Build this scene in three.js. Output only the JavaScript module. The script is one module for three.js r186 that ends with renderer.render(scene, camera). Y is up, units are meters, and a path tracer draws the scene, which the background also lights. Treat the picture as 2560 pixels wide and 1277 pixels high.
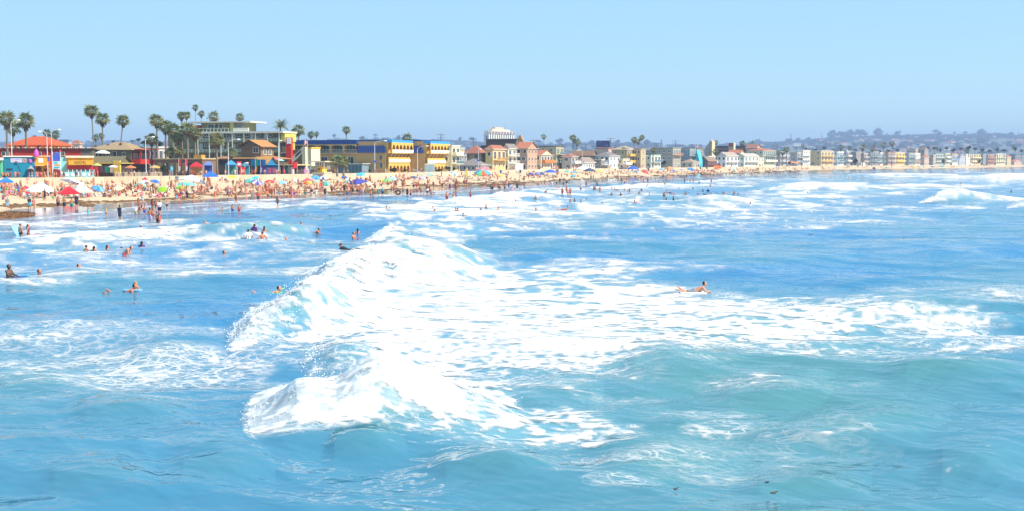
import * as THREE from 'three';
import { mergeGeometries } from 'three/addons/utils/BufferGeometryUtils.js';
import { RoundedBoxGeometry } from 'three/addons/geometries/RoundedBoxGeometry.js';

// ---------------------------------------------------------------- camera, sky, sun, exposure
const W = 2560, H = 1277, FOC = 3000, EYE = 6.4, HORIZON = 407;
const scene = new THREE.Scene();
const camera = new THREE.PerspectiveCamera(2 * Math.atan(H / 2 / FOC) * 180 / Math.PI, W / H, 0.5, 20000);
const PITCH = Math.atan((H / 2 - HORIZON) / FOC), cP = Math.cos(PITCH), sP = Math.sin(PITCH);
camera.position.set(0, EYE, 0);
camera.rotation.set(-PITCH, 0, 0);
const renderer = new THREE.WebGLRenderer({ antialias: true });
renderer.setSize(1024, 510);
renderer.toneMapping = THREE.LinearToneMapping;
renderer.toneMappingExposure = 2.0;
renderer.shadowMap.enabled = true;
const SUN = new THREE.Vector3(0.70, 0.74, 0.28).normalize();   // late afternoon, over the sea on the right
{
  const w = 256, h = 128, a = new Float32Array(w * h * 4), k = 1 / 2.0;
  const lerp3 = (p, q, t) => p.map((v, i) => v + (q[i] - v) * t);
  const stops = [[0, [0.84, 1.14, 1.20]], [2.5, [0.65, 1.0, 1.14]], [6, [0.48, 0.83, 1.06]], [16, [0.345, 0.71, 1.0]], [40, [0.33, 0.66, 1.0]], [90, [0.26, 0.54, 0.94]]];
  for (let j = 0; j < h; j++) for (let i = 0; i < w; i++) {
    const el = ((j + 0.5) / h - 0.5) * 180, az = ((i + 0.5) / w - 0.5) * 2 * Math.PI;
    let c;
    if (el <= 0) c = [0.42, 0.66, 0.86];
    else { let s = 0; while (s < stops.length - 2 && el > stops[s + 1][0]) s++; c = lerp3(stops[s][1], stops[s + 1][1], Math.min(1, (el - stops[s][0]) / (stops[s + 1][0] - stops[s][0]))); }
    const e = el * Math.PI / 180, d = Math.cos(e) * Math.cos(az) * SUN.x + Math.sin(e) * SUN.y + Math.cos(e) * Math.sin(az) * SUN.z;
    const g = 0.55 * Math.exp((d - 1) * 14) * (el > 0 ? 1 : 0);
    const o = (j * w + i) * 4;
    a[o] = (c[0] + g) * k; a[o + 1] = (c[1] + g * 0.95) * k; a[o + 2] = (c[2] + g * 0.85) * k; a[o + 3] = 1;
  }
  const t = new THREE.DataTexture(a, w, h, THREE.RGBAFormat, THREE.FloatType);
  t.mapping = THREE.EquirectangularReflectionMapping; t.magFilter = t.minFilter = THREE.LinearFilter; t.needsUpdate = true;
  scene.background = t; scene.environment = t;
}
const sun = new THREE.DirectionalLight(0xfff1dc, 3.5);
sun.name = 'sun';
sun.position.copy(SUN).multiplyScalar(900).add(new THREE.Vector3(-20, 0, -250));
sun.target.position.set(-20, 0, -250); scene.add(sun.target);
sun.castShadow = true;
Object.assign(sun.shadow.camera, { left: -420, right: 420, top: 420, bottom: -420, near: 10, far: 2500 });
sun.shadow.mapSize.set(4096, 4096);
scene.add(sun);
scene.fog = new THREE.FogExp2(0xbed8ff, 0.0002);

// ---------------------------------------------------------------- small helpers
let seed = 12345;
const rnd = () => { seed = (seed + 0x6D2B79F5) | 0; let t = Math.imul(seed ^ (seed >>> 15), 1 | seed); t = (t + Math.imul(t ^ (t >>> 7), 61 | t)) ^ t; return ((t ^ (t >>> 14)) >>> 0) / 4294967296; };
const rr = (a, b) => a + (b - a) * rnd();
const pick = (a) => a[Math.floor(rnd() * a.length)];
const clamp = (v, a = 0, b = 1) => v < a ? a : v > b ? b : v;
const sstep = (a, b, v) => { const t = clamp((v - a) / (b - a)); return t * t * (3 - 2 * t); };
const lerp = (a, b, t) => a + (b - a) * t;
const PERM = new Uint16Array(1024); { const p = Array.from({ length: 512 }, (_, i) => i); for (let i = 511; i > 0; i--) { const j = Math.floor(rnd() * (i + 1)); [p[i], p[j]] = [p[j], p[i]]; } for (let i = 0; i < 1024; i++) PERM[i] = p[i & 511]; }
const GX = new Float32Array(512), GY = new Float32Array(512); for (let i = 0; i < 512; i++) { const t = rnd() * 6.2832; GX[i] = Math.cos(t); GY[i] = Math.sin(t); }
function noise(x, y) {   // gradient noise, about -0.7 .. 0.7
  const xi = Math.floor(x), yi = Math.floor(y), fx = x - xi, fy = y - yi, X = xi & 511, Y = yi & 511;
  const u = fx * fx * fx * (fx * (fx * 6 - 15) + 10), v = fy * fy * fy * (fy * (fy * 6 - 15) + 10);
  const g = (a, b, px, py) => { const h = PERM[PERM[a & 511] + (b & 511)]; return GX[h] * px + GY[h] * py; };
  const p = g(X, Y, fx, fy), q = g(X + 1, Y, fx - 1, fy), r = g(X, Y + 1, fx, fy - 1), s = g(X + 1, Y + 1, fx - 1, fy - 1);
  return lerp(lerp(p, q, u), lerp(r, s, u), v);
}
const fbm = (x, y, n = 4) => { let a = 0, w = 0.5; for (let i = 0; i < n; i++) { a += w * noise(x, y); x = x * 2.03 + 17.1; y = y * 2.03 - 9.7; w *= 0.5; } return a; };
const ridged = (x, y, n = 4) => { let a = 0, w = 0.5; for (let i = 0; i < n; i++) { a += w * (1 - 2.2 * Math.abs(noise(x, y))); x = x * 2.1 + 5.3; y = y * 2.1 + 8.1; w *= 0.5; } return a; };

// a pixel of the photograph -> a ray, and the point on it at a distance D (metres along -z) or on a level
const ray = (px, py) => { const a = (px - W / 2) / FOC, b = -(py - H / 2) / FOC; return [a, b * cP - sP, b * sP + cP]; };
const at = (px, py, D) => { const r = ray(px, py); return new THREE.Vector3(r[0] * D / r[2], EYE + r[1] * D / r[2], -D); };
const onLevel = (px, py, el = 0) => { const r = ray(px, py), t = (el - EYE) / r[1]; return [r[0] * t, r[2] * t]; };   // [x, D]
const pxOf = (x, y, D) => { const dy = y - EYE, f = -dy * sP + D * cP, u = dy * cP + D * sP; return [W / 2 + FOC * x / f, H / 2 - FOC * u / f]; };
const slopeOf = (px) => (px - W / 2) / FOC / cP;     // x / D near the horizon
function spline(points) {   // monotone-ish piecewise cubic through [t, v]
  const n = points.length, m = [];
  for (let i = 0; i < n; i++) { const a = points[Math.max(0, i - 1)], b = points[Math.min(n - 1, i + 1)]; m[i] = (b[1] - a[1]) / (b[0] - a[0]); }
  return (t) => {
    if (t <= points[0][0]) return points[0][1] + m[0] * (t - points[0][0]);
    if (t >= points[n - 1][0]) return points[n - 1][1] + m[n - 1] * (t - points[n - 1][0]);
    let i = 0; while (t > points[i + 1][0]) i++;
    const [t0, v0] = points[i], [t1, v1] = points[i + 1], h = t1 - t0, s = (t - t0) / h, s2 = s * s, s3 = s2 * s;
    return v0 * (2 * s3 - 3 * s2 + 1) + m[i] * h * (s3 - 2 * s2 + s) + v1 * (3 * s2 - 2 * s3) + m[i + 1] * h * (s3 - s2);
  };
}
// the shore: x of the waterline, x of the sea wall and level of the land behind it, each at a distance D
const shoreX = spline([[60, -78], [110, -62], [136, -57.5], [156, -56], [183, -53.6], [202, -45.8], [226, -36], [249, -23], [305, -8.1], [356, 14.2], [446, 47.6], [549, 95], [698, 167], [873, 268], [1097, 410], [1371, 585], [1800, 860]]);
const wallX = spline([[180, -215], [230, -158], [272, -116], [315, -71], [375, -35], [470, 3.1], [530, 38.9], [660, 114], [840, 215.6], [1120, 380.8], [1500, 640], [1900, 910]]);
const wallY = spline([[100, 2.6], [272, 2.6], [315, 2.88], [375, 2.96], [470, 3.3], [530, 3.5], [660, 3.6], [840, 3.9], [1120, 3.6], [1500, 3.1], [3000, 3.0]]);
function beachY(x, D) {    // level of the sand
  const a = shoreX(D), b = wallX(D), u = (a - x) / Math.max(8, a - b);
  if (u < 0) return Math.max(-2.2, u * (a - b) * 0.035);
  const base = wallY(D) - lerp(1.1, 0.5, sstep(300, 560, D));
  return base * (1 - Math.pow(1 - Math.min(u, 1), 1.6)) + 0.06 * noise(x * 0.3, D * 0.3) * sstep(0.1, 0.25, u);
}
const landY = (x, D) => wallY(D);
// where the ray of a pixel meets the sand / the promenade
function onSand(px, py) {
  const r = ray(px, py); let lo = 60, hi = 3000;
  for (let D = 80; D < 2600; D *= 1.01) { const x = r[0] * D / r[2], y = EYE + r[1] * D / r[2]; const g = Math.max(-0.25, beachY(x, D)); if (y <= g) { hi = D; lo = D / 1.01; break; } }
  for (let k = 0; k < 12; k++) { const D = (lo + hi) / 2, x = r[0] * D / r[2], y = EYE + r[1] * D / r[2]; if (y <= Math.max(-0.25, beachY(x, D))) hi = D; else lo = D; }
  return [r[0] * hi / r[2], Math.max(-0.25, beachY(r[0] * hi / r[2], hi)), hi];
}
// distance of the sea wall as seen through a column of pixels
function wallD(px) { const k = slopeOf(px); let lo = 200, hi = 2600; for (let i = 0; i < 40; i++) { const D = (lo + hi) / 2; if (wallX(D) > k * D) hi = D; else lo = D; } return (lo + hi) / 2; }

const used = new Map();
function numbered(name) { const n = used.get(name) || 0; used.set(name, n + 1); return n ? name + '_' + String(n).padStart(3, '0') : name; }
function tag(o, label, category, group, kind) { if (label) o.userData.label = label; if (category) o.userData.category = category; if (group) o.userData.group = group; if (kind) o.userData.kind = kind; return o; }
function thing(name, pos, turn, label, category, group) { const o = new THREE.Group(); o.name = numbered(name); o.position.copy(pos); o.rotation.y = turn || 0; scene.add(o); return tag(o, label, category, group); }
function part(name, geo, m, parent) { const o = new THREE.Mesh(geo, m); o.name = name; o.castShadow = o.receiveShadow = true; parent.add(o); return o; }
function solo(name, geo, m, label, category, group, kind) { const o = new THREE.Mesh(geo, m); o.name = numbered(name); o.castShadow = o.receiveShadow = true; scene.add(o); return tag(o, label, category, group, kind); }
const V3 = (x, y, z) => new THREE.Vector3(x, y, z);
const col = (c) => Array.isArray(c) ? new THREE.Color().setRGB(c[0], c[1], c[2]) : new THREE.Color(c);
const matCache = new Map();
function M(c, rough = 0.8, extra) {
  const key = JSON.stringify([c, rough, extra && Object.keys(extra)]);
  if (!matCache.has(key)) { const m = new THREE.MeshStandardMaterial({ color: col(c), roughness: rough, side: THREE.DoubleSide, ...extra }); matCache.set(key, m); }
  return matCache.get(key);
}
// geometry pieces
const box = (w, h, d, x = 0, y = 0, z = 0) => new THREE.BoxGeometry(w, h, d).translate(x, y, z);
const cyl = (r0, r1, h, x = 0, y = 0, z = 0, n = 10) => new THREE.CylinderGeometry(r1, r0, h, n).translate(x, y + h / 2, z);
function bar(a, b, r, n = 6, r2 = r) { const d = V3().subVectors(b, a), g = new THREE.CylinderGeometry(r2, r, d.length(), n); g.applyQuaternion(new THREE.Quaternion().setFromUnitVectors(V3(0, 1, 0), d.clone().normalize())); return g.translate((a.x + b.x) / 2, (a.y + b.y) / 2, (a.z + b.z) / 2); }
const join = (list) => mergeGeometries(list.map((g) => { const q = g.index ? g.toNonIndexed() : g; for (const k of Object.keys(q.attributes)) if (!['position', 'normal', 'uv'].includes(k)) q.deleteAttribute(k); return q; }));
function tris(list) { const p = []; for (const t of list) for (const v of t) p.push(v.x, v.y, v.z); const g = new THREE.BufferGeometry(); g.setAttribute('position', new THREE.Float32BufferAttribute(p, 3)); g.setAttribute('uv', new THREE.Float32BufferAttribute(new Float32Array(p.length / 3 * 2), 2)); g.computeVertexNormals(); return g; }
const quads = (list) => tris(list.flatMap(([a, b, c, d]) => [[a, b, c], [a, c, d]]));
function canvasTex(w, h, draw, srgb = true) { const c = document.createElement('canvas'); c.width = w; c.height = h; draw(c.getContext('2d'), w, h); const t = new THREE.CanvasTexture(c); if (srgb) t.colorSpace = THREE.SRGBColorSpace; t.wrapS = t.wrapT = THREE.RepeatWrapping; return t; }

// ---------------------------------------------------------------- the sea
// breaking waves: the line of each crest as seen ([column, row] of its top), the distance of its crest left to right, how far its front and back reach
const CRESTS = [
  { p: [[545, 1085], [575, 1050], [640, 1000], [740, 940], [835, 938], [950, 866], [1050, 908], [1150, 960], [1290, 1012], [1500, 1062]], d: [29.6, 31.2, 30.6], f: 1.9, b: 2.6, foam: [540, 1300], foot: 1.0, rough: 0.65 },
  { p: [[520, 880], [560, 850], [620, 806], [700, 760], [790, 703], [850, 735], [930, 770], [1040, 800]], d: [42, 47, 49], f: 2.2, b: 4, foam: [520, 745], foot: 1.2, rough: 1 },
  { p: [[740, 884], [830, 862], [880, 857], [980, 872], [1100, 890], [1200, 906]], d: [39, 39.5, 40], f: 1.8, b: 2.2, foam: [560, 800], foot: 1.1, rough: 0.6, den: 0.8 },
  { p: [[700, 745], [780, 684], [850, 641], [930, 618], [1000, 596], [1080, 599], [1150, 622], [1260, 655]], d: [58, 71, 75], f: 6, b: 6, foam: [690, 1025], foot: 1.25, rough: 1 },
  { p: [[888, 600], [940, 575], [990, 557], [1050, 572], [1120, 583], [1240, 594]], d: [101, 105, 106], f: 4.5, b: 8, foam: [880, 985], foot: 1.1, rough: 0.8 },
  { p: [[-60, 612], [120, 600], [250, 589], [330, 581], [470, 574], [540, 563], [640, 556], [770, 565], [830, 572]], d: [93, 103, 108], f: 3.2, b: 6, foam: [-80, 480], foot: 0.9, rough: 0.4, den: 0.85 },
  { p: [[560, 575], [600, 560], [680, 556], [760, 566], [800, 572]], d: [107, 108, 108], f: 2.6, b: 5, foam: [595, 770], foot: 0.6, rough: 0.3, den: 0.8 },
  { p: [[-60, 700], [60, 690], [190, 668], [290, 682], [420, 700]], d: [68, 70, 70], f: 3.5, b: 6, foam: [120, 330], foot: 0.5, rough: 0.2, den: 0.6 },
  { p: [[-80, 725], [60, 716], [220, 720], [420, 732], [560, 745]], d: [62, 61, 60], f: 4, b: 5, foam: null },
  { p: [[2280, 508], [2330, 486], [2385, 471], [2440, 475], [2500, 489], [2580, 498]], d: [196, 204, 206], f: 6, b: 10, foam: [2270, 2425], foot: 1.2, rough: 1 },
  { p: [[2500, 518], [2540, 503], [2600, 492], [2680, 490]], d: [178, 180, 182], f: 6, b: 9, foam: [2490, 2700], foot: 1.1, rough: 1 },
  { p: [[2280, 572], [2380, 558], [2445, 541], [2500, 556], [2580, 575]], d: [132, 132, 130], f: 7, b: 9, foam: null },
  { p: [[2380, 640], [2480, 610], [2560, 583], [2660, 562], [2760, 580]], d: [108, 107, 106], f: 7, b: 9, foam: null },
  { p: [[1500, 910], [1600, 896], [1690, 884], [1800, 900], [1950, 915]], d: [37.5, 38, 38], f: 2, b: 3, foam: null },
  { p: [[1430, 1140], [1560, 1105], [1665, 1092], [1780, 1110], [1950, 1135]], d: [26, 26.4, 26.4], f: 1.4, b: 2.2, foam: null },
  { p: [[1890, 478], [1960, 466], [2060, 462], [2160, 466], [2260, 476]], d: [285, 290, 285], f: 9, b: 16, foam: [1890, 2200], foot: 0.8, rough: 0.6 },
  { p: [[1880, 462], [1910, 457], [1960, 460], [2060, 459], [2200, 462]], d: [345, 345, 345], f: 9, b: 16, foam: [1900, 2200], foot: 0.4, rough: 0.4 },
  { p: [[1660, 512], [1730, 494], [1800, 487], [1860, 494], [1960, 510]], d: [192, 194, 194], f: 5, b: 9, foam: [1670, 1900], foot: 0.6, rough: 0.5 },
  { p: [[2080, 440], [2160, 434], [2240, 433], [2330, 436], [2420, 440]], d: [560, 590, 590], f: 14, b: 30, foam: [2080, 2400], foot: 1, rough: 0.6 },
  { p: [[2340, 447], [2440, 436], [2520, 434], [2640, 440]], d: [420, 430, 430], f: 12, b: 24, foam: [2340, 2640], foot: 1, rough: 0.6 },
];
// low unbroken swells near the pier: column, half width, distance, height
for (const [px, hw, D, h] of [[920, 150, 27.2, 0.3], [330, 210, 31, 0.3], [120, 200, 35.5, 0.3], [560, 190, 25, 0.28], [250, 220, 23.6, 0.26], [1250, 230, 25.2, 0.3], [2200, 260, 29.5, 0.32], [2420, 240, 36, 0.34], [1950, 200, 33, 0.3], [2050, 230, 24.2, 0.28], [2480, 180, 25.8, 0.28], [1400, 170, 33.5, 0.22], [430, 160, 41, 0.3], [2250, 260, 50, 0.34], [1900, 300, 78, 0.35], [2300, 260, 96, 0.4], [1500, 260, 92, 0.35]]) {
  const y = (q) => HORIZON + (EYE - q) * FOC / D; CRESTS.push({ p: [[px - hw, y(0)], [px - hw * 0.45, y(h * 0.7)], [px, y(h)], [px + hw * 0.4, y(h * 0.75)], [px + hw, y(0)]], d: [D - 0.4, D, D + 0.3], f: 1.1 * D / 30, b: 2.2 * D / 30, foam: null });
}
for (const c of CRESTS) {
  const x0 = c.p[0][0], x1 = c.p[c.p.length - 1][0], top = spline(c.p);
  const dist = (px) => { const t = clamp((px - x0) / (x1 - x0)); return t < 0.5 ? lerp(c.d[0], c.d[1], t * 2) : lerp(c.d[1], c.d[2], t * 2 - 1); };
  // crest as world samples over the slope x / D
  c.k0 = slopeOf(x0); c.k1 = slopeOf(x1);
  c.at = (k) => { const px = W / 2 + k * FOC * cP, D = dist(px), e = Math.min(1, Math.min((px - x0) / (x1 - x0), (x1 - px) / (x1 - x0)) * 5); return [D, Math.max(0, at(px, top(px), D).y) * clamp(e)]; };
  c.fk = c.foam ? c.foam.map(slopeOf) : null;
  c.dmin = Math.min(...c.d) - c.f * 4; c.dmax = Math.max(...c.d) + c.b * 4;
}
// bores that have run far in: their foot seen on the water, foam behind (seaward)
const BORES = [
  { p: [[880, 548], [940, 537], [1000, 523], [1100, 508], [1210, 495], [1300, 482], [1350, 474]], h: 0.55, w: 26, den: 0.95 },
  { p: [[1320, 478], [1400, 474], [1480, 472], [1560, 466], [1640, 460], [1760, 455]], h: 0.4, w: 30, den: 0.85 },
  { p: [[1720, 456], [1850, 451], [1990, 446], [2120, 440], [2250, 434]], h: 0.4, w: 26, den: 0.75 },
].map((b) => { const q = b.p.map(([x, y]) => onLevel(x, y)); return { ...b, q: q.map(([x, D]) => [D, x]), X: spline(q.map(([x, D]) => [D, x])), d0: q[0][1], d1: q[q.length - 1][1] }; });
// patches of foam lying on the water: [column, row, half width, half height, density]
const PATCHES = [
  [1250, 775, 430, 105, 1.2], [1000, 760, 300, 90, 1.3], [830, 780, 150, 60, 1.2], [1500, 775, 420, 75, 1.1], [1850, 800, 380, 62, 0.92], [2180, 795, 330, 48, 0.68], [2420, 840, 200, 35, 0.5], [1080, 685, 210, 34, 1], [1350, 690, 260, 24, 0.8], [1580, 674, 260, 14, 0.45],
  [1330, 858, 300, 34, 0.55], [1040, 838, 170, 36, 0.6], [1750, 864, 480, 24, 0.45], [2080, 872, 300, 18, 0.4], [1150, 920, 200, 32, 0.22], [1320, 950, 190, 26, 0.2], [2380, 740, 260, 22, 0.3], [880, 780, 180, 45, 1],
  [1250, 1045, 240, 46, 0.9], [1080, 1000, 120, 50, 0.95], [1450, 1066, 140, 24, 0.72], [1520, 985, 150, 10, 0.22], [1730, 1030, 150, 13, 0.24], [1790, 1062, 80, 14, 0.42],
  [1560, 1137, 120, 14, 0.26], [1680, 1120, 150, 18, 0.22], [1560, 1196, 90, 14, 0.26], [2000, 1100, 420, 55, 0.13], [2220, 1076, 130, 7, 0.26], [1800, 1160, 200, 30, 0.14], [2350, 1120, 220, 30, 0.14], [1950, 960, 300, 20, 0.15], [1650, 905, 180, 18, 0.28],
  [150, 832, 260, 32, 0.30], [420, 832, 160, 14, 0.23], [250, 902, 340, 40, 0.33], [490, 906, 140, 26, 0.36], [90, 932, 150, 18, 0.26], [570, 930, 100, 18, 0.23], [610, 895, 100, 18, 0.29], [300, 985, 220, 14, 0.12], [150, 1090, 220, 14, 0.09], [480, 1110, 120, 12, 0.14],
  [150, 652, 300, 24, 0.36], [450, 642, 340, 28, 0.32], [640, 668, 300, 20, 0.33], [300, 690, 300, 12, 0.36], [60, 622, 260, 15, 0.70], [350, 602, 230, 13, 0.65], [80, 706, 130, 9, 0.43], [250, 688, 150, 13, 0.45], [700, 610, 260, 12, 0.36], [650, 595, 150, 6, 0.36],
  [1140, 528, 210, 18, 0.8], [1400, 520, 340, 24, 0.66], [1680, 528, 320, 26, 0.5], [1300, 498, 160, 12, 0.7], [1940, 545, 320, 22, 0.32], [1140, 580, 120, 10, 0.9], [1080, 606, 90, 5, 0.6], [1400, 560, 300, 14, 0.3], [1450, 600, 260, 8, 0.22],
  [1600, 492, 160, 7, 0.4], [1960, 502, 170, 14, 0.55], [2100, 478, 190, 9, 0.7], [2250, 466, 220, 7, 0.62], [2320, 451, 300, 5, 0.6], [2470, 444, 130, 7, 0.8], [2160, 441, 150, 3, 0.7], [2220, 522, 160, 5, 0.3], [1760, 466, 160, 3, 0.5], [1950, 450, 160, 2.4, 0.6], [2510, 432, 100, 2.5, 0.6], [2480, 500, 120, 6, 0.8], [2400, 520, 60, 4, 0.5],
  [2330, 470, 110, 5, 0.6], [2060, 492, 140, 5, 0.6], [1250, 640, 300, 8, 0.18], [2000, 620, 500, 25, 0.08], [2300, 640, 300, 20, 0.07],
  [100, 562, 170, 8, 0.5], [330, 556, 150, 5, 0.32], [760, 508, 160, 10, 0.42], [640, 522, 120, 7, 0.35], [900, 516, 110, 5, 0.3], [1020, 499, 60, 2, 0.7], [500, 530, 160, 6, 0.25], [250, 618, 70, 8, 0.85], [130, 580, 150, 4, 0.4],
].map(([px, py, rx, ry, d]) => { const [x, D] = onLevel(px, py), k = D / FOC; return { x, D, rx: rx * k, ry: ry * D * D / (EYE * FOC), d, s: x / D }; });
// small waves: wavelength, angle of travel, height
const RIPPLES = []; for (let i = 0; i < 22; i++) { const L = 1.1 * Math.pow(1.165, i), a = Math.PI * 1.42 + rr(-0.85, 0.75); RIPPLES.push([6.2832 / L * Math.cos(a), 6.2832 / L * Math.sin(a), 0.0085 * Math.pow(L, 0.9) * (L > 3 ? 3.1 : 2.6), rnd() * 6.28, L]); }

const seaOut = { y: 0, foam: 0, green: 0, air: 0, rough: 0 };
function sea(x, D) {
  const shore = x - shoreX(D), calm = 0.12 + 0.88 * sstep(0, 38, shore);
  const wx = x + 1.3 * noise(x * 0.11, D * 0.11) + 0.35 * noise(x * 0.6, D * 0.6 + 50), wD = D + 2.2 * noise(x * 0.07 + 40, D * 0.07);
  let y = 0, ri = 0; for (const [a, b, h, p, L] of RIPPLES) { ri += 11.7; if (L > D * 0.012) y += h * clamp(0.45 + 1.5 * noise(wx * 0.55 / L + ri, wD * 0.55 / L - ri), 0, 1.3) * ((1 - 0.9 * Math.abs(Math.sin((a * wx + b * wD + p) * 0.5))) * 1.4 - 0.6); }
  y *= calm * (0.75 + 0.7 * noise(x * 0.05, D * 0.03 + 7));
  y += 0.10 * calm * fbm(x * 0.16, D * 0.10, 3);
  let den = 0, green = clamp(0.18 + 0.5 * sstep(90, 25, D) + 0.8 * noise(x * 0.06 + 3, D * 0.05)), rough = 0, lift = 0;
  const k = x / D;
  for (const c of CRESTS) {
    if (D < c.dmin || D > c.dmax || k < c.k0 - 0.02 || k > c.k1 + 0.02) continue;
    const [cd, ch] = c.at(clamp(k, c.k0, c.k1)), edge = Math.min(sstep(c.k0 - 0.02, c.k0, k), 1 - sstep(c.k1, c.k1 + 0.02, k));
    const wob = noise(x * 0.6, D * 0.2) * c.f * 0.15, t = D - cd + wob;
    const hgt = ch * edge * (t < 0 ? Math.exp(-Math.pow(-t / c.f, 1.7)) : Math.exp(-Math.pow(t / c.b, 1.5)));
    lift = Math.max(lift, hgt); green += hgt * 0.8;  // taller crests greener: light through thin water put into the colour
    if (c.fk) {
      const sh = 0.011 * clamp((t + c.f) / c.f, 0, 4) + 0.016 * noise(x * 1.1, D * 0.7), e = sstep(c.fk[0] + sh - 0.006, c.fk[0] + sh + 0.006, k) * (1 - sstep(c.fk[1] - 0.02, c.fk[1] + 0.02, k));
      const f = e * sstep(-c.f * (0.6 + c.foot), -c.f * (0.25 + c.foot * 0.55), t) * (1 - 0.45 * sstep(c.b * 0.5, c.b * 2, t)) * (1 - sstep(c.b * 1.4, c.b * 3, t)) * sstep(0.02, 0.14, ch);
      den = Math.max(den, f * (c.den || 1.5)); rough = Math.max(rough, f * c.rough * sstep(0.05, 0.5, ch));
    }
  }
  y += lift;
  for (const b of BORES) {
    if (D < b.d0 - 14 || D > b.d1 + 14) continue;
    const e = sstep(b.d0 - 12, b.d0 + 8, D) * (1 - sstep(b.d1 - 12, b.d1 + 12, D)), t = x - b.X(clamp(D, b.d0, b.d1)) + 1.6 * noise(D * 0.12, 3);
    if (t < -2 || t > b.w * 1.5) continue;
    y += e * b.h * sstep(-1.2, 1.2, t) * Math.exp(-Math.max(0, t) / 9);
    const f = e * sstep(-1, 0.6, t) * (b.den * (1 - 0.75 * sstep(2, b.w, t))) * (1 - sstep(b.w, b.w * 1.5, t)) * 1.15;
    den = Math.max(den, f); rough = Math.max(rough, 0.5 * f * Math.exp(-Math.max(0, t) / 5));
  }
  for (const q of PATCHES) { const a = (x - q.x - q.s * (D - q.D)) / q.rx, b = (D - q.D) / q.ry, r = a * a + b * b; if (r < 2.6) den = Math.max(den, q.d * (1 - sstep(0.15, 2.0, r + 1.3 * fbm(a * 2.2 + q.x, b * 2.2, 3) - 0.1))); }
  // thin foam where the last wave ran up the sand
  if (shore < 14) den = Math.max(den, 0.5 * Math.exp(-Math.pow((shore - 2.2 - 1.5 * noise(D * 0.06, 1)) / 1.1, 2)) + 0.10 * sstep(14, 2, shore) + 0.45 * Math.exp(-Math.pow((shore - 8 - 3 * noise(D * 0.04, 5)) / 1.3, 2)));
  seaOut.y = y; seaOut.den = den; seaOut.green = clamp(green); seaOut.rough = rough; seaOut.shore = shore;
  return seaOut;
}
// how white the water is: thin lines and lace where there is little foam, closing up to a white sheet with gaps.
// The patterns' finest scale follows what can be told apart at that distance (as a texture's coarser levels would).
let laceOut = 0;
function foamAt(x, D, den) {
  laceOut = 0; if (den < 0.03) return 0;
  const lt = Math.min(3.1, Math.log2(13000 / (D * D))), k0 = Math.floor(lt), lat = lerp(0.75, 2.2, sstep(50, 190, D));
  let n = 0, nn = 0, lace = 0;
  const wx = x + 0.5 * noise(x * 0.31, D * 0.23), wD = D + 0.9 * noise(x * 0.27 + 9, D * 0.21);
  for (let k = k0; k > k0 - 5; k--) {
    const u = lt - k, w = Math.min(1, u) * (u > 4 ? 5 - u : 1) * (u > 2 ? 0.75 : 1), f = Math.pow(2, k), o = k * 17.3, v = noise(wx * f * lat + o, wD * f * 1.25 + o * 0.7);
    n += w * v; nn += w * w; if (u < 4) lace = Math.max(lace, w * (1 - Math.abs(noise(wx * f * lat * 0.66 - o, wD * f * 0.75 + o)) / (0.10 + 0.012 * u)));
  }
  n /= Math.sqrt(nn);            // about -0.5 .. 0.5
  const low = fbm(x * 0.13 + 4, D * 0.11, 3), l = den * (1 + 0.5 * low) + 0.5 * low * (1 - den * 0.6);
  const sheet = sstep(0.62, 0.98, l + 1.15 * n), thin = sstep(0.05, 0.42, l), gaps = 1 - 0.5 * sstep(0.02, -0.28, n);
  const far = sstep(45, 110, D); laceOut = (1 - far) * thin * (1 - sheet * 0.9) * clamp(0.35 + l * 1.1) * sstep(-0.4, 0.15, n + low);
  const v = sheet * gaps + (1 - sheet) * thin * (0.05 + 0.9 * (0.25 + 0.75 * far) * Math.max(0, lace) * sstep(-0.35, 0.1, n + low) + 0.4 * sstep(0.12, 0.36, n));
  return clamp(v) * sstep(0.02, 0.1, den);
}
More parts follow.
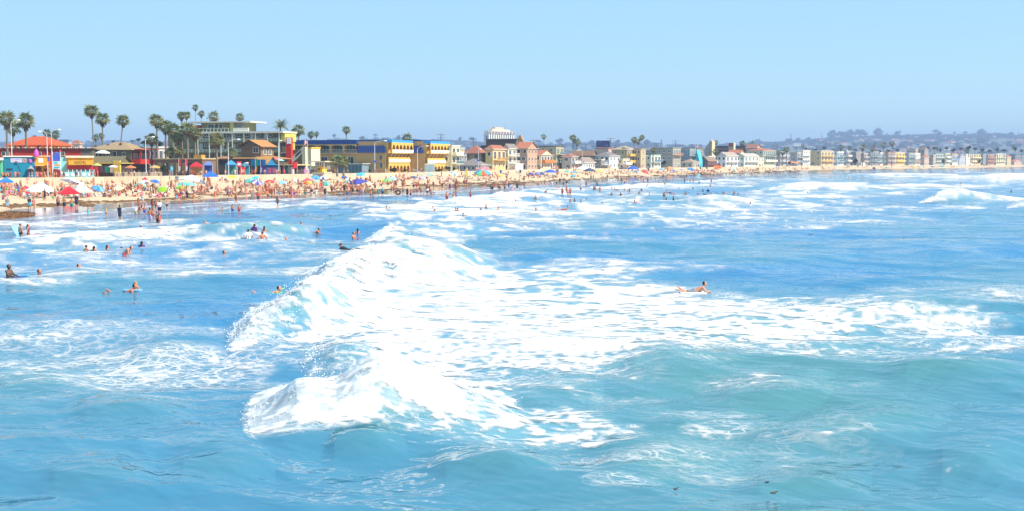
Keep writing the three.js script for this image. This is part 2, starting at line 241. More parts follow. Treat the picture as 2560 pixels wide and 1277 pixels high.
function seaSheet() {
  const cols = [], rows = [];
  for (let p = -520; p <= 3080; p += (p < -20 || p > 2580) ? 9 : 2.7) cols.push(slopeOf(p));
  for (let y = 1560; y > 411; y -= y > 1290 ? 9 : y > 700 ? 2.2 : y > 520 ? 1.8 : y > 440 ? 1.2 : 0.9) rows.push(EYE * FOC / (y - HORIZON));
  rows.push(5500, 6500);
  const nc = cols.length, nr = rows.length, N = nc * nr;
  const pos = new Float32Array(N * 3), color = new Float32Array(N * 3), fpos = new Float32Array(N * 3), fcol = new Float32Array(N * 4), al = new Float32Array(N), la = new Float32Array(N), uv = new Float32Array(N * 2), keep = new Uint8Array(N);
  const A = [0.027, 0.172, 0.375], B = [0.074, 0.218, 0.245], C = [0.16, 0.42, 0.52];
  for (let r = 0; r < nr; r++) for (let c = 0; c < nc; c++) {
    const i = r * nc + c, D = rows[r], x = cols[c] * D, s = D < 4000 ? sea(x, D) : { y: 0, den: 0, green: 0.3, rough: 0, shore: x - shoreX(D) };
    keep[i] = s.shore > -7 ? 1 : 0;
    if (!keep[i]) { pos[i * 3] = x; pos[i * 3 + 2] = -D; fpos[i * 3] = x; fpos[i * 3 + 2] = -D; continue; }
    const f = D < 4000 ? foamAt(x, D, s.den) : 0; al[i] = f; la[i] = D < 4000 ? laceOut : 0;
    pos[i * 3] = x; pos[i * 3 + 1] = s.y; pos[i * 3 + 2] = -D; uv[i * 2] = x; uv[i * 2 + 1] = D;
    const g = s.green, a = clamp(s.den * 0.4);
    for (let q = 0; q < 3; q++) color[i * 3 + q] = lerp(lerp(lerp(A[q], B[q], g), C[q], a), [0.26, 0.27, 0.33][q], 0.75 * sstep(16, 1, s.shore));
    let up = 0.012 + 0.02 * f, ox = 0, oz = 0;
    if (s.rough > 0.02 && D < 330) { const w = s.rough * clamp(D / 40, 0.6, 1.6); up += f * w * (0.10 * Math.max(0, ridged(x * 2.3, D * 1.5, 4) - 0.1) + 0.10 * fbm(x * 4.2, D * 2.6, 4) + 0.03); ox = w * 0.14 * fbm(x * 2.2 + 9, D * 1.4, 2); }
    fpos[i * 3] = x + ox; fpos[i * 3 + 1] = s.y + up; fpos[i * 3 + 2] = -D;
    fcol[i * 4] = fcol[i * 4 + 1] = fcol[i * 4 + 2] = 0.72; fcol[i * 4 + 3] = clamp(f);
  }
  const idx = [], fidx = [], lidx = [];
  for (let r = 0; r < nr - 1; r++) for (let c = 0; c < nc - 1; c++) {
    const a = r * nc + c, b = a + 1, d = a + nc, e = d + 1;
    if (keep[a] + keep[b] + keep[d] + keep[e] < 4) continue;
    idx.push(a, b, d, b, e, d);
    if (al[a] + al[b] + al[d] + al[e] > 0.03) fidx.push(a, b, d, b, e, d);
    if (la[a] + la[b] + la[d] + la[e] > 0.06) lidx.push(a, b, d, b, e, d);
  }
  const g = new THREE.BufferGeometry();
  g.setAttribute('position', new THREE.BufferAttribute(pos, 3)); g.setAttribute('color', new THREE.BufferAttribute(color, 3)); g.setAttribute('uv', new THREE.BufferAttribute(uv, 2)); g.setIndex(idx); g.computeVertexNormals();
  // foam keeps only its own corners
  const map = new Int32Array(N).fill(-1), fp = [], fc = [], fi = []; for (const i of fidx) { if (map[i] < 0) { map[i] = fp.length / 3; fp.push(fpos[i * 3], fpos[i * 3 + 1], fpos[i * 3 + 2]); fc.push(fcol[i * 4], fcol[i * 4 + 1], fcol[i * 4 + 2], fcol[i * 4 + 3]); } fi.push(map[i]); }
  const h = new THREE.BufferGeometry();
  h.setAttribute('position', new THREE.Float32BufferAttribute(fp, 3)); h.setAttribute('color', new THREE.Float32BufferAttribute(fc, 4)); { const u = []; for (let i = 0; i < fp.length; i += 3) u.push(fp[i], -fp[i + 2]); h.setAttribute('uv', new THREE.Float32BufferAttribute(u, 2)); } h.setIndex(fi); h.computeVertexNormals();
  const lm = new Int32Array(N).fill(-1), lp = [], lc = [], lu = [], li = []; for (const i of lidx) { if (lm[i] < 0) { lm[i] = lp.length / 3; lp.push(pos[i * 3], pos[i * 3 + 1] + 0.02, pos[i * 3 + 2]); lc.push(0.8, 0.8, 0.8, la[i] * 0.8); lu.push(pos[i * 3], -pos[i * 3 + 2]); } li.push(lm[i]); }
  const m = new THREE.BufferGeometry(); m.setAttribute('position', new THREE.Float32BufferAttribute(lp, 3)); m.setAttribute('color', new THREE.Float32BufferAttribute(lc, 4)); m.setAttribute('uv', new THREE.Float32BufferAttribute(lu, 2)); m.setIndex(li); m.computeVertexNormals();
  return [g, h, m];
}
function rippleMap(n, scale, k) {   // tileable normal map of wind ripples
  const hgt = new Float32Array(n * n), waves = [];
  for (let i = 0; i < 90; i++) { const f = Math.round(3 + 72 * Math.pow(rnd(), 1.4)), a = Math.PI * 1.5 + rr(-1, 1), fx = Math.round(f * Math.cos(a)), fy = Math.round(f * Math.sin(a)); if (fx || fy) waves.push([fx, fy, 1 / Math.pow(Math.hypot(fx, fy), 1.15), rnd() * 6.28]); }
  for (let j = 0; j < n; j++) for (let i = 0; i < n; i++) { let s = 0; for (const [fx, fy, w, p] of waves) s += w * Math.sin(6.2832 * (fx * i + fy * j) / n + p); hgt[j * n + i] = s; }
  const d = new Uint8Array(n * n * 4);
  for (let j = 0; j < n; j++) for (let i = 0; i < n; i++) {
    const dx = (hgt[j * n + (i + 1) % n] - hgt[j * n + (i + n - 1) % n]) * k, dy = (hgt[((j + 1) % n) * n + i] - hgt[((j + n - 1) % n) * n + i]) * k, l = 1 / Math.hypot(dx, dy, 1), o = (j * n + i) * 4;
    d[o] = 127.5 - 127.5 * dx * l; d[o + 1] = 127.5 - 127.5 * dy * l; d[o + 2] = 127.5 + 127.5 * l; d[o + 3] = 255;
  }
  const t = new THREE.DataTexture(d, n, n); t.wrapS = t.wrapT = THREE.RepeatWrapping; t.magFilter = t.minFilter = THREE.LinearFilter; t.repeat.set(1 / scale, 1 / scale); t.needsUpdate = true; return t;
}
const foamBump = canvasTex(512, 512, (c, w, h) => { const im = c.createImageData(w, h), T = (i, j, f) => { const a = i / w * 6.2832, b = j / h * 6.2832; return fbm(f * Math.cos(a) + 1.7 * f * Math.cos(b) + 40, f * Math.sin(a) + 1.7 * f * Math.sin(b), 4); }; for (let j = 0; j < h; j++) for (let i = 0; i < w; i++) { const v = clamp(128 + 150 * T(i, j, 2.6) , 0, 255), o = (j * w + i) * 4; im.data[o] = im.data[o + 1] = im.data[o + 2] = v; im.data[o + 3] = 255; } c.putImageData(im, 0, 0); }, false);
foamBump.repeat.set(0.22, 0.22);
// foam lace: borders between bubbles' rafts at three sizes, tileable
const laceTex = (() => {
  const n = 1024, d = new Uint8Array(n * n * 4), layers = [[8, 0.12], [21, 0.15], [48, 0.2]].map(([c, w]) => ({ c, w, p: Float32Array.from({ length: c * c * 2 }, () => rnd()) }));
  for (let j = 0; j < n; j++) for (let i = 0; i < n; i++) {
    const wu = 0.012 * Math.sin(j / n * 6.2832 * 5 + 2 * Math.sin(i / n * 6.2832 * 3)), wv = 0.012 * Math.sin(i / n * 6.2832 * 4 + 2 * Math.sin(j / n * 6.2832 * 2)); let v = 0;
    for (const { c, w, p } of layers) { const x = ((i / n + wu) * c % c + c) % c, y = ((j / n + wv) * c % c + c) % c, xi = Math.floor(x), yi = Math.floor(y); let a = 9, b = 9; for (let q = -1; q <= 1; q++) for (let r = -1; r <= 1; r++) { const o = (((yi + q + c) % c) * c + (xi + r + c) % c) * 2, e = Math.hypot(xi + r + p[o] - x, yi + q + p[o + 1] - y); if (e < a) { b = a; a = e; } else if (e < b) b = e; } const k = 0.5 + 0.5 * Math.sin(xi * 3.1 + yi * 5.7 + c); v = Math.max(v, (1 - sstep(0, w * (0.35 + k), b - a)) * (0.7 + 0.3 * k)); }
    const o = (j * n + i) * 4; d[o] = d[o + 1] = d[o + 2] = v * 255; d[o + 3] = 255;
  }
  const t = new THREE.DataTexture(d, n, n); t.wrapS = t.wrapT = THREE.RepeatWrapping; t.magFilter = t.minFilter = THREE.LinearFilter; t.repeat.set(1 / 15, 1 / 10); t.needsUpdate = true; return t;
})();
// closed foam seen near: a white sheet with small torn gaps, tileable
const gapTex = (() => {
  const n = 1024, d = new Uint8Array(n * n * 4), per = (x, y, P) => { const u = x % P, v = y % P, a = u / P, b = v / P; return lerp(lerp(noise(u, v), noise(u - P, v), a), lerp(noise(u, v - P), noise(u - P, v - P), a), b) / Math.sqrt((a * a + (1 - a) * (1 - a)) * (b * b + (1 - b) * (1 - b))); };
  for (let j = 0; j < n; j++) for (let i = 0; i < n; i++) { let v = 0, w = 0.55; for (const P of [14, 31, 66, 140]) { v += w * per(i / n * P, j / n * P * 1.4 % P, P); w *= 0.72; } const big = per(i / n * 6, j / n * 6, 6), o = (j * n + i) * 4, a = 1 - 0.72 * sstep(0.10, 0.42, v + 0.3 * big); d[o] = d[o + 1] = d[o + 2] = a * 255; d[o + 3] = 255; }
  const t = new THREE.DataTexture(d, n, n); t.wrapS = t.wrapT = THREE.RepeatWrapping; t.magFilter = t.minFilter = THREE.LinearFilter; t.repeat.set(1 / 21, 1 / 19); t.needsUpdate = true; return t;
})();
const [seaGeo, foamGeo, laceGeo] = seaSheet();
const seaMat = new THREE.MeshPhysicalMaterial({ vertexColors: true, roughness: 0.05, ior: 1.333, normalMap: rippleMap(1024, 14.7, 1.5), normalScale: new THREE.Vector2(1.3, 1.3), side: THREE.DoubleSide });
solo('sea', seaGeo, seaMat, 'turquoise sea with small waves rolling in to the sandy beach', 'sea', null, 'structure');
solo('sea_foam', foamGeo, new THREE.MeshStandardMaterial({ vertexColors: true, transparent: true, roughness: 0.9, alphaMap: gapTex, bumpMap: foamBump, bumpScale: 0.03, side: THREE.DoubleSide }), 'white foam of the breaking waves spread over the turquoise water', 'foam', null, 'stuff');
solo('foam_lace', laceGeo, new THREE.MeshStandardMaterial({ vertexColors: true, transparent: true, alphaMap: laceTex, roughness: 0.9, side: THREE.DoubleSide }), 'thin lace of foam lines drifting on the near water', 'foam', null, 'stuff');
// spray thrown up along the crests
{
  const g = new THREE.IcosahedronGeometry(1, 0), list = [], m4 = new THREE.Matrix4();
  for (const c of CRESTS) {
    if (!c.fk || c.d[0] > 80 || c.d[0] < 25 || c.rough < 0.5) continue;
    const n = c.d[0] < 50 ? 1500 : 900;
    for (let i = 0; i < n; i++) {
      const k = lerp(c.fk[0], c.fk[1], Math.pow(rnd(), 1.3)), [cd, ch] = c.at(clamp(k, c.k0, c.k1)); if (ch < 0.06) continue;
      const t = rr(-c.f * 1.3, c.b * 0.4), D = cd + t, x = k * D + rr(-0.25, 0.12), up = Math.pow(rnd(), 3.2) * 0.42 + 0.05, r = rr(0.007, 0.02) * cd / 36;
      if (noise(x * 1.3, D * 0.9) < rr(-0.3, 0.5)) continue;
      list.push(m4.makeScale(r, r * rr(0.8, 1.5), r).setPosition(x, sea(x, D).y + up, -D).clone());
    }
  }
  const o = new THREE.InstancedMesh(g, M([0.9, 0.92, 0.93], 0.7), list.length); list.forEach((m, i) => o.setMatrixAt(i, m));
  o.name = 'spray'; o.castShadow = true; scene.add(tag(o, 'white spray droplets thrown up along the breaking wave crests', 'spray', null, 'stuff'));
}

// ---------------------------------------------------------------- sand, promenade, land, hills
function gridGeo(rows, cols, f, withColor) {
  const p = [], c = [], uv = [], idx = [];
  for (let r = 0; r < rows; r++) for (let k = 0; k < cols; k++) { const v = f(r / (rows - 1), k / (cols - 1)); p.push(v[0], v[1], v[2]); uv.push(v[0], -v[2]); if (withColor) c.push(v[3], v[4], v[5]); }
  for (let r = 0; r < rows - 1; r++) for (let k = 0; k < cols - 1; k++) { const a = r * cols + k, b = a + 1, d = a + cols, e = d + 1; idx.push(a, b, d, b, e, d); }
  const g = new THREE.BufferGeometry(); g.setAttribute('position', new THREE.Float32BufferAttribute(p, 3)); g.setAttribute('uv', new THREE.Float32BufferAttribute(uv, 2));
  if (withColor) g.setAttribute('color', new THREE.Float32BufferAttribute(c, 3)); g.setIndex(idx); g.computeVertexNormals(); return g;
}
const DROW = (t, a, b) => a * Math.pow(b / a, t);
{
  const dry = [0.78, 0.58, 0.375], damp = [0.47, 0.31, 0.17], wet = [0.22, 0.17, 0.13];
  const g = gridGeo(440, 170, (a, b) => {
    const D = DROW(a, 100, 2300), sx = shoreX(D), w = wallX(D), u = lerp(-0.25, 1.0, b), x = sx - u * (sx - w) + (b > 0.995 ? -1.5 : 0), s = sx - x;
    let y = beachY(x, D) + 0.07 * sstep(0.12, 0.3, u) * fbm(x * 0.7, D * 0.5, 3) + 0.05 * sstep(0.2, 0.4, u) * ridged(x * 1.4, D * 0.9, 2);
    const line = 9 + 3 * noise(D * 0.03, 2), e = sstep(line - 1.5, line + 6, s + 2 * noise(x * 0.2, D * 0.1)), e2 = sstep(2, 7, s), n = 1 + 0.16 * fbm(x * 0.8, D * 0.5, 3);
    const cc = [0, 1, 2].map((q) => lerp(lerp(wet[q], damp[q], e2), dry[q], e) * n);
    return [x, y, -D, ...cc];
  }, true);
  const grain = canvasTex(256, 256, (c, w, h) => { const im = c.createImageData(w, h); for (let i = 0; i < w * h; i++) { const v = 205 + 50 * rnd(); im.data[i * 4] = v; im.data[i * 4 + 1] = v; im.data[i * 4 + 2] = v - 4; im.data[i * 4 + 3] = 255; } c.putImageData(im, 0, 0); });
  grain.repeat.set(0.5, 0.5);
  solo('beach', g, new THREE.MeshStandardMaterial({ vertexColors: true, map: grain, roughness: 0.95, side: THREE.DoubleSide }), 'pale dry sand of the beach between the sea wall and the waterline', 'beach', null, 'structure');
  // sheet of water-soaked sand and thin run-out that mirrors the sky
  const g2 = gridGeo(420, 24, (a, b) => { const D = DROW(a, 100, 2300), sx = shoreX(D), s = lerp(-3, 7.5 + 4 * noise(D * 0.028, 9) + 2.2 * noise(D * 0.11, 4) + D * 0.004, b), x = sx - s; return [x, beachY(x, D) + 0.07 * sstep(0.12, 0.3, s / (sx - wallX(D))) * 0 + 0.018, -D]; });
  solo('wet_sand', g2, new THREE.MeshPhysicalMaterial({ color: col([0.20, 0.17, 0.155]), roughness: 0.10, ior: 1.45, side: THREE.DoubleSide }), 'wet shining sand along the edge of the water', 'wet sand', null, 'structure');
}
// promenade and the town's ground behind the wall
solo('promenade', gridGeo(300, 6, (a, b) => { const D = DROW(a, 200, 2300), x = wallX(D) - 0.1 - b * 9; return [x, wallY(D) + 0.0, -D]; }), M([0.45, 0.42, 0.38], 0.9), 'pale concrete promenade along the top of the sea wall', 'promenade', null, 'structure');
const hillY = (px) => HILL(px);
const HILL = spline([[-700, 352], [-200, 356], [0, 360], [200, 357], [450, 358], [700, 357], [860, 353], [1000, 352], [1150, 357], [1290, 362], [1450, 362], [1560, 360], [1640, 364], [1740, 368], [1860, 362], [1940, 361], [2000, 357], [2060, 350], [2150, 346], [2250, 344], [2330, 342], [2440, 341], [2560, 340], [2700, 338], [3000, 336], [3300, 338]]);
solo('town_ground', gridGeo(120, 60, (a, b) => { const D = DROW(a, 200, 3600), x = wallX(Math.min(D, 1900)) + (D > 1900 ? (D - 1900) * 0.72 : 0) - 9.05 - b * b * (900 + D * 0.6); return [x, wallY(D) - 0.01, -D]; }), M([0.33, 0.29, 0.24], 0.95), 'flat streets and yards of the seaside town behind the promenade', 'ground', null, 'structure');
const HILL_D0 = 2900, HILL_D1 = 6400;
function hillAt(px, t) {   // t from the foot (0) to the ridge (1) and beyond
  const D = lerp(lerp(HILL_D0, 3300, sstep(1900, 2500, px)), HILL_D1, t), top = at(px, HILL(px), HILL_D1).y;
  const k = slopeOf(px), bump = 15 * fbm(px * 0.012, t * 3.1, 3) * t;
  return V3(k * D, t <= 1 ? lerp(3.2, top, Math.pow(t, 0.85)) + bump : top - (t - 1) * 120, -D);
}
solo('hills', gridGeo(44, 150, (a, b) => { const v = hillAt(lerp(-900, 3500, b), a * 1.3), n = 0.8 + 0.5 * fbm(b * 60, a * 9, 3); return [v.x, v.y, v.z, 0.17 * n, 0.18 * n, 0.15 * n]; }, true), new THREE.MeshStandardMaterial({ vertexColors: true, roughness: 1, side: THREE.DoubleSide }), 'low hazy hills covered with trees and houses behind the town', 'hills', null, 'structure');  // ground colour lightened to carry part of the distance haze

// ---------------------------------------------------------------- building kit
const GLASS = new THREE.MeshPhysicalMaterial({ color: col([0.03, 0.045, 0.06]), roughness: 0.08, ior: 1.5, side: THREE.DoubleSide });
const GLASS2 = new THREE.MeshPhysicalMaterial({ color: col([0.09, 0.16, 0.19]), roughness: 0.08, ior: 1.5, side: THREE.DoubleSide });
const noisy = (() => {   // weathered plaster / paint
  const t = canvasTex(256, 256, (c, w, h) => { const im = c.createImageData(w, h); for (let j = 0; j < h; j++) for (let i = 0; i < w; i++) { const o = (j * w + i) * 4, v = 236 + 26 * fbm(i * 0.03, j * 0.012, 4) + 8 * rnd() + (noise(i * 0.2, j * 0.01) > 0.42 ? -10 : 0); im.data[o] = im.data[o + 1] = im.data[o + 2] = v; im.data[o + 3] = 255; } c.putImageData(im, 0, 0); });
  t.repeat.set(0.12, 0.12); return t;
})();
const tileTex = canvasTex(128, 128, (c, w, h) => { c.fillStyle = '#fff'; c.fillRect(0, 0, w, h); for (let j = 0; j < 8; j++) for (let i = 0; i < 8; i++) { const v = 190 + rnd() * 60; c.fillStyle = `rgb(${v},${v},${v})`; c.fillRect(i * 16, j * 16, 15, 15); } });
const roofBump = canvasTex(128, 128, (c, w, h) => { const im = c.createImageData(w, h); for (let j = 0; j < h; j++) for (let i = 0; i < w; i++) { const o = (j * w + i) * 4, v = 128 + 110 * Math.sin(i / w * 6.2832 * 4) - ((j % 16) / 16) * 50; im.data[o] = im.data[o + 1] = im.data[o + 2] = clamp(v, 0, 255); im.data[o + 3] = 255; } c.putImageData(im, 0, 0); }, false);
roofBump.repeat.set(0.7, 0.7); tileTex.repeat.set(0.7, 0.7);
const paint = (c) => { const k = 'p' + c; if (!matCache.has(k)) matCache.set(k, new THREE.MeshStandardMaterial({ color: col(c), roughness: 0.85, map: noisy, side: THREE.DoubleSide })); return matCache.get(k); };
const roofM = (c) => { const k = 'r' + c; if (!matCache.has(k)) matCache.set(k, new THREE.MeshStandardMaterial({ color: col(c), roughness: 0.85, map: tileTex, bumpMap: roofBump, bumpScale: 0.05, side: THREE.DoubleSide })); return matCache.get(k); };
function metreUV(g) {   // uv in metres from the faces' own planes
  const q = g.index ? g.toNonIndexed() : g, p = q.attributes.position, n = q.attributes.normal, uv = new Float32Array(p.count * 2);
  for (let i = 0; i < p.count; i++) { const ax = Math.abs(n.getX(i)), ay = Math.abs(n.getY(i)), az = Math.abs(n.getZ(i)); const x = p.getX(i), y = p.getY(i), z = p.getZ(i); uv[i * 2] = ax > az && ax > ay ? z : x; uv[i * 2 + 1] = ay > ax && ay > az ? z : y; }
  q.setAttribute('uv', new THREE.BufferAttribute(uv, 2)); return q;
}
const shade = (c, f) => '#' + new THREE.Color(c).multiplyScalar(f).getHexString();

// A building stands with its near seaward corner where column xm meets distance D. Its south wall runs inland to column x0, its sea front runs along the shore to column x1.
// Local axes: +x towards the sea, +z along the shore towards the camera.
function building(name, o, label, category = 'house', group) {
  const [x0, xm, x1] = o.x, km = slopeOf(xm), D = o.D || wallD(xm) + (o.back ?? 11), a = o.a !== undefined ? o.a * Math.PI / 180 : Math.max(12 * Math.PI / 180, Math.atan(km) + (o.turn ?? 22) * Math.PI / 180);
  const cx = km * D, ground = o.el ?? landY(cx, D) - 0.15;
  const t = thing(name, V3(cx, ground, -D), -a, label, category, group);
  const B = { t, o, D, a, ground };
  B.sx = (px) => { const k = slopeOf(px); return -(k * D - cx) / (-Math.cos(a) - k * Math.sin(a)); };      // local x on the south wall
  B.wz = (px) => { const k = slopeOf(px); return -(k * D - cx) / (Math.sin(a) - k * Math.cos(a)); };        // local z on the sea front
  B.ys = (px, py) => { const x = B.sx(px), d = D - x * Math.sin(a); return at(px, py, d).y - ground; };
  B.yw = (px, py) => { const z = B.wz(px), d = D - z * Math.cos(a); return at(px, py, d).y - ground; };
  B.L = clamp(-B.sx(x0), 2, o.Lmax || 60); B.Mz = clamp(-B.wz(x1), 2, o.Mmax || 45);
  B.h = o.h || at(xm, o.top, D).y - ground;
  return B;
}
const windowCache = new Map();
function windowOn(B, side, c, y, w, h, frame = '#e9e6df', glass = GLASS, name = 'window') {   // c: centre along the wall; a frame with its pane behind the face
  const key = [side, w.toFixed(1), h.toFixed(1)].join();
  if (!windowCache.has(key)) {
    const t = Math.min(0.14, w * 0.09), d = 0.10, f = [box(w, t, d, 0, h / 2 - t / 2, d / 2), box(w, t, d * 1.5, 0, -h / 2 + t / 2, d * 0.75), box(t, h - 2 * t, d, -w / 2 + t / 2, 0, d / 2), box(t, h - 2 * t, d, w / 2 - t / 2, 0, d / 2)];
    if (w > 1.5) f.push(box(t * 0.7, h - 2 * t, d * 0.8, 0, 0, d * 0.4));
    const g = join(f), p = box(w - 2 * t, h - 2 * t, 0.03, 0, 0, 0.035);
    if (side === 'W') { g.rotateY(Math.PI / 2); p.rotateY(Math.PI / 2); }
    windowCache.set(key, [g, p]);
  }
  const [g, p] = windowCache.get(key), f = part(name, g, M(frame, 0.6), B.t);
  f.position.set(side === 'S' ? c : 0.004, y, side === 'S' ? 0.004 : c);
  part('pane', p, glass, f); return f;
}
function slab(B, name, x0, x1, y0, y1, z0, z1, m, parent) { return part(name, metreUV(box(Math.abs(x1 - x0), Math.abs(y1 - y0), Math.abs(z1 - z0), (x0 + x1) / 2, (y0 + y1) / 2, (z0 + z1) / 2)), typeof m === 'string' ? paint(m) : m, parent || B.t); }
function balcony(B, side, c, y, w, depth, color = '#e8e4da', rail = 'bars', parent) {
  const s = side === 'W', at2 = (x0, x1, y0, y1, out0, out1) => s ? box(out1 - out0, y1 - y0, x1 - x0, (out0 + out1) / 2, (y0 + y1) / 2, (x0 + x1) / 2) : box(x1 - x0, y1 - y0, out1 - out0, (x0 + x1) / 2, (y0 + y1) / 2, (out0 + out1) / 2);
  const b = part('balcony', metreUV(at2(c - w / 2, c + w / 2, y - 0.18, y, 0.004, depth)), paint(color), parent || B.t), g = [];
  if (rail === 'solid') { g.push(at2(c - w / 2, c + w / 2, y, y + 1, depth - 0.1, depth)); g.push(at2(c - w / 2, c - w / 2 + 0.1, y, y + 1, 0.01, depth - 0.1), at2(c + w / 2 - 0.1, c + w / 2, y, y + 1, 0.01, depth - 0.1)); }
  else if (rail === 'glass') { part('glass_rail', at2(c - w / 2, c + w / 2, y + 0.02, y + 0.95, depth - 0.06, depth - 0.03), GLASS2, b); g.push(at2(c - w / 2, c + w / 2, y + 0.95, y + 1.02, depth - 0.08, depth)); }
  else { const n = Math.max(3, Math.round(w / 0.32)); for (let i = 0; i <= n; i++) { const x = c - w / 2 + 0.03 + (w - 0.06) * i / n; g.push(at2(x - 0.025, x + 0.025, y, y + 0.94, depth - 0.08, depth - 0.03)); } g.push(at2(c - w / 2, c + w / 2, y + 0.94, y + 1.02, depth - 0.1, depth)); }
  part('railing', join(g), M(color, 0.7), b); return b;
}
function roofOn(B, kind, x0, x1, z0, z1, y, rh, color, over = 0.5, name = 'roof', trim) {   // x0 < x1, z0 < z1
  const X0 = x0 - over, X1 = x1 + over, Z0 = z0 - over, Z1 = z1 + over, xm = (x0 + x1) / 2, zm = (z0 + z1) / 2, t = 0.16;
  let g;
  const A = V3(X0, y, Z0), Bq = V3(X1, y, Z0), C = V3(X1, y, Z1), E = V3(X0, y, Z1);
  if (kind === 'flat') g = box(X1 - X0, rh, Z1 - Z0, xm, y + rh / 2, zm);
  else if (kind === 'gableX') { const p = V3(X0, y + rh, zm), q = V3(X1, y + rh, zm); g = quads([[E, C, q, p], [Bq, A, p, q]]); for (const t3 of [[V3(x1, y, z0), V3(x1, y, z1), V3(x1, y + rh * 0.97, zm)], [V3(x0, y, z1), V3(x0, y, z0), V3(x0, y + rh * 0.97, zm)]]) part('gable', tris([t3]), paint(B.o.c), B.t); g = join([g, quads([[A, Bq, C, E]]).translate(0, -0.02, 0)]); }
  else if (kind === 'gableZ') { const p = V3(xm, y + rh, Z0), q = V3(xm, y + rh, Z1); g = quads([[C, Bq, p, q], [A, E, q, p]]); for (const t3 of [[V3(x0, y, z1), V3(x1, y, z1), V3(xm, y + rh * 0.97, z1)], [V3(x1, y, z0), V3(x0, y, z0), V3(xm, y + rh * 0.97, z0)]]) part('gable', tris([t3]), paint(B.o.c), B.t); g = join([g, quads([[A, Bq, C, E]]).translate(0, -0.02, 0)]); }
  else { const w = X1 - X0, d = Z1 - Z0, s = Math.min(w, d) / 2, p = w > d ? V3(X0 + s, y + rh, zm) : V3(xm, y + rh, Z0 + s), q = w > d ? V3(X1 - s, y + rh, zm) : V3(xm, y + rh, Z1 - s); g = w > d ? quads([[E, C, q, p], [Bq, A, p, q]]) : quads([[C, Bq, p, q], [A, E, q, p]]); g = join([g, w > d ? tris([[C, Bq, q], [A, E, p]]) : tris([[E, C, q], [Bq, A, p]]), quads([[A, Bq, C, E]]).translate(0, -0.02, 0)]); }
  const r = part(name, metreUV(g), kind === 'flat' ? paint(color) : roofM(color), B.t);
  if (kind !== 'flat') part('fascia', join([box(X1 - X0 + 0.1, t, 0.07, xm, y - 0.06, Z1 + 0.01), box(0.07, t, Z1 - Z0, X1 + 0.01, y - 0.06, zm)]), M(trim || '#dcd6c8', 0.7), r);
  return r;
}
// the everyday seaside house, all from one row of the table
const tone = (c, q, t) => '#' + new THREE.Color(c).lerp(new THREE.Color(q), t).getHexString();
function house(o, label) {
  o.c = tone(o.c, '#eadfcc', 0.22); if (o.rc && o.roof && o.roof !== 'flat') o.rc = tone(o.rc, '#b89a80', 0.35);
  const B = building(o.name || 'beach_house', o, label, o.cat || 'house'), { L, Mz, h } = B, fl = o.fl || 2, fh = h / fl;
  slab(B, 'wall', -L, 0, -1.5, h, -Mz, 0, o.c);
  const trim = o.trim || '#ece8df', roof = o.roof || 'flat';
  roofOn(B, roof, -L, 0, -Mz, 0, h, roof === 'flat' ? (o.rh || 0.35) : (o.rh || 1.8), o.rc || trim, roof === 'flat' ? (o.over ?? 0.25) : 0.5, 'roof', trim);
  if (o.chim) part('chimney', metreUV(box(0.8, 2.2, 0.8, -L * 0.4, h + 1, -Mz * 0.5)), paint(o.chim), B.t);
  const ns = o.ns ?? Math.max(1, Math.round(L / 3.6)), nw = o.nw ?? Math.max(1, Math.round(Mz / 3.4)), gl = o.glass ? GLASS2 : GLASS;
  const wh = Math.min(1.5, fh * 0.5), bal = o.bal || '';
  for (let f = 0; f < fl; f++) {
    const y = f * fh + fh * 0.56;
    for (let i = 0; i < ns; i++) { if (o.skip && rnd() < o.skip) continue; const w = Math.min(L / ns * 0.62, pick([0.9, 1.3, 1.3, 1.9])); windowOn(B, 'S', -L + (i + 0.5 + rr(-0.12, 0.12)) * L / ns, y + rr(-0.08, 0.08), w, wh * (w < 1 ? 0.75 : 1), trim, gl); }
    const hasB = bal[f] && bal[f] !== '-';
    for (let i = 0; i < nw; i++) { const wide = Math.min(Mz / nw * 0.72, hasB ? 2.6 : 1.7); windowOn(B, 'W', -Mz + (i + 0.5) * Mz / nw, hasB ? f * fh + fh * 0.45 : y, wide, hasB ? fh * 0.72 : wh, trim, gl, 'window'); }
    if (hasB && f > 0) balcony(B, 'W', -Mz / 2, f * fh, Mz * 0.92, 1.7, o.bc || trim, { b: 'bars', s: 'solid', g: 'glass' }[bal[f]]);
  }
  if (o.posts) for (let i = 0; i <= nw; i++) part('post', box(0.16, h - 0.05, 0.16, 1.65, h / 2 - 0.02, clamp(-Mz + i * Mz / nw, -Mz * 0.95, -Mz * 0.05)), M(trim, 0.7), B.t);
  windowOn(B, 'S', -Math.min(L * 0.2, 1.6) - 0.2, 1.05, 0.95, 2.1, trim, M(o.door || '#6b5a4a', 0.6), 'door');
  if (o.low) { const lh = Math.min(2.7, h * 0.4); slab(B, 'porch', 0.006, o.low, -0.5, lh, -Mz * 0.96, -Mz * 0.06, o.lc || shade(o.c, 1.1)); slab(B, 'porch_roof', 0.006, o.low + 0.25, lh, lh + 0.2, -Mz * 0.98, -Mz * 0.04, trim); }
  return B;
}
const textTex = (w, h, bg, draw) => canvasTex(w, h, (c) => { c.fillStyle = bg; c.fillRect(0, 0, w, h); c.textAlign = 'center'; c.textBaseline = 'middle'; draw(c, w, h); });
function scribble(c, x, y, w, h, color, n) { c.strokeStyle = color; c.lineWidth = h * 0.16; c.lineCap = 'round'; for (let i = 0; i < n; i++) { const a = x + (i + 0.2) * w / n, b = w / n * 0.6; c.beginPath(); c.moveTo(a, y + h * rnd()); c.lineTo(a + b * rnd(), y + h * rnd()); c.lineTo(a + b, y + h * rnd()); c.stroke(); } }   // print too small to read
const panelM = (t) => new THREE.MeshStandardMaterial({ map: t, roughness: 0.7, side: THREE.DoubleSide });
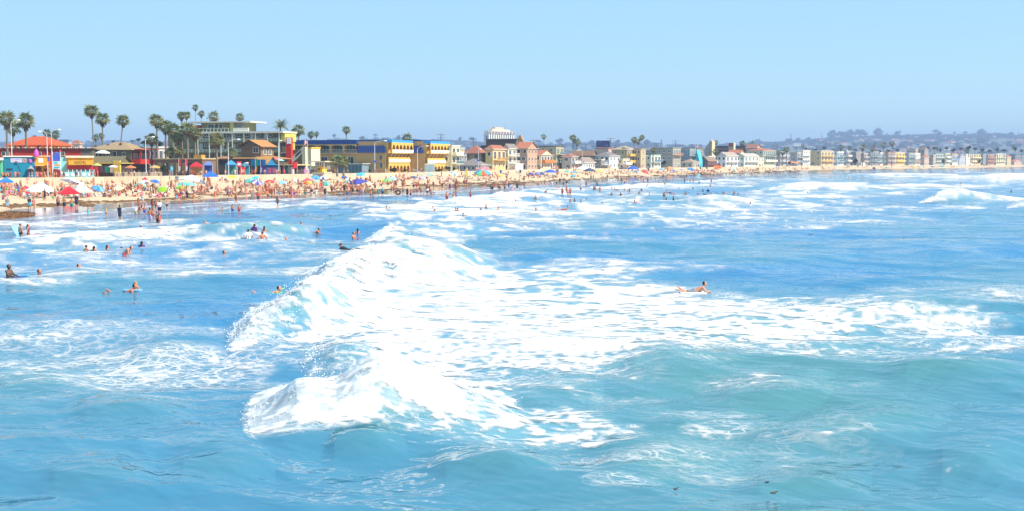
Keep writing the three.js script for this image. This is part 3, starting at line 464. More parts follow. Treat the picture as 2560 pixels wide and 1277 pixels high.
// a flat board on the south wall between two pixels; its print fills the face
function boardS(B, name, px0, py0, px1, py1, m, out = 0.12, parent) { const x0 = B.sx(px0), x1 = B.sx(px1), y0 = B.ys(px0, py1), y1 = B.ys(px0, py0); return part(name, box(x1 - x0, y1 - y0, out - 0.01, (x0 + x1) / 2, (y0 + y1) / 2, out / 2 + 0.006), m, parent || B.t); }
const winS = (B, px0, py0, px1, py1, frame, glass, name) => { const x0 = B.sx(px0), x1 = B.sx(px1), y0 = B.ys(px0, py1), y1 = B.ys(px0, py0); return windowOn(B, 'S', (x0 + x1) / 2, (y0 + y1) / 2, x1 - x0, y1 - y0, frame, glass, name); };

// ---------------------------------------------------------------- the left end: shops, hostel and motel
{ // long red building with tiled eaves
  const B = building('motel', { x: [2, 236, 250], top: 374, D: 318, a: -12, c: '#a8301c' }, 'long red flat roofed building with small windows behind the teal shop and hostel', 'building');
  const xs = B.sx(209); slab(B, 'wall', -B.L, xs, -1, B.h, -9, 0, '#b02a16'); slab(B, 'side_wall', xs, 0, -1, B.h, -9, -0.004, '#6e6a5e');
  slab(B, 'roof', -B.L - 0.3, 0.3, B.h, B.h + 0.3, -9.4, 0.5, '#5a4438');
  for (let i = 0; i < 46; i++) if (noise(i * 0.7, 4) > -0.12) part('tile', cyl(0.16, 0.16, 0.5, 0, 0, 0, 8).rotateX(Math.PI / 2).translate(lerp(-B.L, 0, i / 45), B.h + 0.42, 0.3), M(i % 3 ? '#e9d3bd' : '#d8704a', 0.8), B.t);
  for (const [a, b] of [[10, 20], [20, 31], [97, 110], [153, 168]]) winS(B, a, 380, b, 391, '#c9c3b4', a === 20 ? GLASS2 : GLASS);
}
{ // orange-roofed house behind it
  const B = building('restaurant', { x: [26, 137, 141], top: 363, D: 345, a: 9, c: '#e9962c' }, 'yellow walled building with broad orange tiled roof behind the long red building', 'building');
  slab(B, 'wall', -B.L, 0, -1, B.h, -10, 0, '#eda326'); roofOn(B, 'hip', -B.L, 0, -10, 0, B.h, 2.6, '#e0622e', 0.8, 'roof', '#d86a34');
  for (const x of [38, 52, 66, 100]) winS(B, x, 356 + 8, x + 8, 372, '#7a3a20', GLASS);
  slab(B, 'lower_roof', -B.L - 4, 0.5, B.h - 2.3, B.h - 2.0, 0.01, 4, '#e2602c');
}
{ // teal shop
  const B = building('beach_shop', { x: [15, 92, 96], top: 393, back: 9, a: -24, c: '#0a8fae' }, 'teal blue flat roofed beach shop with grey shark head on its wall', 'shop');
  const D = B.D; slab(B, 'wall', -B.L, 0, -1, B.h, -7, 0, '#0b86a8'); slab(B, 'roof_edge', -B.L - 0.1, 0.2, B.h, B.h + 0.28, -7, 0.3, '#efe9dc');
  boardS(B, 'sign_board', 32, 396, 61, 407, panelM(textTex(512, 192, '#b9bcd8', (c) => { scribble(c, 20, 30, 470, 56, '#5a4fa8', 14); scribble(c, 30, 118, 440, 44, '#c77a2c', 18); })));
  boardS(B, 'small_sign', 62, 396, 72, 407, panelM(textTex(128, 128, '#8d9a94', (c) => { c.fillStyle = '#c8504a'; c.beginPath(); c.arc(70, 70, 34, 0, 7); c.fill(); })));
  { const x = B.sx(82), y = B.ys(82, 402.5), r = (B.sx(88.5) - B.sx(75.5)) / 2; const g = new THREE.CylinderGeometry(r, r, 0.12, 28).rotateX(Math.PI / 2).translate(x, y, 0.07); const tx = textTex(256, 256, '#5a2a86', (c) => { c.fillStyle = '#a03a98'; c.beginPath(); c.arc(128, 128, 104, 0, 7); c.fill(); scribble(c, 66, 70, 124, 46, '#e8e6f4', 5); scribble(c, 46, 130, 164, 48, '#e8e6f4', 6); }); part('round_sign', g, [M('#4a2a7a'), panelM(tx), panelM(tx)], B.t); }
  boardS(B, 'plaque', 22, 422, 36, 425.5, M('#102a3c'), 0.1);
  { // shark head: a pointed snout with an open jaw
    const x = B.sx(81), y0 = B.ys(81, 432), w = (B.sx(91) - B.sx(71)) / 2, hh = B.ys(81, 414) - y0;
    const g = new THREE.SphereGeometry(1, 24, 16); const p = g.attributes.position; for (let i = 0; i < p.count; i++) { const yy = (p.getY(i) + 1) / 2, k = yy > 0.45 ? 1 - (yy - 0.45) / 0.6 * 0.85 : 1; p.setXYZ(i, p.getX(i) * w * k, y0 + yy * hh, Math.max(0, p.getZ(i)) * 1.3 * k); } g.computeVertexNormals(); g.translate(x, 0, 0.01);
    const s = part('shark_head', g, M('#8f9aa0', 0.6), B.t); part('mouth', new THREE.SphereGeometry(1, 16, 10).scale(w * 0.72, hh * 0.32, 0.5).translate(x, y0 + hh * 0.3, 1.05), M('#2a1f2c', 0.8), s);
    for (let i = -3; i <= 3; i++) part('tooth', new THREE.ConeGeometry(0.09, 0.3, 5).rotateX(Math.PI).translate(x + i * w * 0.18, y0 + hh * 0.55 - Math.abs(i) * 0.05, 1.45 - Math.abs(i) * 0.06), M('#f2efe6', 0.5), s);
  }
}
{ // shop cut by the left edge
  const B = building('corner_shop', { x: [-40, 12, 15], top: 400, back: 7, a: -24, c: '#a9762f' }, 'ochre shop front with white awning cut off by the left edge', 'shop');
  slab(B, 'wall', -B.L, 0, -1, B.h, -6, 0, '#a0702c'); slab(B, 'awning', -B.L, 0.2, B.h - 0.1, B.h + 0.5, -6, 1.2, '#f1ece2'); slab(B, 'pillar', -0.55, 0.05, 0, B.h - 0.12, 0.01, 0.5, '#58c79a'); winS(B, 0, 418, 6, 440, '#4a3a6a', GLASS); winS(B, 7, 418, 11, 440, '#7d3040', GLASS, 'door');
}
{ // orange ice cream shop
  const B = building('ice_cream_shop', { x: [92, 131, 134], top: 392, back: 8, a: -22, c: '#f0a020' }, 'orange and yellow ice cream shop between the teal shop and tall menu board', 'shop');
  slab(B, 'wall', -B.L, 0, -1, B.h, -7, 0, '#f2a11c'); slab(B, 'roof_edge', -B.L, 0.1, B.h, B.h + 0.2, -7, 0.2, '#f6d8a8'); boardS(B, 'sign_board', 101, 396, 113, 407, panelM(textTex(256, 192, '#f4efe8', (c) => { scribble(c, 50, 40, 150, 40, '#e9a8b8', 6); scribble(c, 40, 100, 170, 40, '#e9b8a8', 7); })));
  boardS(B, 'stripe', 125, 394, 131, 418, M('#e2541c'), 0.08); slab(B, 'counter_awning', B.sx(93), B.sx(131), B.ys(100, 415), B.ys(100, 413), 0.01, 1.0, '#f2c987');
  { const x0 = B.sx(95), x1 = B.sx(108), y1 = B.ys(100, 417), s = new THREE.Shape(), r = (x1 - x0) / 2; s.moveTo(x0, -0.8); s.lineTo(x0, y1 - r); s.absarc((x0 + x1) / 2, y1 - r, r, Math.PI, 0, true); s.lineTo(x1, -0.8); part('archway', new THREE.ExtrudeGeometry(s, { depth: 0.1, bevelEnabled: false, curveSegments: 10 }).translate(0, 0, 0.01), M('#6a2412'), B.t); }
  boardS(B, 'serving_hatch', 114, 422, 128, 436, M('#8a3412'), 0.06);
}
{ // giant pink ice cream on the roof edge
  const p = at(89, 393, wallD(89) + 9), t = thing('ice_cream_sculpture', p, 0, 'giant pink swirled ice cream cone standing on the edge of the teal shop roof', 'sculpture');
  const pr = [[0.0, 0.05], [0.42, 0.1], [0.5, 0.28], [0.42, 0.46], [0.5, 0.62], [0.46, 0.8], [0.36, 0.96], [0.42, 1.1], [0.36, 1.3], [0.24, 1.46], [0.1, 1.75], [0.0, 1.95]].map(([x, y]) => new THREE.Vector2(x * 1.25, y * 1.05)); part('swirl', new THREE.LatheGeometry(pr, 18), M('#ef4fb6', 0.5), t); part('cone', cyl(0.2, 0.55, 0.5, 0, -0.42, 0, 16), M('#e8b98a', 0.8), t);
}
{ // tall menu board
  const D = wallD(141) + 5, p = at(141, 446, D), t = thing('menu_board', V3(p.x, landY(p.x, D), -D), -0.1, 'tall blue and white painted menu board on posts beside the hostel', 'sign'), y = (py) => at(141, py, D).y - t.position.y, w = 20 * D / FOC;
  for (const s of [-1, 1]) part('post', cyl(0.07, 0.07, y(380), s * w / 2, 0, 0), M('#e9e2ee', 0.5), t);
  part('blue_panel', box(w - 0.2, y(386) - y(403), 0.14, 0, (y(386) + y(403)) / 2, 0), panelM(textTex(256, 256, '#3f63d8', (c) => { for (let i = 0; i < 4; i++) scribble(c, 24, 30 + i * 52, 200, 28, '#8ba6f0', 8); c.fillStyle = '#d8404a'; c.beginPath(); c.arc(190, 205, 16, 0, 7); c.fill(); })), t);
  part('picture_panel', box(w - 0.2, y(403.4) - y(423), 0.14, 0, (y(403.4) + y(423)) / 2, 0), panelM(textTex(256, 256, '#eef6f4', (c) => { c.fillStyle = '#4fd6dc'; c.fillRect(20, 20, 150, 70); c.fillStyle = '#f0a56a'; c.fillRect(40, 100, 200, 60); c.fillStyle = '#2fc8d6'; c.fillRect(30, 180, 200, 60); })), t);
  part('base_panel', box(w - 0.1, y(425) - y(446), 0.3, 0, (y(425) + y(446)) / 2, 0), paint('#b0442c'), t);
  part('blue_fish', new THREE.SphereGeometry(0.5, 12, 8).scale(1.2, 0.45, 0.3).translate(0, y(383), 0), M('#3f86d6', 0.5), t); part('red_ball', new THREE.SphereGeometry(0.24, 12, 8).translate(w / 2, y(378), 0), M('#d8352c', 0.4), t);
}
{ // hostel
  const B = building('hostel', { x: [150, 238, 243], top: 395, back: 9, a: -20, c: '#f2c424' }, 'yellow hostel with a long HOSTEL sign above red front and pale blue wall', 'hostel');
  const x170 = B.sx(171), x180 = B.sx(176); slab(B, 'wall', x170, 0, -1, B.h, -8, 0, '#f2c22a'); slab(B, 'blue_wing', -B.L, x170, -1, B.h + 0.1, -7, 0.01, '#8fe0e6'); slab(B, 'roof_edge', x170 - 0.2, 0.2, B.h, B.h + 0.5, -8, 0.6, '#ece3cd');
  boardS(B, 'hostel_sign', 176, 401, 237, 413, panelM(textTex(1024, 200, '#d9a024', (c) => { c.fillStyle = '#3a2416'; c.font = 'bold 190px sans-serif'; c.fillText('HOSTEL', 490, 106, 500); })), 1.5);
  boardS(B, 'red_front', 173, 414, 238, 425, M('#c8321c'), 0.5);
  for (const x of [182, 204, 226]) { const cx = B.sx(x), y = B.ys(x, 425), r = (B.sx(x + 8) - B.sx(x - 8)) / 2; part('fan_emblem', new THREE.CylinderGeometry(r, r, 0.06, 18, 1, false, -Math.PI / 2, Math.PI).rotateX(Math.PI / 2).rotateZ(0).translate(cx, y, 0.55), M(x === 204 ? '#e9a24a' : '#2c2442'), B.t); }
  boardS(B, 'lower_wall', 162, 430, 240, 446, paint('#8fd8e6'), 0.7); for (let i = 0; i < 6; i++) boardS(B, 'window_panel', 176 + i * 10.6, 424.5, 184.5 + i * 10.6, 430, GLASS2, 0.62);
  for (let i = 0; i < 7; i++) boardS(B, 'white_post', 174.4 + i * 10.6, 424, 176 + i * 10.6, 430, M('#f6f1ea'), 0.72);
  for (let i = 0; i < 5; i++) { const cx = B.sx(172 + i * 14), y = B.ys(172, 437), r = 0.42; part('porthole', new THREE.CylinderGeometry(r, r, 0.06, 14).rotateX(Math.PI / 2).translate(cx, y, 0.74), M('#e9f4f4'), B.t); }
}
{ // grey-brown house with red balcony
  const B = building('beach_house', { x: [232, 332, 377], top: 374, back: 30, turn: 30, c: '#6d6552' }, 'grey brown two storey house with tan hip roof and red balcony', 'house');
  slab(B, 'wall', -B.L, 0, -1, B.h, -B.Mz, 0, '#6f6752'); roofOn(B, 'hip', -B.L, 0, -B.Mz, 0, B.h, 2.1, '#b79a72', 0.9, 'roof', '#d9c48a');
  for (const [a, b, y0, y1] of [[238, 250, 380, 393], [252, 262, 380, 393], [270, 283, 378, 392], [287, 297, 378, 392], [310, 318, 381, 390]]) winS(B, a, y0, b, y1, '#e8dfc8', GLASS);
  slab(B, 'deck', B.sx(236), B.sx(300), B.ys(260, 397), B.ys(260, 395), 0.01, 2.6, '#7a705a'); for (let i = 0; i < 5; i++) part('deck_post', box(0.14, B.ys(260, 397) + 1, 0.14, lerp(B.sx(238), B.sx(298), i / 4), (B.ys(260, 397) - 1) / 2, 2.4), M('#5a5242'), B.t);
  const y2 = B.h * 0.48; slab(B, 'red_balcony', 0.01, 2.6, y2 - 0.2, y2 + 1.1, -B.Mz * 0.95, -B.Mz * 0.02, '#c92a1e'); for (const z of [-0.1, -0.5, -0.9]) part('red_post', box(0.2, B.h - y2 - 1.12, 0.2, 2.4, (B.h + y2 + 1.1) / 2 - 0.02, B.Mz * z), M('#c42a1e'), B.t);
  slab(B, 'balcony_roof', 0.01, 3.1, B.h - 0.05, B.h + 0.15, -B.Mz, 0, '#d8643c'); for (const z of [-0.25, -0.55, -0.8]) windowOn(B, 'W', B.Mz * z, y2 + 1.5, B.Mz * 0.2, 2.2, '#efe8da', GLASS2);
  for (const [x, y] of [[234, 366], [296, 361], [264, 364]]) part('roof_dish', new THREE.SphereGeometry(0.5, 12, 6, 0, 6.3, 0, 1.2).rotateX(0.8).translate(B.sx(x), B.ys(x, y) , -2.5), M('#4a4a52', 0.5), B.t);
}
{ // snack hut with small yellow gable
  const B = building('snack_hut', { x: [236, 304, 313], top: 408, back: 9, turn: 30, c: '#7d7358' }, 'olive roofed snack hut with a small yellow gable beside the hostel', 'hut');
  slab(B, 'wall', -B.L, 0, -1, B.h, -5, 0, '#4c3a30'); roofOn(B, 'gableX', -B.L, 0, -5, 0, B.h, 1.7, '#857a58', 0.6, 'roof', '#e6c04e');
  slab(B, 'yellow_front', B.sx(291), 0.3, 0, B.h + 0.6, 0.01, 0.6, '#e9c558'); for (let i = 0; i < 4; i++) boardS(B, 'shop_opening', 240 + i * 13, 416, 250 + i * 13, 432, M(['#d8486a', '#6a4a8a', '#2a9a8a', '#e8e2d8'][i]), 0.05);
}
{ // low orange arcade in front of the motel
  const B = building('arcade_shop', { x: [390, 508, 516], top: 399, back: 12, a: 16, c: '#8a6f58' }, 'low brown shop row with a pale roof strip behind the red flags', 'shop');
  slab(B, 'wall', -B.L, 0, -1, B.h, -8, 0, '#8b6c58'); slab(B, 'roof', -B.L - 0.2, 0.3, B.h, B.h + 0.3, -8, 0.6, '#d9b98a'); for (let i = 0; i < 7; i++) boardS(B, 'shop_opening', 398 + i * 15, 408, 408 + i * 15, 430, M(['#b9925a', '#4a3a3a', '#a98a5a', '#c2a06a'][i % 4]), 0.05);
  slab(B, 'orange_parapet', B.sx(488), B.sx(507), B.h + 0.3, B.h + 1.2, -2, 0, '#e0a244');
}
{ // four storey hotel with a penthouse
  const B = building('hotel', { x: [425, 706, 733], top: 333, back: 44, turn: 26, c: '#77765a', Lmax: 70 }, 'olive four storey hotel with white galleries, flat roofs and a penthouse', 'hotel');
  const { L, h } = B, Mz = Math.min(B.Mz, 16); slab(B, 'wall', -L, 0, -1, h, -Mz, 0, '#7c7b5c');
  slab(B, 'roof', B.sx(492) , 1.6, h, h + 0.55, -Mz - 0.5, 1.9, '#e6e2cf');
  const ys = [B.ys(640, 355), B.ys(640, 382), B.ys(640, 408)];
  ys.forEach((y, f) => {
    const x0 = f === 0 ? B.sx(505) : -L; slab(B, 'gallery', x0, 0.4, y - 0.35, y, 0.01, 1.7, '#5f6348');
    const n = 30, g = []; for (let i = 0; i <= n; i++) { const x = lerp(x0, 0.3, i / n); g.push(box(0.05, 1, 0.05, x, y + 0.5, 1.62)); } g.push(box(0.3 - x0, 0.09, 0.08, (x0 + 0.3) / 2, y + 1.04, 1.62)); part('railing', join(g), M('#dcdccb', 0.6), B.t);
    part('rail_screen', box(0.2 - x0, 0.8, 0.02, (x0 + 0.3) / 2, y + 0.48, 1.57), M('#8f9480', 0.7), B.t);
    const t = (px, top, w) => winS(B, px, top, px + w, top + (w > 14 ? 10 : 8), '#e4e2d6', GLASS), T = [333, 359, 387][f];
    for (const [px, w] of [[515, 12], [540, 9], [570, 15], [597, 13], [615, 12], [640, 15], [675, 10]]) t(px, T + 1, w);
    for (const px of [503, 556, 585, 630, 664]) boardS(B, 'door', px, T, px + 8, T + 19, M('#d3d4cf', 0.6), 0.06);
    if (f > 0) for (const [px, w] of [[440, 10], [472, 8]]) t(px, T + 1, w);
  });
  for (let i = 0; i < 8; i++) part('column', box(0.22, h, 0.22, lerp(B.sx(506), 0.2, i / 7), h / 2 - 0.01, 1.75), M('#c9c9b8', 0.7), B.t);
  // sea front stair tower
  slab(B, 'yellow_front', 0.01, 1.4, B.h - 2.6, B.h - 0.01, -Mz, 0.2, '#d8cf62'); slab(B, 'stair_wall', 0.01, 1.0, -1, B.h - 2.62, -Mz, -Mz * 0.62, '#c8be54'); slab(B, 'stair_shade', 0.01, 0.25, -1, B.h - 2.62, -Mz * 0.6, 0, '#3c3b30'); for (const y of ys) balcony(B, 'W', -Mz * 0.3, y, Mz * 0.56, 1.5, '#d9d9c6', 'bars');
  // penthouse
  const p0 = B.sx(504), p1 = B.sx(611), py0 = h + 0.56, pt = B.ys(560, 307); slab(B, 'penthouse_wall', p0, p1, py0, pt, -9, -1.2, '#8a8a63'); slab(B, 'penthouse_roof', p0 - 3, B.sx(634), pt, pt + 0.4, -10, 1, '#e3e0cf'); slab(B, 'red_wall', B.sx(478), B.sx(503), h - 1.8, pt - 0.7, -6, -0.5, '#b3242a');
  for (const [a, b] of [[520, 536], [537, 547], [548, 557]]) { const x0 = B.sx(a), x1 = B.sx(b); const w = windowOn(B, 'S', (x0 + x1) / 2, (py0 + pt) / 2 + 0.2, x1 - x0, (pt - py0) * 0.62, '#d9d6c4', GLASS); w.position.z = -1.19; }
  slab(B, 'corner_wall', B.sx(581), B.sx(589), py0, pt - 0.01, -1.2, 0.4, '#c6c07e'); for (let i = 0; i < 7; i++) part('louvre', box(0.22, pt - py0 - 0.9, 0.12, lerp(B.sx(591), B.sx(610), i / 6), (pt + py0) / 2 + 0.3, -1.1), M('#b9bcc4', 0.6), B.t);
  { const g = []; for (let i = 0; i <= 9; i++) g.push(box(0.08, 1, 0.08, lerp(B.sx(500), B.sx(580), i / 9), py0 + 0.5, 1.2)); g.push(box(B.sx(580) - B.sx(500), 0.1, 0.1, (B.sx(500) + B.sx(580)) / 2, py0 + 1.02, 1.2)); part('roof_railing', join(g), M('#efece0', 0.6), B.t); } slab(B, 'white_parapet', B.sx(591), B.sx(629), py0, py0 + 1.1, 0.6, 1.0, '#ece9dd');
}
{ // red sign pylon
  const D = wallD(723) + 34, p = at(723, 415, D), t = thing('sign_pylon', V3(p.x, landY(p.x, D) - 0.2, -D), -0.25, 'tall red sign pylon with a white square at the top beside the hotel', 'sign'), w = 15 * D / FOC, y = at(723, 344, D).y - t.position.y;
  part('pylon', metreUV(box(w, y, 1.2, 0, y / 2, 0)), paint('#e2301c'), t); const yy = (py) => at(723, py, D).y - t.position.y; part('white_panel', box(w * 0.74, yy(345) - yy(360), 0.12, w * 0.1, (yy(345) + yy(360)) / 2, 0.67), panelM(textTex(128, 160, '#f4f2f4', (c) => { c.fillStyle = '#cfd3dc'; c.fillRect(30, 40, 68, 10); c.fillRect(30, 70, 68, 10); c.fillRect(30, 100, 50, 10); })), t);
}
{ // brown two storey house
  const B = building('beach_house', { x: [606, 655, 687], top: 367, back: 22, turn: 34, c: '#8a7258' }, 'brown two storey house with orange tan gable roof in front of the hotel', 'house');
  slab(B, 'wall', -B.L, 0, -1, B.h, -B.Mz, 0, '#8d7256'); roofOn(B, 'gableZ', -B.L, 0, -B.Mz, 0, B.h, 2.0, '#d59050', 0.9, 'roof', '#8a7258');
  winS(B, 636, 368, 650, 383, '#efe9dc', GLASS); for (const z of [-0.3, -0.7]) windowOn(B, 'W', B.Mz * z, B.h - 1.5, B.Mz * 0.22, 1.6, '#ece2cc', GLASS2);
  const yl = B.ys(640, 397); slab(B, 'ground_storey', B.sx(543), 3.0, -1, yl - 0.02, -B.Mz - 3, 1.6, '#6e5a4a'); roofOn(B, 'hip', B.sx(541), 3.4, -B.Mz - 3.5, 2, yl, 1.3, '#c08a52', 0.5, 'lower_roof', '#a9764a');
  boardS(B, 'dark_window', 560, 402, 580, 412, GLASS, 1.66); boardS(B, 'dark_window', 600, 402, 625, 412, GLASS, 1.66);
}
{ // blue stand with orange roof
  const B = building('surf_stand', { x: [637, 668, 694], top: 412, back: 9, turn: 34, c: '#1f7fb4' }, 'bright blue surf stand with an orange tan roof on the promenade', 'stand');
  slab(B, 'wall', -B.L, 0, -1, B.h, -B.Mz, 0, '#2a4f8c'); roofOn(B, 'gableX', -B.L, 0, -B.Mz, 0, B.h, 2.2, '#dfa052', 0.6, 'roof', '#168bc0'); slab(B, 'blue_fascia', -B.L - 0.4, 0.3, B.h - 0.3, B.h + 1.4, 0.55, 0.7, '#178cc4');
  boardS(B, 'shop_opening', 641, 416, 654, 436, M('#1c2c52'), 0.06); boardS(B, 'shop_opening', 656, 416, 667, 436, M('#6a3f86'), 0.06); for (const z of [-0.3, -0.7]) windowOn(B, 'W', B.Mz * z, 1.4, B.Mz * 0.3, 1.8, '#20364e', M('#93385e'));
}
{ // cream kiosk row
  const B = building('kiosk', { x: [693, 742, 768], top: 414, back: 8, turn: 30, c: '#d8c08a' }, 'cream roofed kiosk selling beach toys beside the blue stand', 'kiosk');
  slab(B, 'wall', -B.L, 0, -1, B.h, -B.Mz, 0, '#4b4550'); slab(B, 'roof', -B.L - 0.8, 1.2, B.h, B.h + 0.3, -B.Mz, 1.3, '#ecd197'); for (let i = 0; i < 4; i++) boardS(B, 'goods_display', 696 + i * 11, 418, 704 + i * 11, 437, M(['#e8e2dc', '#7a3a46', '#3f8f9a', '#efe6ee'][i]), 0.1); for (let i = 0; i < 5; i++) part('post', box(0.12, B.h, 0.12, lerp(-B.L, 0, i / 4), B.h / 2 - 0.01, 1.1), M('#e9dcc0'), B.t);
}
{ // cream stair building
  const B = building('stair_house', { x: [735, 762, 800], top: 375, back: 28, turn: 34, c: '#efe2c0' }, 'cream building with a white outside stair rising beside the red pylon', 'building');
  slab(B, 'wall', -B.L, 0, -1, B.h, -B.Mz * 0.5, 0, '#6e7058'); slab(B, 'upper_wall', 0.01, 2, B.h * 0.35, B.h + 0.4, -B.Mz * 0.7, -B.Mz * 0.12, '#efdfb8');
  const s = new THREE.Shape(); const x0 = B.sx(742), x1 = B.sx(768), y0 = B.ys(745, 401), y1 = B.ys(762, 378); s.moveTo(x0, y0 - 0.8); s.lineTo(x1, y1 - 0.4); s.lineTo(x1, y1 + 1.2); s.lineTo(x0, y0 + 0.9); part('stair', new THREE.ExtrudeGeometry(s, { depth: 0.25, bevelEnabled: false }).translate(0, 0, 1.6), paint('#f4ead0'), B.t);
  { const q = new THREE.Shape(); q.moveTo(lerp(x0, x1, 0.3), lerp(y0, y1, 0.3) - 0.1); q.lineTo(lerp(x0, x1, 0.85), lerp(y0, y1, 0.85)); q.lineTo(lerp(x0, x1, 0.85), lerp(y0, y1, 0.85) + 0.8); q.lineTo(lerp(x0, x1, 0.3), lerp(y0, y1, 0.3) + 0.7); part('stair_opening', new THREE.ExtrudeGeometry(q, { depth: 0.05, bevelEnabled: false }).translate(0, 0, 1.86), M('#4a4250'), B.t); }
  slab(B, 'stair_flank', x1, x1 + 1.2, -1, y1 + 1.2, 1.2, 2.2, '#efe0b6'); slab(B, 'yellow_trim', 0.02, 2.2, B.h + 0.42, B.h + 0.8, -B.Mz * 0.72, -B.Mz * 0.1, '#eec23c'); windowOn(B, 'W', -B.Mz * 0.35, B.h * 0.7, B.Mz * 0.2, 1.5, '#6a4a3a', GLASS); winS(B, 737, 385, 748, 396, '#e8e2d8', M('#d9d7d9'));
  slab(B, 'lower_terrace', 0.01, 4, B.h * 0.2, B.h * 0.36, -B.Mz, -B.Mz * 0.2, '#ece4d2');
}
// two hotels with blue tiled mansards
function blueHotel(o, label, bays) {
  const B = building('blue_roof_hotel', { ...o, c: '#c8a468', turn: 25, Lmax: 80 }, label, 'hotel'), { L } = B, Mz = B.Mz;
  const yb = B.ys(o.x[1], o.mb), yt = B.ys(o.x[1], o.mt), x0 = B.sx(o.mx0), x1 = B.sx(o.mx1);
  slab(B, 'wall', -L, 0, -1, yb, -Mz, 0, '#c9a265');
  slab(B, 'upper_wall', x0, 0, yb + 0.002, yt - 0.2, -Mz, -0.6, '#c9a265');
  // mansard: blue plane leaning back, a rib for every row of tiles
  const lean = 1.5, top = B.sx(o.mx1 - (o.slant || 8)); part('mansard', quads([[V3(x0, yb, 0.25), V3(x1, yb, 0.25), V3(top, yt, 0.25 - lean), V3(x0, yt, 0.25 - lean)], [V3(x1, yb, 0.25), V3(x1, yb, -Mz), V3(top, yt, -Mz), V3(top, yt, 0.25 - lean)]]), M('#073c86', 0.7), B.t);
  const n = Math.round((x1 - x0) / 0.62); for (let i = 0; i < n; i++) { const f = (i + 0.5) / n; part('roof_rib', bar(V3(lerp(x0, x1, f), yb, 0.3), V3(lerp(x0, top, f), yt, 0.3 - lean), 0.11, 5), M('#052f70', 0.6), B.t); }
  slab(B, 'roof_cap', x0 - (bays ? B.L + x0 : 0), top, yt, yt + 0.35, -Mz, 0.25 - lean, '#174884');
  if (bays) { // arched gallery to the left
    const xl = -L, w = (x0 - xl) / bays, yA = B.ys(o.x[1] - 60, 387), arch = new THREE.Shape(); slab(B, 'gallery_back', xl, x0, yb, yt, -Mz, -2.2, '#8d6f5c'); slab(B, 'gallery_floor', xl, x0, yb - 0.3, yb, 0.006, 0.6, '#b9ab97'); slab(B, 'blue_eave', xl, x0, yt - 1.05, yt - 0.002, -1.4, 0.5, '#0f4592');
    for (let i = 0; i < bays; i++) {
      const a = xl + i * w, g = [box(w, 0.08, 0.07, a + w / 2, yb + 1.0, 0.5)]; for (let k = 0; k <= 8; k++) g.push(box(0.05, 1, 0.05, a + k * w / 8, yb + 0.5, 0.5)); part('railing', join(g), M('#d8d2c6', 0.6), B.t);
      slab(B, 'pier', a - 0.25, a + 0.25, yb, yt - 1.06, -2.2, 0.45, '#cdaa74'); const s = new THREE.Shape(); s.moveTo(a + 0.25, yt - 1.07); s.lineTo(a + 0.25, yt - 1.9); s.quadraticCurveTo(a + w / 2, yt - 0.9, a + w - 0.25, yt - 1.9); s.lineTo(a + w - 0.25, yt - 1.07); part('arch', new THREE.ExtrudeGeometry(s, { depth: 0.25, bevelEnabled: false }).translate(0, 0, 0.1), paint('#d4b27c'), B.t);
      const wd = windowOn(B, 'S', a + w * 0.42, (yb + yt) / 2 - 0.5, w * 0.52, (yt - yb) * 0.55, '#c9c6bd', GLASS2); wd.position.z = -2.19;
      const w2 = windowOn(B, 'S', a + w * 0.5, yb / 2 + 0.4, w * 0.5, yb * 0.5, '#c9c6bd', GLASS);
    }
  }
  // sea front: two tiers of arched balconies and a colonnade
  const f = Mz, na = 6, yh = B.yw(o.x[1] + 10, o.arch), ym = B.yw(o.x[1] + 10, o.mid), y2 = B.yw(o.x[1] + 10, o.low);
  slab(B, 'front_block', 0.01, 0.5, yb - 0.4, yh, -f, -0.4, '#e2b24e'); roofOn(B, 'flat', -0.5, 1.9, -f, -0.5, yh + 0.003, 0.9, '#3f9fe4', 0.1, 'blue_parapet');
  for (const [base, hh, outw] of [[yb, yh - yb, 2.2], [y2, ym - y2, 1.0], [0, y2 - 0.4, 1.0]]) {
    slab(B, 'front_floor', 0.51, outw, base - 0.25, base, -f, -0.2, '#f0cf86');
    for (let i = 0; i <= na; i++) slab(B, 'front_column', outw - 0.3, outw, base, base + hh - 0.3, -f + i * (f - 0.5) / na, -f + i * (f - 0.5) / na + 0.4, '#f0c25e');
    if (base > 0) part('front_railing', metreUV(box(0.12, 1.0, f - 0.3, outw + 0.08, base + 0.5, -f / 2 - 0.1)), paint('#f6eee0'), B.t);
    const s = []; for (let i = 0; i < na; i++) { const z0 = -f + i * (f - 0.5) / na + 0.4, z1 = -f + (i + 1) * (f - 0.5) / na; s.push([z0, z1]); }
    for (const [z0, z1] of s) { const q = new THREE.Shape(), r = (z1 - z0) / 2, t = base + hh - 0.3; q.moveTo(-z0, t); q.lineTo(-z0, t - r * 1.6); q.absellipse(-(z0 + z1) / 2, t - r * 1.6, r, r * 1.3, 0, Math.PI, false); q.lineTo(-z1, t); part('front_arch', new THREE.ExtrudeGeometry(q, { depth: 0.24, bevelEnabled: false, curveSegments: 8 }).rotateY(Math.PI / 2).translate(outw - 0.27, 0, 0), paint('#efbf5a'), B.t); windowOn(B, 'W', (z0 + z1) / 2, base + hh * 0.42, (z1 - z0) * 0.8, hh * 0.6, '#d9a24a', M('#b9863e')).position.x = base > yb - 0.01 ? 0.51 : 0.02; }
    slab(B, 'front_lintel', outw - 0.3, outw + 0.02, base + hh - 0.3, base + hh + 0.002, -f, -0.1, '#f0c25e');
  }
  for (let i = 0; i < na; i++) { const z = -f + (i + 0.5) * f / na; part('bracket', bar(V3(0.9, ym + 0.1, z), V3(2.0, yb - 0.3, z), 0.14, 5), M('#edc46c', 0.8), B.t); }
  return B;
}
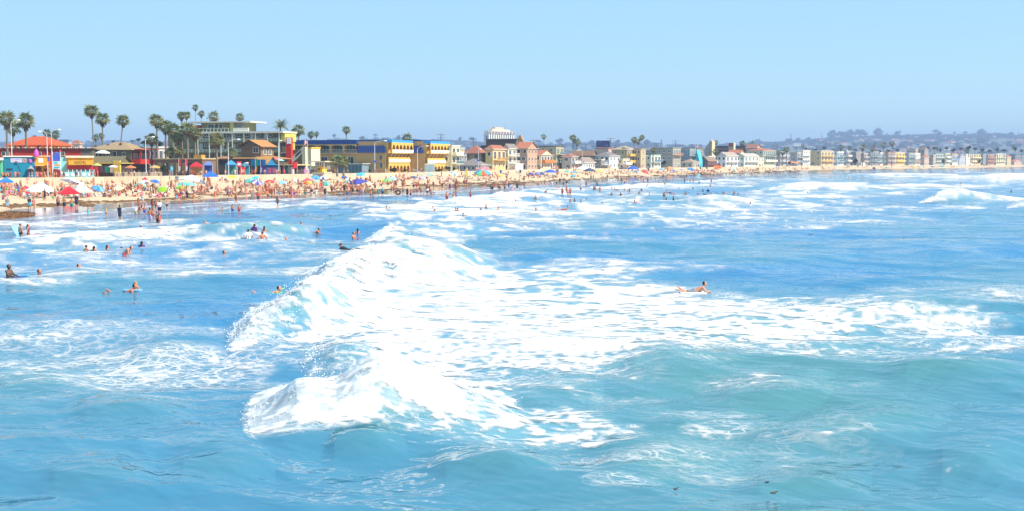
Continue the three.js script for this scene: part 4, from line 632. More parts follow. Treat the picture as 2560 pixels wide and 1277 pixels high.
{
  const B = blueHotel({ x: [733, 966, 1020], top: 352, mb: 382, mt: 352, mx0: 895, mx1: 967, slant: 10, arch: 357, mid: 394, low: 406, back: 26 }, 'yellow seaside hotel with deep blue tiled mansard and long arched gallery', 5);
  winS(B, 950, 389, 958, 400, '#b9925a', GLASS2); winS(B, 950, 406, 959, 421, '#d8ae62', GLASS2, 'door');
  const x0 = B.sx(870), x1 = B.sx(930); slab(B, 'glass_pavilion', x0, x1, -0.5, 3.0, 2, 7, '#7f98a8'); slab(B, 'pavilion_roof', x0 - 0.4, x1 + 0.4, 3.0, 3.3, 1.6, 7.4, '#c9c4b8'); for (let i = 0; i < 7; i++) { const a = lerp(x0, x1, (i + 0.1) / 7), b = lerp(x0, x1, (i + 0.9) / 7); part('pavilion_pane', box(b - a, 2.2, 0.06, (a + b) / 2, 1.5, 7.04), GLASS2, B.t); }
}
blueHotel({ x: [1018, 1063, 1112], top: 352, mb: 383, mt: 352, mx0: 1019, mx1: 1058, slant: 8, arch: 360, mid: 396, low: 408, back: 18 }, 'second yellow hotel with blue mansard and six arched balcony bays', 0);

// ---------------------------------------------------------------- the row of houses along the promenade, near to far
const HOUSES = [
  [{ x: [1108, 1130, 1150], top: 366, c: '#e8dcae', fl: 3, bal: '-gs', bc: '#efe6c2', ns: 1 }, 'pale cream three storey house with terraces right of the blue roofed hotels'],
  [{ x: [1128, 1152, 1168], top: 384, back: 34, c: '#7b8494', fl: 2, roof: 'flat', rc: '#8d9099' }, 'blue grey plain house behind the dark roofed low building'],
  [{ x: [1160, 1202, 1220], top: 384, back: 24, c: '#9a866a', fl: 3, roof: 'hip', rc: '#b4523a', rh: 3.2, trim: '#8a7458', chim: '#9a866a' }, 'tan brown house with steep red tiled roof left of the cream villa'],
  [{ x: [1146, 1200, 1222], top: 413, back: 9, c: '#8f8f92', fl: 1, roof: 'hip', rc: '#82838c', rh: 2.4, ns: 5, name: 'beach_bungalow' }, 'low grey bungalow with wide grey hip roof on the promenade'],
  [{ x: [1214, 1232, 1264], top: 373, c: '#e6bf6a', fl: 2, bal: '-b', roof: 'hip', rc: '#b8563c', rh: 1.6, bc: '#d8a85a', ns: 1, nw: 3 }, 'yellow villa with red tiled roof and arched windows beside white walled yard'],
  [{ x: [1258, 1270, 1291], top: 371, c: '#efe3bd', fl: 3, roof: 'gableZ', rc: '#7d8288', rh: 1.8, bal: '-bb', low: 3, lc: '#f2efe8', ns: 1, nw: 2 }, 'cream three storey house with grey gable roof above a white porch'],
  [{ x: [1289, 1318, 1343], top: 371, c: '#b98a6c', fl: 3, roof: 'gableX', rc: '#d8693a', rh: 2.6, trim: '#e6d6c0', ns: 2, nw: 3 }, 'tall pinkish brown house with orange tiled roof in front of the brown hall'],
  [{ x: [1338, 1352, 1381], top: 387, c: '#f0e0b2', fl: 2, roof: 'gableX', rc: '#e05a30', rh: 2.0, bal: '-s', bc: '#e07a38', ns: 1, nw: 4 }, 'cream house with bright red orange roof and orange balcony band'],
  [{ x: [1347, 1390, 1408], top: 367, back: 22, c: '#b9ae82', fl: 3, glass: 1, bal: '-gg', trim: '#d9d2b0', rc: '#5a6066' }, 'olive cream modern house with tall greenish glass front'],
  [{ x: [1404, 1428, 1444], top: 392, c: '#d8bfa8', fl: 2, roof: 'hip', rc: '#b05a52', rh: 1.4, bal: '-s', bc: '#efe6e2' }, 'pinkish beige house with dull red roof and white balcony'],
  [{ x: [1430, 1478, 1492], top: 390, back: 26, c: '#4b4050', fl: 2, roof: 'gableX', rc: '#8d6038', rh: 2.4, trim: '#6a5048' }, 'dark walled house under a wide brown roof'],
  [{ x: [1440, 1458, 1486], top: 407, back: 8, c: '#eef0ee', fl: 1, roof: 'hip', rc: '#9a9088', rh: 2.4, ns: 1, nw: 5, name: 'beach_bungalow' }, 'small white bungalow with grey tan hip roof behind the white canopy'],
  [{ x: [1482, 1502, 1510], top: 400, c: '#8a6a4a', fl: 2, roof: 'flat', rc: '#e6ddd0', bal: '-b', low: 3 }, 'brown flat roofed house with terrace left of the blue and white house'],
  [{ x: [1487, 1522, 1548], top: 390, c: '#dfe8f2', fl: 2, roof: 'hip', rc: '#6f7482', rh: 1.8, ns: 3, nw: 3 }, 'pale blue and white two storey house with slate grey hip roof'],
  [{ x: [1546, 1556, 1572], top: 399, back: 8, c: '#e8cf94', fl: 2, bal: '-s', nw: 2 }, 'small yellow cream house front below the curved roof house'],
  [{ x: [1528, 1566, 1590], top: 374, back: 20, c: '#c39a5c', fl: 3, bal: '-ss', bc: '#e6bc5c', roof: 'hip', rc: '#cbb78e', rh: 1.6, glass: 1 }, 'golden tan modern house with low curved roof and yellow balconies'],
  [{ x: [1584, 1600, 1613], top: 374, c: '#b79f70', fl: 3, ns: 2, nw: 1, rc: '#cbb58a' }, 'narrow tan leaning walled house right of the two thin palms'],
  [{ x: [1612, 1626, 1650], top: 388, c: '#dfe8da', fl: 2, roof: 'flat', rc: '#7fb09a', bal: '-g', nw: 3 }, 'white and pale green house with a green roof edge'],
  [{ x: [1638, 1680, 1700], top: 371, c: '#8b8478', fl: 3, rc: '#a7b09a', bal: '--b', bc: '#d9a078', glass: 1 }, 'large grey three storey house with row of wide windows'],
  [{ x: [1690, 1722, 1737], top: 374, back: 20, c: '#4f7f96', fl: 3, rc: '#c9d6cf', glass: 1, bal: '-gg' }, 'blue teal house with glazed upper floor'],
  [{ x: [1702, 1730, 1746], top: 406, back: 7, c: '#cdbfa8', fl: 1, roof: 'hip', rc: '#b59a80', rh: 1.6, name: 'beach_bungalow' }, 'low beige bungalow in front of the blue teal house'],
  [{ x: [1748, 1768, 1790], top: 404, back: 8, c: '#3f4a70', fl: 1, roof: 'gableZ', rc: '#8a7f68', rh: 2.6, trim: '#b03a2c', low: 3, lc: '#e07a3a', name: 'beach_bungalow' }, 'dark blue bungalow with broad gable and orange porch'],
  [{ x: [1745, 1768, 1786], top: 392, back: 20, c: '#c9bfae', fl: 2, bal: '-s', bc: '#efece6' }, 'off white house with terraces behind the dark blue bungalow'],
  [{ x: [1790, 1812, 1842], top: 390, back: 9, c: '#eef2f4', fl: 2, roof: 'gableZ', rc: '#c3b3a6', rh: 2.2, bal: '-b', ns: 2, nw: 3 }, 'white house with pale pinkish grey gable roof and open front'],
  [{ x: [1836, 1858, 1894], top: 391, back: 9, c: '#e9eee2', fl: 2, roof: 'gableZ', rc: '#d8d4cc', rh: 1.8, bal: '-b', nw: 4, glass: 1 }, 'white green house with shallow pale roof and wide glass'],
  [{ x: [1818, 1848, 1858], top: 383, back: 30, c: '#cbb7a2', fl: 2, roof: 'gableX', rc: '#e0713c', rh: 2.0 }, 'house with an orange tiled gable behind the white houses'],
  [{ x: [1888, 1892, 1907], top: 396, back: 7, c: '#f0dfa6', fl: 2, nw: 2, ns: 1 }, 'narrow pale yellow house with small windows'],
  [{ x: [1866, 1905, 1936], top: 376, back: 22, c: '#d3cdb2', fl: 3, bal: '-sg', rc: '#d9502c', roof: 'hip', rh: 1.2, trim: '#e9e3c8', glass: 1 }, 'tall cream villa with small red hip roof and big terraces'],
  [{ x: [1926, 1948, 1966], top: 377, back: 18, c: '#aeb4c2', fl: 3, rc: '#8fb7a0', bal: '-bb', bc: '#e9edf4' }, 'grey blue house with a pale green roof edge and white balconies'],
  [{ x: [1972, 1990, 2016], top: 382, back: 18, c: '#aaa6a8', fl: 3, bal: '-gg', nw: 4, rc: '#e2d5b4' }, 'grey house with white fronted balconies behind two orange pavilions'],
  [{ x: [1996, 2004, 2022], top: 377, back: 12, c: '#e7e3e4', fl: 4, nw: 3, ns: 1, rc: '#efe6c8' }, 'white four storey house with small square windows'],
  [{ x: [2021, 2049, 2080], top: 378, back: 12, c: '#d9b77e', fl: 3, bal: '-bb', bc: '#f0d08e', nw: 4, ns: 2, skip: 0.6, name: 'apartment_block', cat: 'apartment block' }, 'yellow three storey apartment block with grid of balconies and grey side'],
  [{ x: [2076, 2090, 2106], top: 380, back: 12, c: '#dfe5ee', fl: 3, bal: '-gg', bc: '#bfe6ea', glass: 1 }, 'white house with turquoise awnings right of the yellow apartments'],
  [{ x: [2102, 2112, 2122], top: 379, back: 12, c: '#8f93a6', fl: 3, bal: '-ss', bc: '#f1e9dc' }, 'blue grey house with white boxed balconies'],
  [{ x: [2116, 2136, 2148], top: 381, back: 15, c: '#6b6470', fl: 3, rc: '#e6d9b4', low: 4, lc: '#d8cfc4' }, 'dark grey brown house with a cream chimney wall'],
  [{ x: [2142, 2156, 2166], top: 384, back: 14, c: '#a08a86', fl: 3, bal: '-bb' }, 'dull pink house behind the tall palms'],
  [{ x: [2160, 2172, 2192], top: 380, back: 14, c: '#56708c', fl: 3, glass: 1, bal: '-gg', rc: '#dcd2b0' }, 'dark blue glass fronted house right of the tall palms'],
  [{ x: [2188, 2196, 2206], top: 382, back: 12, c: '#e0e4e6', fl: 3, bal: '-gg', bc: '#8fd8da' }, 'narrow white house with turquoise awning'],
  [{ x: [2200, 2216, 2234], top: 381, back: 14, c: '#b07e6c', fl: 3, bal: '-bb', rc: '#b4644e' }, 'reddish brown three storey house with dull red roof edge'],
  [{ x: [2226, 2234, 2257], top: 382, back: 12, c: '#e3bd62', fl: 3, bal: '-ss', bc: '#eec76a', nw: 3 }, 'golden yellow house with tall pillars and balconies'],
  [{ x: [2252, 2268, 2284], top: 384, back: 14, c: '#9ba3aa', fl: 3, bal: '-gg', glass: 1 }, 'grey house with curved white canopy'],
  [{ x: [2272, 2282, 2296], top: 384, back: 10, c: '#e9e9d4', fl: 3, bal: '-b-', bc: '#d98a64' }, 'cream house with small blue bay window'],
  [{ x: [2290, 2306, 2316], top: 374, back: 26, c: '#8d8580', fl: 3, roof: 'gableX', rc: '#6a5f5a', rh: 2 }, 'grey brown gabled house standing higher than its neighbours'],
  [{ x: [2296, 2306, 2318], top: 392, back: 8, c: '#c0a49a', fl: 2, roof: 'hip', rc: '#c2563c', rh: 1.4 }, 'small house with terracotta hip roof'],
  [{ x: [2318, 2328, 2334], top: 388, back: 10, c: '#b3a58e', fl: 3, ns: 2 }, 'tan house left of the grey glass fronted house'],
  [{ x: [2326, 2334, 2354], top: 385, back: 10, c: '#a9bab6', fl: 3, bal: '-bb', bc: '#e6ece6', nw: 5, rc: '#8fb0a8' }, 'grey green house with two long white balconies'],
  [{ x: [2350, 2358, 2370], top: 384, back: 12, c: '#d8d0a4', fl: 3, bal: '-ss' }, 'pale olive yellow house with shrubs in front'],
  [{ x: [2366, 2376, 2390], top: 386, back: 10, c: '#e4e0dc', fl: 2, bal: '-b', bc: '#7ab8e6', roof: 'hip', rc: '#c2604a', rh: 1.3 }, 'white house with a red hip roof and blue balcony'],
  [{ x: [2384, 2392, 2408], top: 388, back: 10, c: '#a9b6cc', fl: 2, roof: 'gableX', rc: '#6f7a92', rh: 1.8, nw: 3 }, 'pale blue house with slate gable'],
  [{ x: [2404, 2410, 2420], top: 386, back: 12, c: '#eee6e0', fl: 3, nw: 2 }, 'narrow white house with pinkish trim'],
  [{ x: [2416, 2422, 2446], top: 386, back: 12, c: '#e2c486', fl: 3, bal: '-ss', bc: '#efdca8', rc: '#9fc2a4', nw: 4 }, 'yellow house with a pale green roof terrace'],
  [{ x: [2440, 2452, 2460], top: 386, back: 16, c: '#5f7480', fl: 3, glass: 1 }, 'dark green grey house behind shrubs'],
  [{ x: [2456, 2464, 2480], top: 387, back: 10, c: '#b06a58', fl: 3, bal: '-bb', bc: '#e6a878', nw: 3 }, 'brick red house with orange pillars'],
  [{ x: [2478, 2485, 2508], top: 385, back: 10, c: '#ded9b4', fl: 3, bal: '-bb', bc: '#efe9cc', nw: 4 }, 'cream apartment house with wide white balconies near the right edge'],
  [{ x: [2504, 2512, 2522], top: 392, back: 12, c: '#d8b98a', fl: 2, roof: 'hip', rc: '#e05a34', rh: 1.5 }, 'tan house with bright orange red roof dormer'],
  [{ x: [2516, 2532, 2558], top: 387, back: 40, c: '#33506c', fl: 3, ns: 4, rc: '#44607c', name: 'office_block', cat: 'building' }, 'dark blue long building at the right edge behind the red roofed house'],
  [{ x: [2522, 2530, 2548], top: 403, back: 8, c: '#d8a898', fl: 1, roof: 'gableX', rc: '#e0604a', rh: 2.2, nw: 4, name: 'beach_bungalow' }, 'low house with coral red roof near the right edge'],
  [{ x: [2552, 2560, 2580], top: 382, back: 14, c: '#b8a898', fl: 3, roof: 'hip', rc: '#a84a3c', rh: 1.6 }, 'house with dark red roof cut off by the right edge'],
];
for (const [o, label] of HOUSES) house(o, label);
{ // brown hall with a tan mission gable
  const B = building('hall', { x: [1216, 1292, 1302], top: 349, back: 60, turn: 18, c: '#5e4640' }, 'big dark brown hall behind the villas with flat roof', 'building');
  slab(B, 'wall', -B.L, 0, -1, B.h, -B.Mz, 0, '#634a42'); slab(B, 'roof_edge', -B.L - 0.2, 0.2, B.h, B.h + 0.3, -B.Mz, 0.2, '#7a5c50'); slab(B, 'lower_block', B.sx(1200), B.sx(1217), -1, B.h - 2.5, -B.Mz, -1, '#5a3f42'); for (const [a, b] of [[1222, 1240], [1246, 1266], [1270, 1286]]) winS(B, a, 352, b, 356, '#4a3834', GLASS);
  const p0 = B.sx(1292), D2 = B.D - 6, c = at(1302, 358, D2), s = new THREE.Shape(), w = 11 * D2 / FOC, hh = at(1302, 337, D2).y - c.y; s.moveTo(-w, -8); s.lineTo(-w, hh * 0.15); s.quadraticCurveTo(-w * 0.55, hh * 0.35, -w * 0.35, hh * 0.8); s.quadraticCurveTo(0, hh * 1.1, w * 0.35, hh * 0.8); s.quadraticCurveTo(w * 0.55, hh * 0.35, w, hh * 0.15); s.lineTo(w, -8);
  for (const x of [-0.3, 0, 0.3]) { const q = new THREE.Path(); q.absellipse(x * w, hh * 0.35, w * 0.1, hh * 0.16, 0, 6.283); s.holes.push(q); }
  const t = thing('mission_gable', c, -0.3, 'tan curved mission gable with three arched openings beside the brown hall', 'building'); part('gable_wall', metreUV(new THREE.ExtrudeGeometry(s, { depth: 1.2, bevelEnabled: false })), paint('#d3a270'), t);
}
{ // far high-rise
  const D = 1500, B = building('high_rise', { x: [1210, 1216, 1282], top: 334, D, a: 26, c: '#dfe0e4', el: 3, Mmax: 120 }, 'tall white hotel tower far behind the town with row of vertical ribs', 'tower');
  const { h, Mz } = B; slab(B, 'wall', -B.L, 0, 0, h, -Mz, 0, '#c9cdd8'); for (let i = 0; i < 12; i++) slab(B, 'rib', 0.01, 2.5, 0, h - 0.6, -Mz + i * Mz / 12 + 1, -Mz + i * Mz / 12 + Mz / 26 + 1, '#efeae2'); for (let i = 0; i < 12; i++) part('window_strip', box(0.4, h - 5, Mz / 24, 0.6, h / 2, -Mz + i * Mz / 12 + Mz / 16 + 1.4), GLASS, B.t);
  slab(B, 'top_storey', -B.L, 3, h, h + 3.4, -Mz * 1.0, -1, '#e6d6c4'); slab(B, 'crown', -B.L, 1, h + 3.4, h + 6, -Mz * 0.86, -Mz * 0.2, '#ecd6bd'); slab(B, 'crown_step', -B.L, 1, h + 6, h + 8.5, -Mz * 0.62, -Mz * 0.3, '#e8cdb2'); for (let i = 0; i < 9; i++) slab(B, 'arch_bay', 3.01, 4, h + 0.5, h + 2.9, -Mz + (i + 0.2) * Mz / 9, -Mz + (i + 0.7) * Mz / 9, '#8f8496'); part('mast', cyl(0.3, 0.1, 9, -B.L / 2, h + 6, -Mz * 0.75), M('#8d90a4'), B.t);
}
{ // long dark building, two tall tan fins, other back row pieces
  const B = building('long_hall', { x: [1776, 1888, 1896], top: 366, back: 90, turn: 14, c: '#54484c' }, 'long dark brown flat building behind the white houses', 'building'); slab(B, 'wall', -B.L, 0, -1, B.h, -B.Mz, 0, '#5a4c50'); slab(B, 'band', -B.L, 0.1, B.h - 2.2, B.h - 1.2, 0.01, 0.3, '#8a6a5c'); slab(B, 'roof_edge', -B.L, 0.2, B.h, B.h + 0.4, -B.Mz, 0.3, '#6a5a58'); for (let i = 0; i < 9; i++) winS(B, 1782 + i * 12, 372, 1789 + i * 12, 376, '#6a5a58', GLASS);
  for (const [x0, xm, x1, top, c, lab, rc] of [[1760, 1776, 1783, 350, '#b7a48e', 'tall tan slanted tower rising above the white houses', 0], [1818, 1830, 1834, 354, '#b2a08e', 'narrow tan tower with a red tiled top', '#c0503c']]) {
    const T = building('tower_house', { x: [x0, xm, x1], top: top + 4, back: 60, turn: 24, c }, lab, 'tower'), s = new THREE.Shape(); s.moveTo(-T.L, -1); s.lineTo(-T.L, T.h * (rc ? 0.86 : 0.72)); s.lineTo(-T.L * 0.12, T.h + (rc ? 0 : 1)); s.lineTo(0, T.h); s.lineTo(0, -1);
    part('wall', metreUV(new THREE.ExtrudeGeometry(s, { depth: T.Mz, bevelEnabled: false }).translate(0, 0, -T.Mz)), paint(c), T.t); part('pale_edge', metreUV(box(0.4, T.h + 1, T.Mz, 0.21, T.h / 2 - 0.5, -T.Mz / 2)), paint('#e8d6b0'), T.t); if (rc) part('red_top', metreUV(quads([[V3(-T.L, T.h * 0.86, 0.05), V3(0, T.h * 0.86, 0.05), V3(0, T.h, 0.05), V3(-T.L * 0.9, T.h, 0.05)]])), roofM(rc), T.t); windowOn(T, 'S', -T.L * 0.25, T.h * 0.6, 0.7, 2.4, '#f2efe8', GLASS);
  }
  const back = [
    [{ x: [1862, 1888, 1899], top: 370, back: 60, c: '#b8937c', fl: 3, roof: 'gableX', rc: '#b06048', rh: 2.4 }, 'brown gabled building with striped orange turret behind the cream villa'],
    [{ x: [1930, 1955, 1968], top: 384, back: 50, c: '#c7b8b0', fl: 2, roof: 'flat', rc: '#9cb8a4' }, 'pale house with a green edged roof in the second row'],
    [{ x: [2262, 2284, 2292], top: 373, back: 120, c: '#c9a898', fl: 3, ns: 5 }, 'pinkish block of flats behind the palms'],
    [{ x: [140, 178, 183], top: 352, D: 430, a: 10, c: '#8796b0', fl: 2, ns: 3, roof: 'flat', rc: '#7f8fae' }, 'blue grey flat building behind the orange roofed restaurant'],
    [{ x: [184, 205, 212], top: 360, D: 520, a: 10, c: '#c9aca0', fl: 1, roof: 'hip', rc: '#b8604c', rh: 1.6 }, 'small house with a dull red roof between the palms at left'],
    [{ x: [366, 400, 425], top: 370, back: 60, a: 14, c: '#9f98a6', fl: 2, ns: 4, bal: '-b' }, 'grey lilac motel wing behind the palms left of the hotel'],
    [{ x: [1396, 1440, 1450], top: 378, back: 70, c: '#c6cad2', fl: 2, ns: 4 }, 'pale grey house in the second row behind the tall pair of palms'],
    [{ x: [1488, 1520, 1530], top: 372, back: 60, c: '#cfa898', fl: 1, ns: 4, roof: 'flat', rc: '#d86a50' }, 'low pinkish shop under the dark billboard'],
    [{ x: [1610, 1640, 1652], top: 376, back: 50, c: '#8f8a92', fl: 2, ns: 3 }, 'grey second row house left of the large grey house'],
    [{ x: [1120, 1150, 1162], top: 372, back: 80, c: '#b9a888', fl: 2, ns: 3 }, 'beige second row house behind the cream terraced house'],
    [{ x: [1700, 1740, 1756], top: 371, back: 60, c: '#6f6a6c', fl: 2, ns: 4, rc: '#8f8a88' }, 'dark grey second row building left of the slanted tower'],
  ];
  for (const [o, label] of back) house(o, label);
}
{ // turquoise sail shaped house
  const D = wallD(1738) + 16, p = at(1728, 416, D), w = 22 * D / FOC, hh = at(1728, 371, D).y - p.y, s = new THREE.Shape(); s.moveTo(0, -0.5); s.lineTo(0, hh * 0.42); s.lineTo(w * 0.62, hh * 0.5); s.lineTo(w * 0.66, hh); s.lineTo(w, hh * 0.4); s.lineTo(w, -0.5);
  const t = thing('sail_house', V3(p.x, landY(p.x, D), -D), -0.5, 'turquoise house with a pointed sail shaped wall', 'house'); part('sail_wall', metreUV(new THREE.ExtrudeGeometry(s, { depth: 5, bevelEnabled: false }).translate(0, 0, -5)), paint('#4fc3dc'), t); for (let i = 0; i < 3; i++) { const f = part('window', box(w * 0.14, hh * 0.2, 0.1, w * (0.14 + i * 0.2), hh * 0.2, 0.06), M('#d9f0f4'), t); part('pane', box(w * 0.1, hh * 0.16, 0.03, w * (0.14 + i * 0.2), hh * 0.2, 0.13), GLASS2, f); }
}
{ // dark billboard on the roofs
  const D = wallD(1508) + 75, p = at(1508, 369, D), t = thing('billboard', p, -0.05, 'big dark blue billboard on a post above the roofs', 'billboard'), w = 34 * D / FOC, h = 17 * D / FOC;
  part('panel', box(w, h, 0.5, 0, h / 2, 0), [M('#2a3050'), M('#2a3050'), M('#2a3050'), M('#2a3050'), panelM(textTex(512, 256, '#1d2f5e', (c) => { c.fillStyle = '#3b56a0'; c.fillRect(40, 40, 200, 16); c.fillRect(40, 80, 160, 12); scribble(c, 330, 150, 120, 46, '#6f9be0', 4); })), M('#2a3050')], t); part('post', cyl(0.3, 0.3, 9, 0, -9, -0.4), M('#4a4a52'), t); part('catwalk', box(w, 0.15, 0.8, 0, -0.2, 0.6), M('#c9a898'), t);
}
{ // sea wall: a section for each joint, coping on top
  const t = thing('sea_wall', V3(0, 0, 0), 0, 'long pale concrete sea wall between the sand and the promenade', 'wall'); const mats = ['#cfc3ac', '#c7b9a0', '#d4c8b2', '#cbbda6'].map(paint);
  let D = 225, i = 0; while (D < 1600) { const step = clamp(D * 0.011, 3, 14), D1 = D + step, a = V3(wallX(D), 0, -D), b = V3(wallX(D1), 0, -D1), ya = wallY(D), len = a.distanceTo(b), g = metreUV(box(len - 0.04, 2.6, 0.4, 0, ya - 1.3 + 0.35, 0).rotateY(Math.atan2(-(b.z - a.z), b.x - a.x)).translate((a.x + b.x) / 2, 0, (a.z + b.z) / 2)); part('wall_section', g, mats[(i * 7 + (i >> 1)) % 4], t); D = D1; i++; }
}

// ---------------------------------------------------------------- palms and trees
function leafM(r, g, b) { const k = 'leaf' + [r, g, b]; if (!matCache.has(k)) matCache.set(k, new THREE.MeshPhysicalMaterial({ color: col([r, g, b]), roughness: 0.6, transmission: 0.45, thickness: 0, side: THREE.DoubleSide })); return matCache.get(k); }
function fanFrond(seedK) {   // stalk and a pleated fan, lying along +x
  const T = [], n = 11, L = 0.62, R = 0.62; T.push([V3(0, -0.02, -0.025), V3(0, -0.02, 0.025), V3(L, 0.03, 0)]);
  for (let i = 0; i < n; i++) { const a = (i / (n - 1) - 0.5) * 3.9, w = 0.16, r = R * (0.82 + 0.3 * Math.cos(a * 0.7) + 0.08 * Math.sin(seedK * 9 + i * 3)), c = V3(L, 0.03, 0), d = (t, y) => V3(L + Math.cos(t) * r * 0.62, 0.03 + y, Math.sin(t) * r * 0.62), tip = V3(L + Math.cos(a) * r, 0.03 - 0.16 - 0.16 * Math.abs(Math.sin(a * 0.5)), Math.sin(a) * r); const p = d(a - w, -0.01), q = d(a + w, -0.01), m = d(a, 0.05); T.push([c, p, m], [c, m, q], [p, tip, m], [m, tip, q]); }
  return tris(T);
}
function featherFrond() {   // arched feather leaf
  const T = [], n = 12, pt = (t) => V3(t * 1.25, 0.55 * t - 0.95 * t * t, 0); for (let i = 0; i < n; i++) { const t = i / n, a = pt(t), b = pt((i + 1) / n), w = 0.26 * Math.sin(Math.PI * Math.min(1, t * 0.85 + 0.15)), dr = V3(0.16, -0.1, 0); T.push([a, b, V3().addVectors(b, dr).add(V3(0, -0.02, w))], [b, a, V3().addVectors(b, dr).add(V3(0, -0.02, -w))]); } return tris(T);
}
const FRONDS = { fan: [fanFrond(1), fanFrond(2), fanFrond(3)], feather: [featherFrond()] };
const GREENS = [[0.15, 0.20, 0.045], [0.22, 0.24, 0.05], [0.11, 0.16, 0.045], [0.32, 0.28, 0.07]], BROWNS = [[0.30, 0.20, 0.10], [0.22, 0.15, 0.075]];
const trunkM = new THREE.MeshStandardMaterial({ color: col([0.22, 0.17, 0.12]), roughness: 0.95, bumpMap: canvasTex(32, 128, (c, w, h) => { c.fillStyle = '#888'; c.fillRect(0, 0, w, h); for (let j = 0; j < 128; j += 8) { c.fillStyle = j % 16 ? '#555' : '#bbb'; c.fillRect(0, j, w, 4); } }, false), bumpScale: 0.04, side: THREE.DoubleSide });
// crown centre and radius in pixels, distance, kind; fronds are parts
function palm(px, py, r, D, label, opt = {}) {
  const c = at(px, py, D), g = landY(c.x, D) - 0.3, R = r * D / FOC, t = thing(opt.bush ? 'low_palm' : 'palm_tree', V3(c.x + (opt.lean || 0) * (c.y - g), g, -D), 0, label, 'palm tree', opt.group), h = c.y - g, top = V3(-(opt.lean || 0) * h, h, 0), tr = (opt.trunk || 0.26) * clamp(R / 1.9, 0.6, 1.3);
  const curve = new THREE.CatmullRomCurve3([V3(0, 0, 0), V3(-(opt.lean || 0) * h * 0.35, h * 0.5, 0), top]), tg = new THREE.TubeGeometry(curve, 8, tr, 8, false);
  { const p = tg.attributes.position, u = tg.attributes.uv; for (let i = 0; i < p.count; i++) { const f = p.getY(i) / h, k = 1.25 - 0.45 * f, cc = curve.getPoint(clamp(f)); p.setX(i, cc.x + (p.getX(i) - cc.x) * k); p.setZ(i, p.getZ(i) * k); u.setXY(i, u.getX(i) * h * 0.5, u.getY(i)); } } part('trunk', tg, trunkM, t);
  const feather = opt.kind === 'feather', n = opt.n || (D < 420 ? 30 : D < 700 ? 22 : 14), geos = FRONDS[feather ? 'feather' : 'fan'];
  for (let i = 0; i < n; i++) {
    const f = (i + 0.5) / n, up = feather ? lerp(1.25, -0.15, f) : lerp(1.35, -1.05, Math.pow(f, 0.8)), az = i * 2.399 + rr(-0.3, 0.3), dead = !feather && f > (opt.deadFrom || 0.76), s = R * (feather ? 0.95 : 1.0) * rr(0.85, 1.12) * (dead ? 0.8 : 1);
    const m = part(dead ? 'dry_frond' : 'frond', geos[i % geos.length], dead ? leafM(...pick(BROWNS)) : leafM(...pick(opt.far ? [GREENS[2], GREENS[0]] : GREENS)), t); m.position.copy(top); m.rotation.set(rr(-0.4, 0.4), az, up, 'YZX'); m.scale.setScalar(s);
  }
  if (!feather && !opt.bush) { const k = part('dry_skirt', (() => { const T = []; for (let i = 0; i < 60; i++) { const a = rnd() * 6.283, y0 = -rr(0.0, 0.55) * R, l = rr(0.35, 0.6) * R, q = R * rr(0.18, 0.34), w = 0.14 * R, p = V3(Math.cos(a) * tr, y0, Math.sin(a) * tr); T.push([p, V3(Math.cos(a) * q + Math.sin(a) * w, y0 - l * 0.7, Math.sin(a) * q - Math.cos(a) * w), V3(Math.cos(a) * q * 0.8, y0 - l, Math.sin(a) * q * 0.8)], [p, V3(Math.cos(a) * q - Math.sin(a) * w, y0 - l * 0.8, Math.sin(a) * q + Math.cos(a) * w), V3(Math.cos(a) * q * 0.8, y0 - l, Math.sin(a) * q * 0.8)]); } return tris(T); })(), leafM(...BROWNS[0]), t); k.position.copy(top).add(V3(0, -R * 0.1, 0)); }
  return t;
}
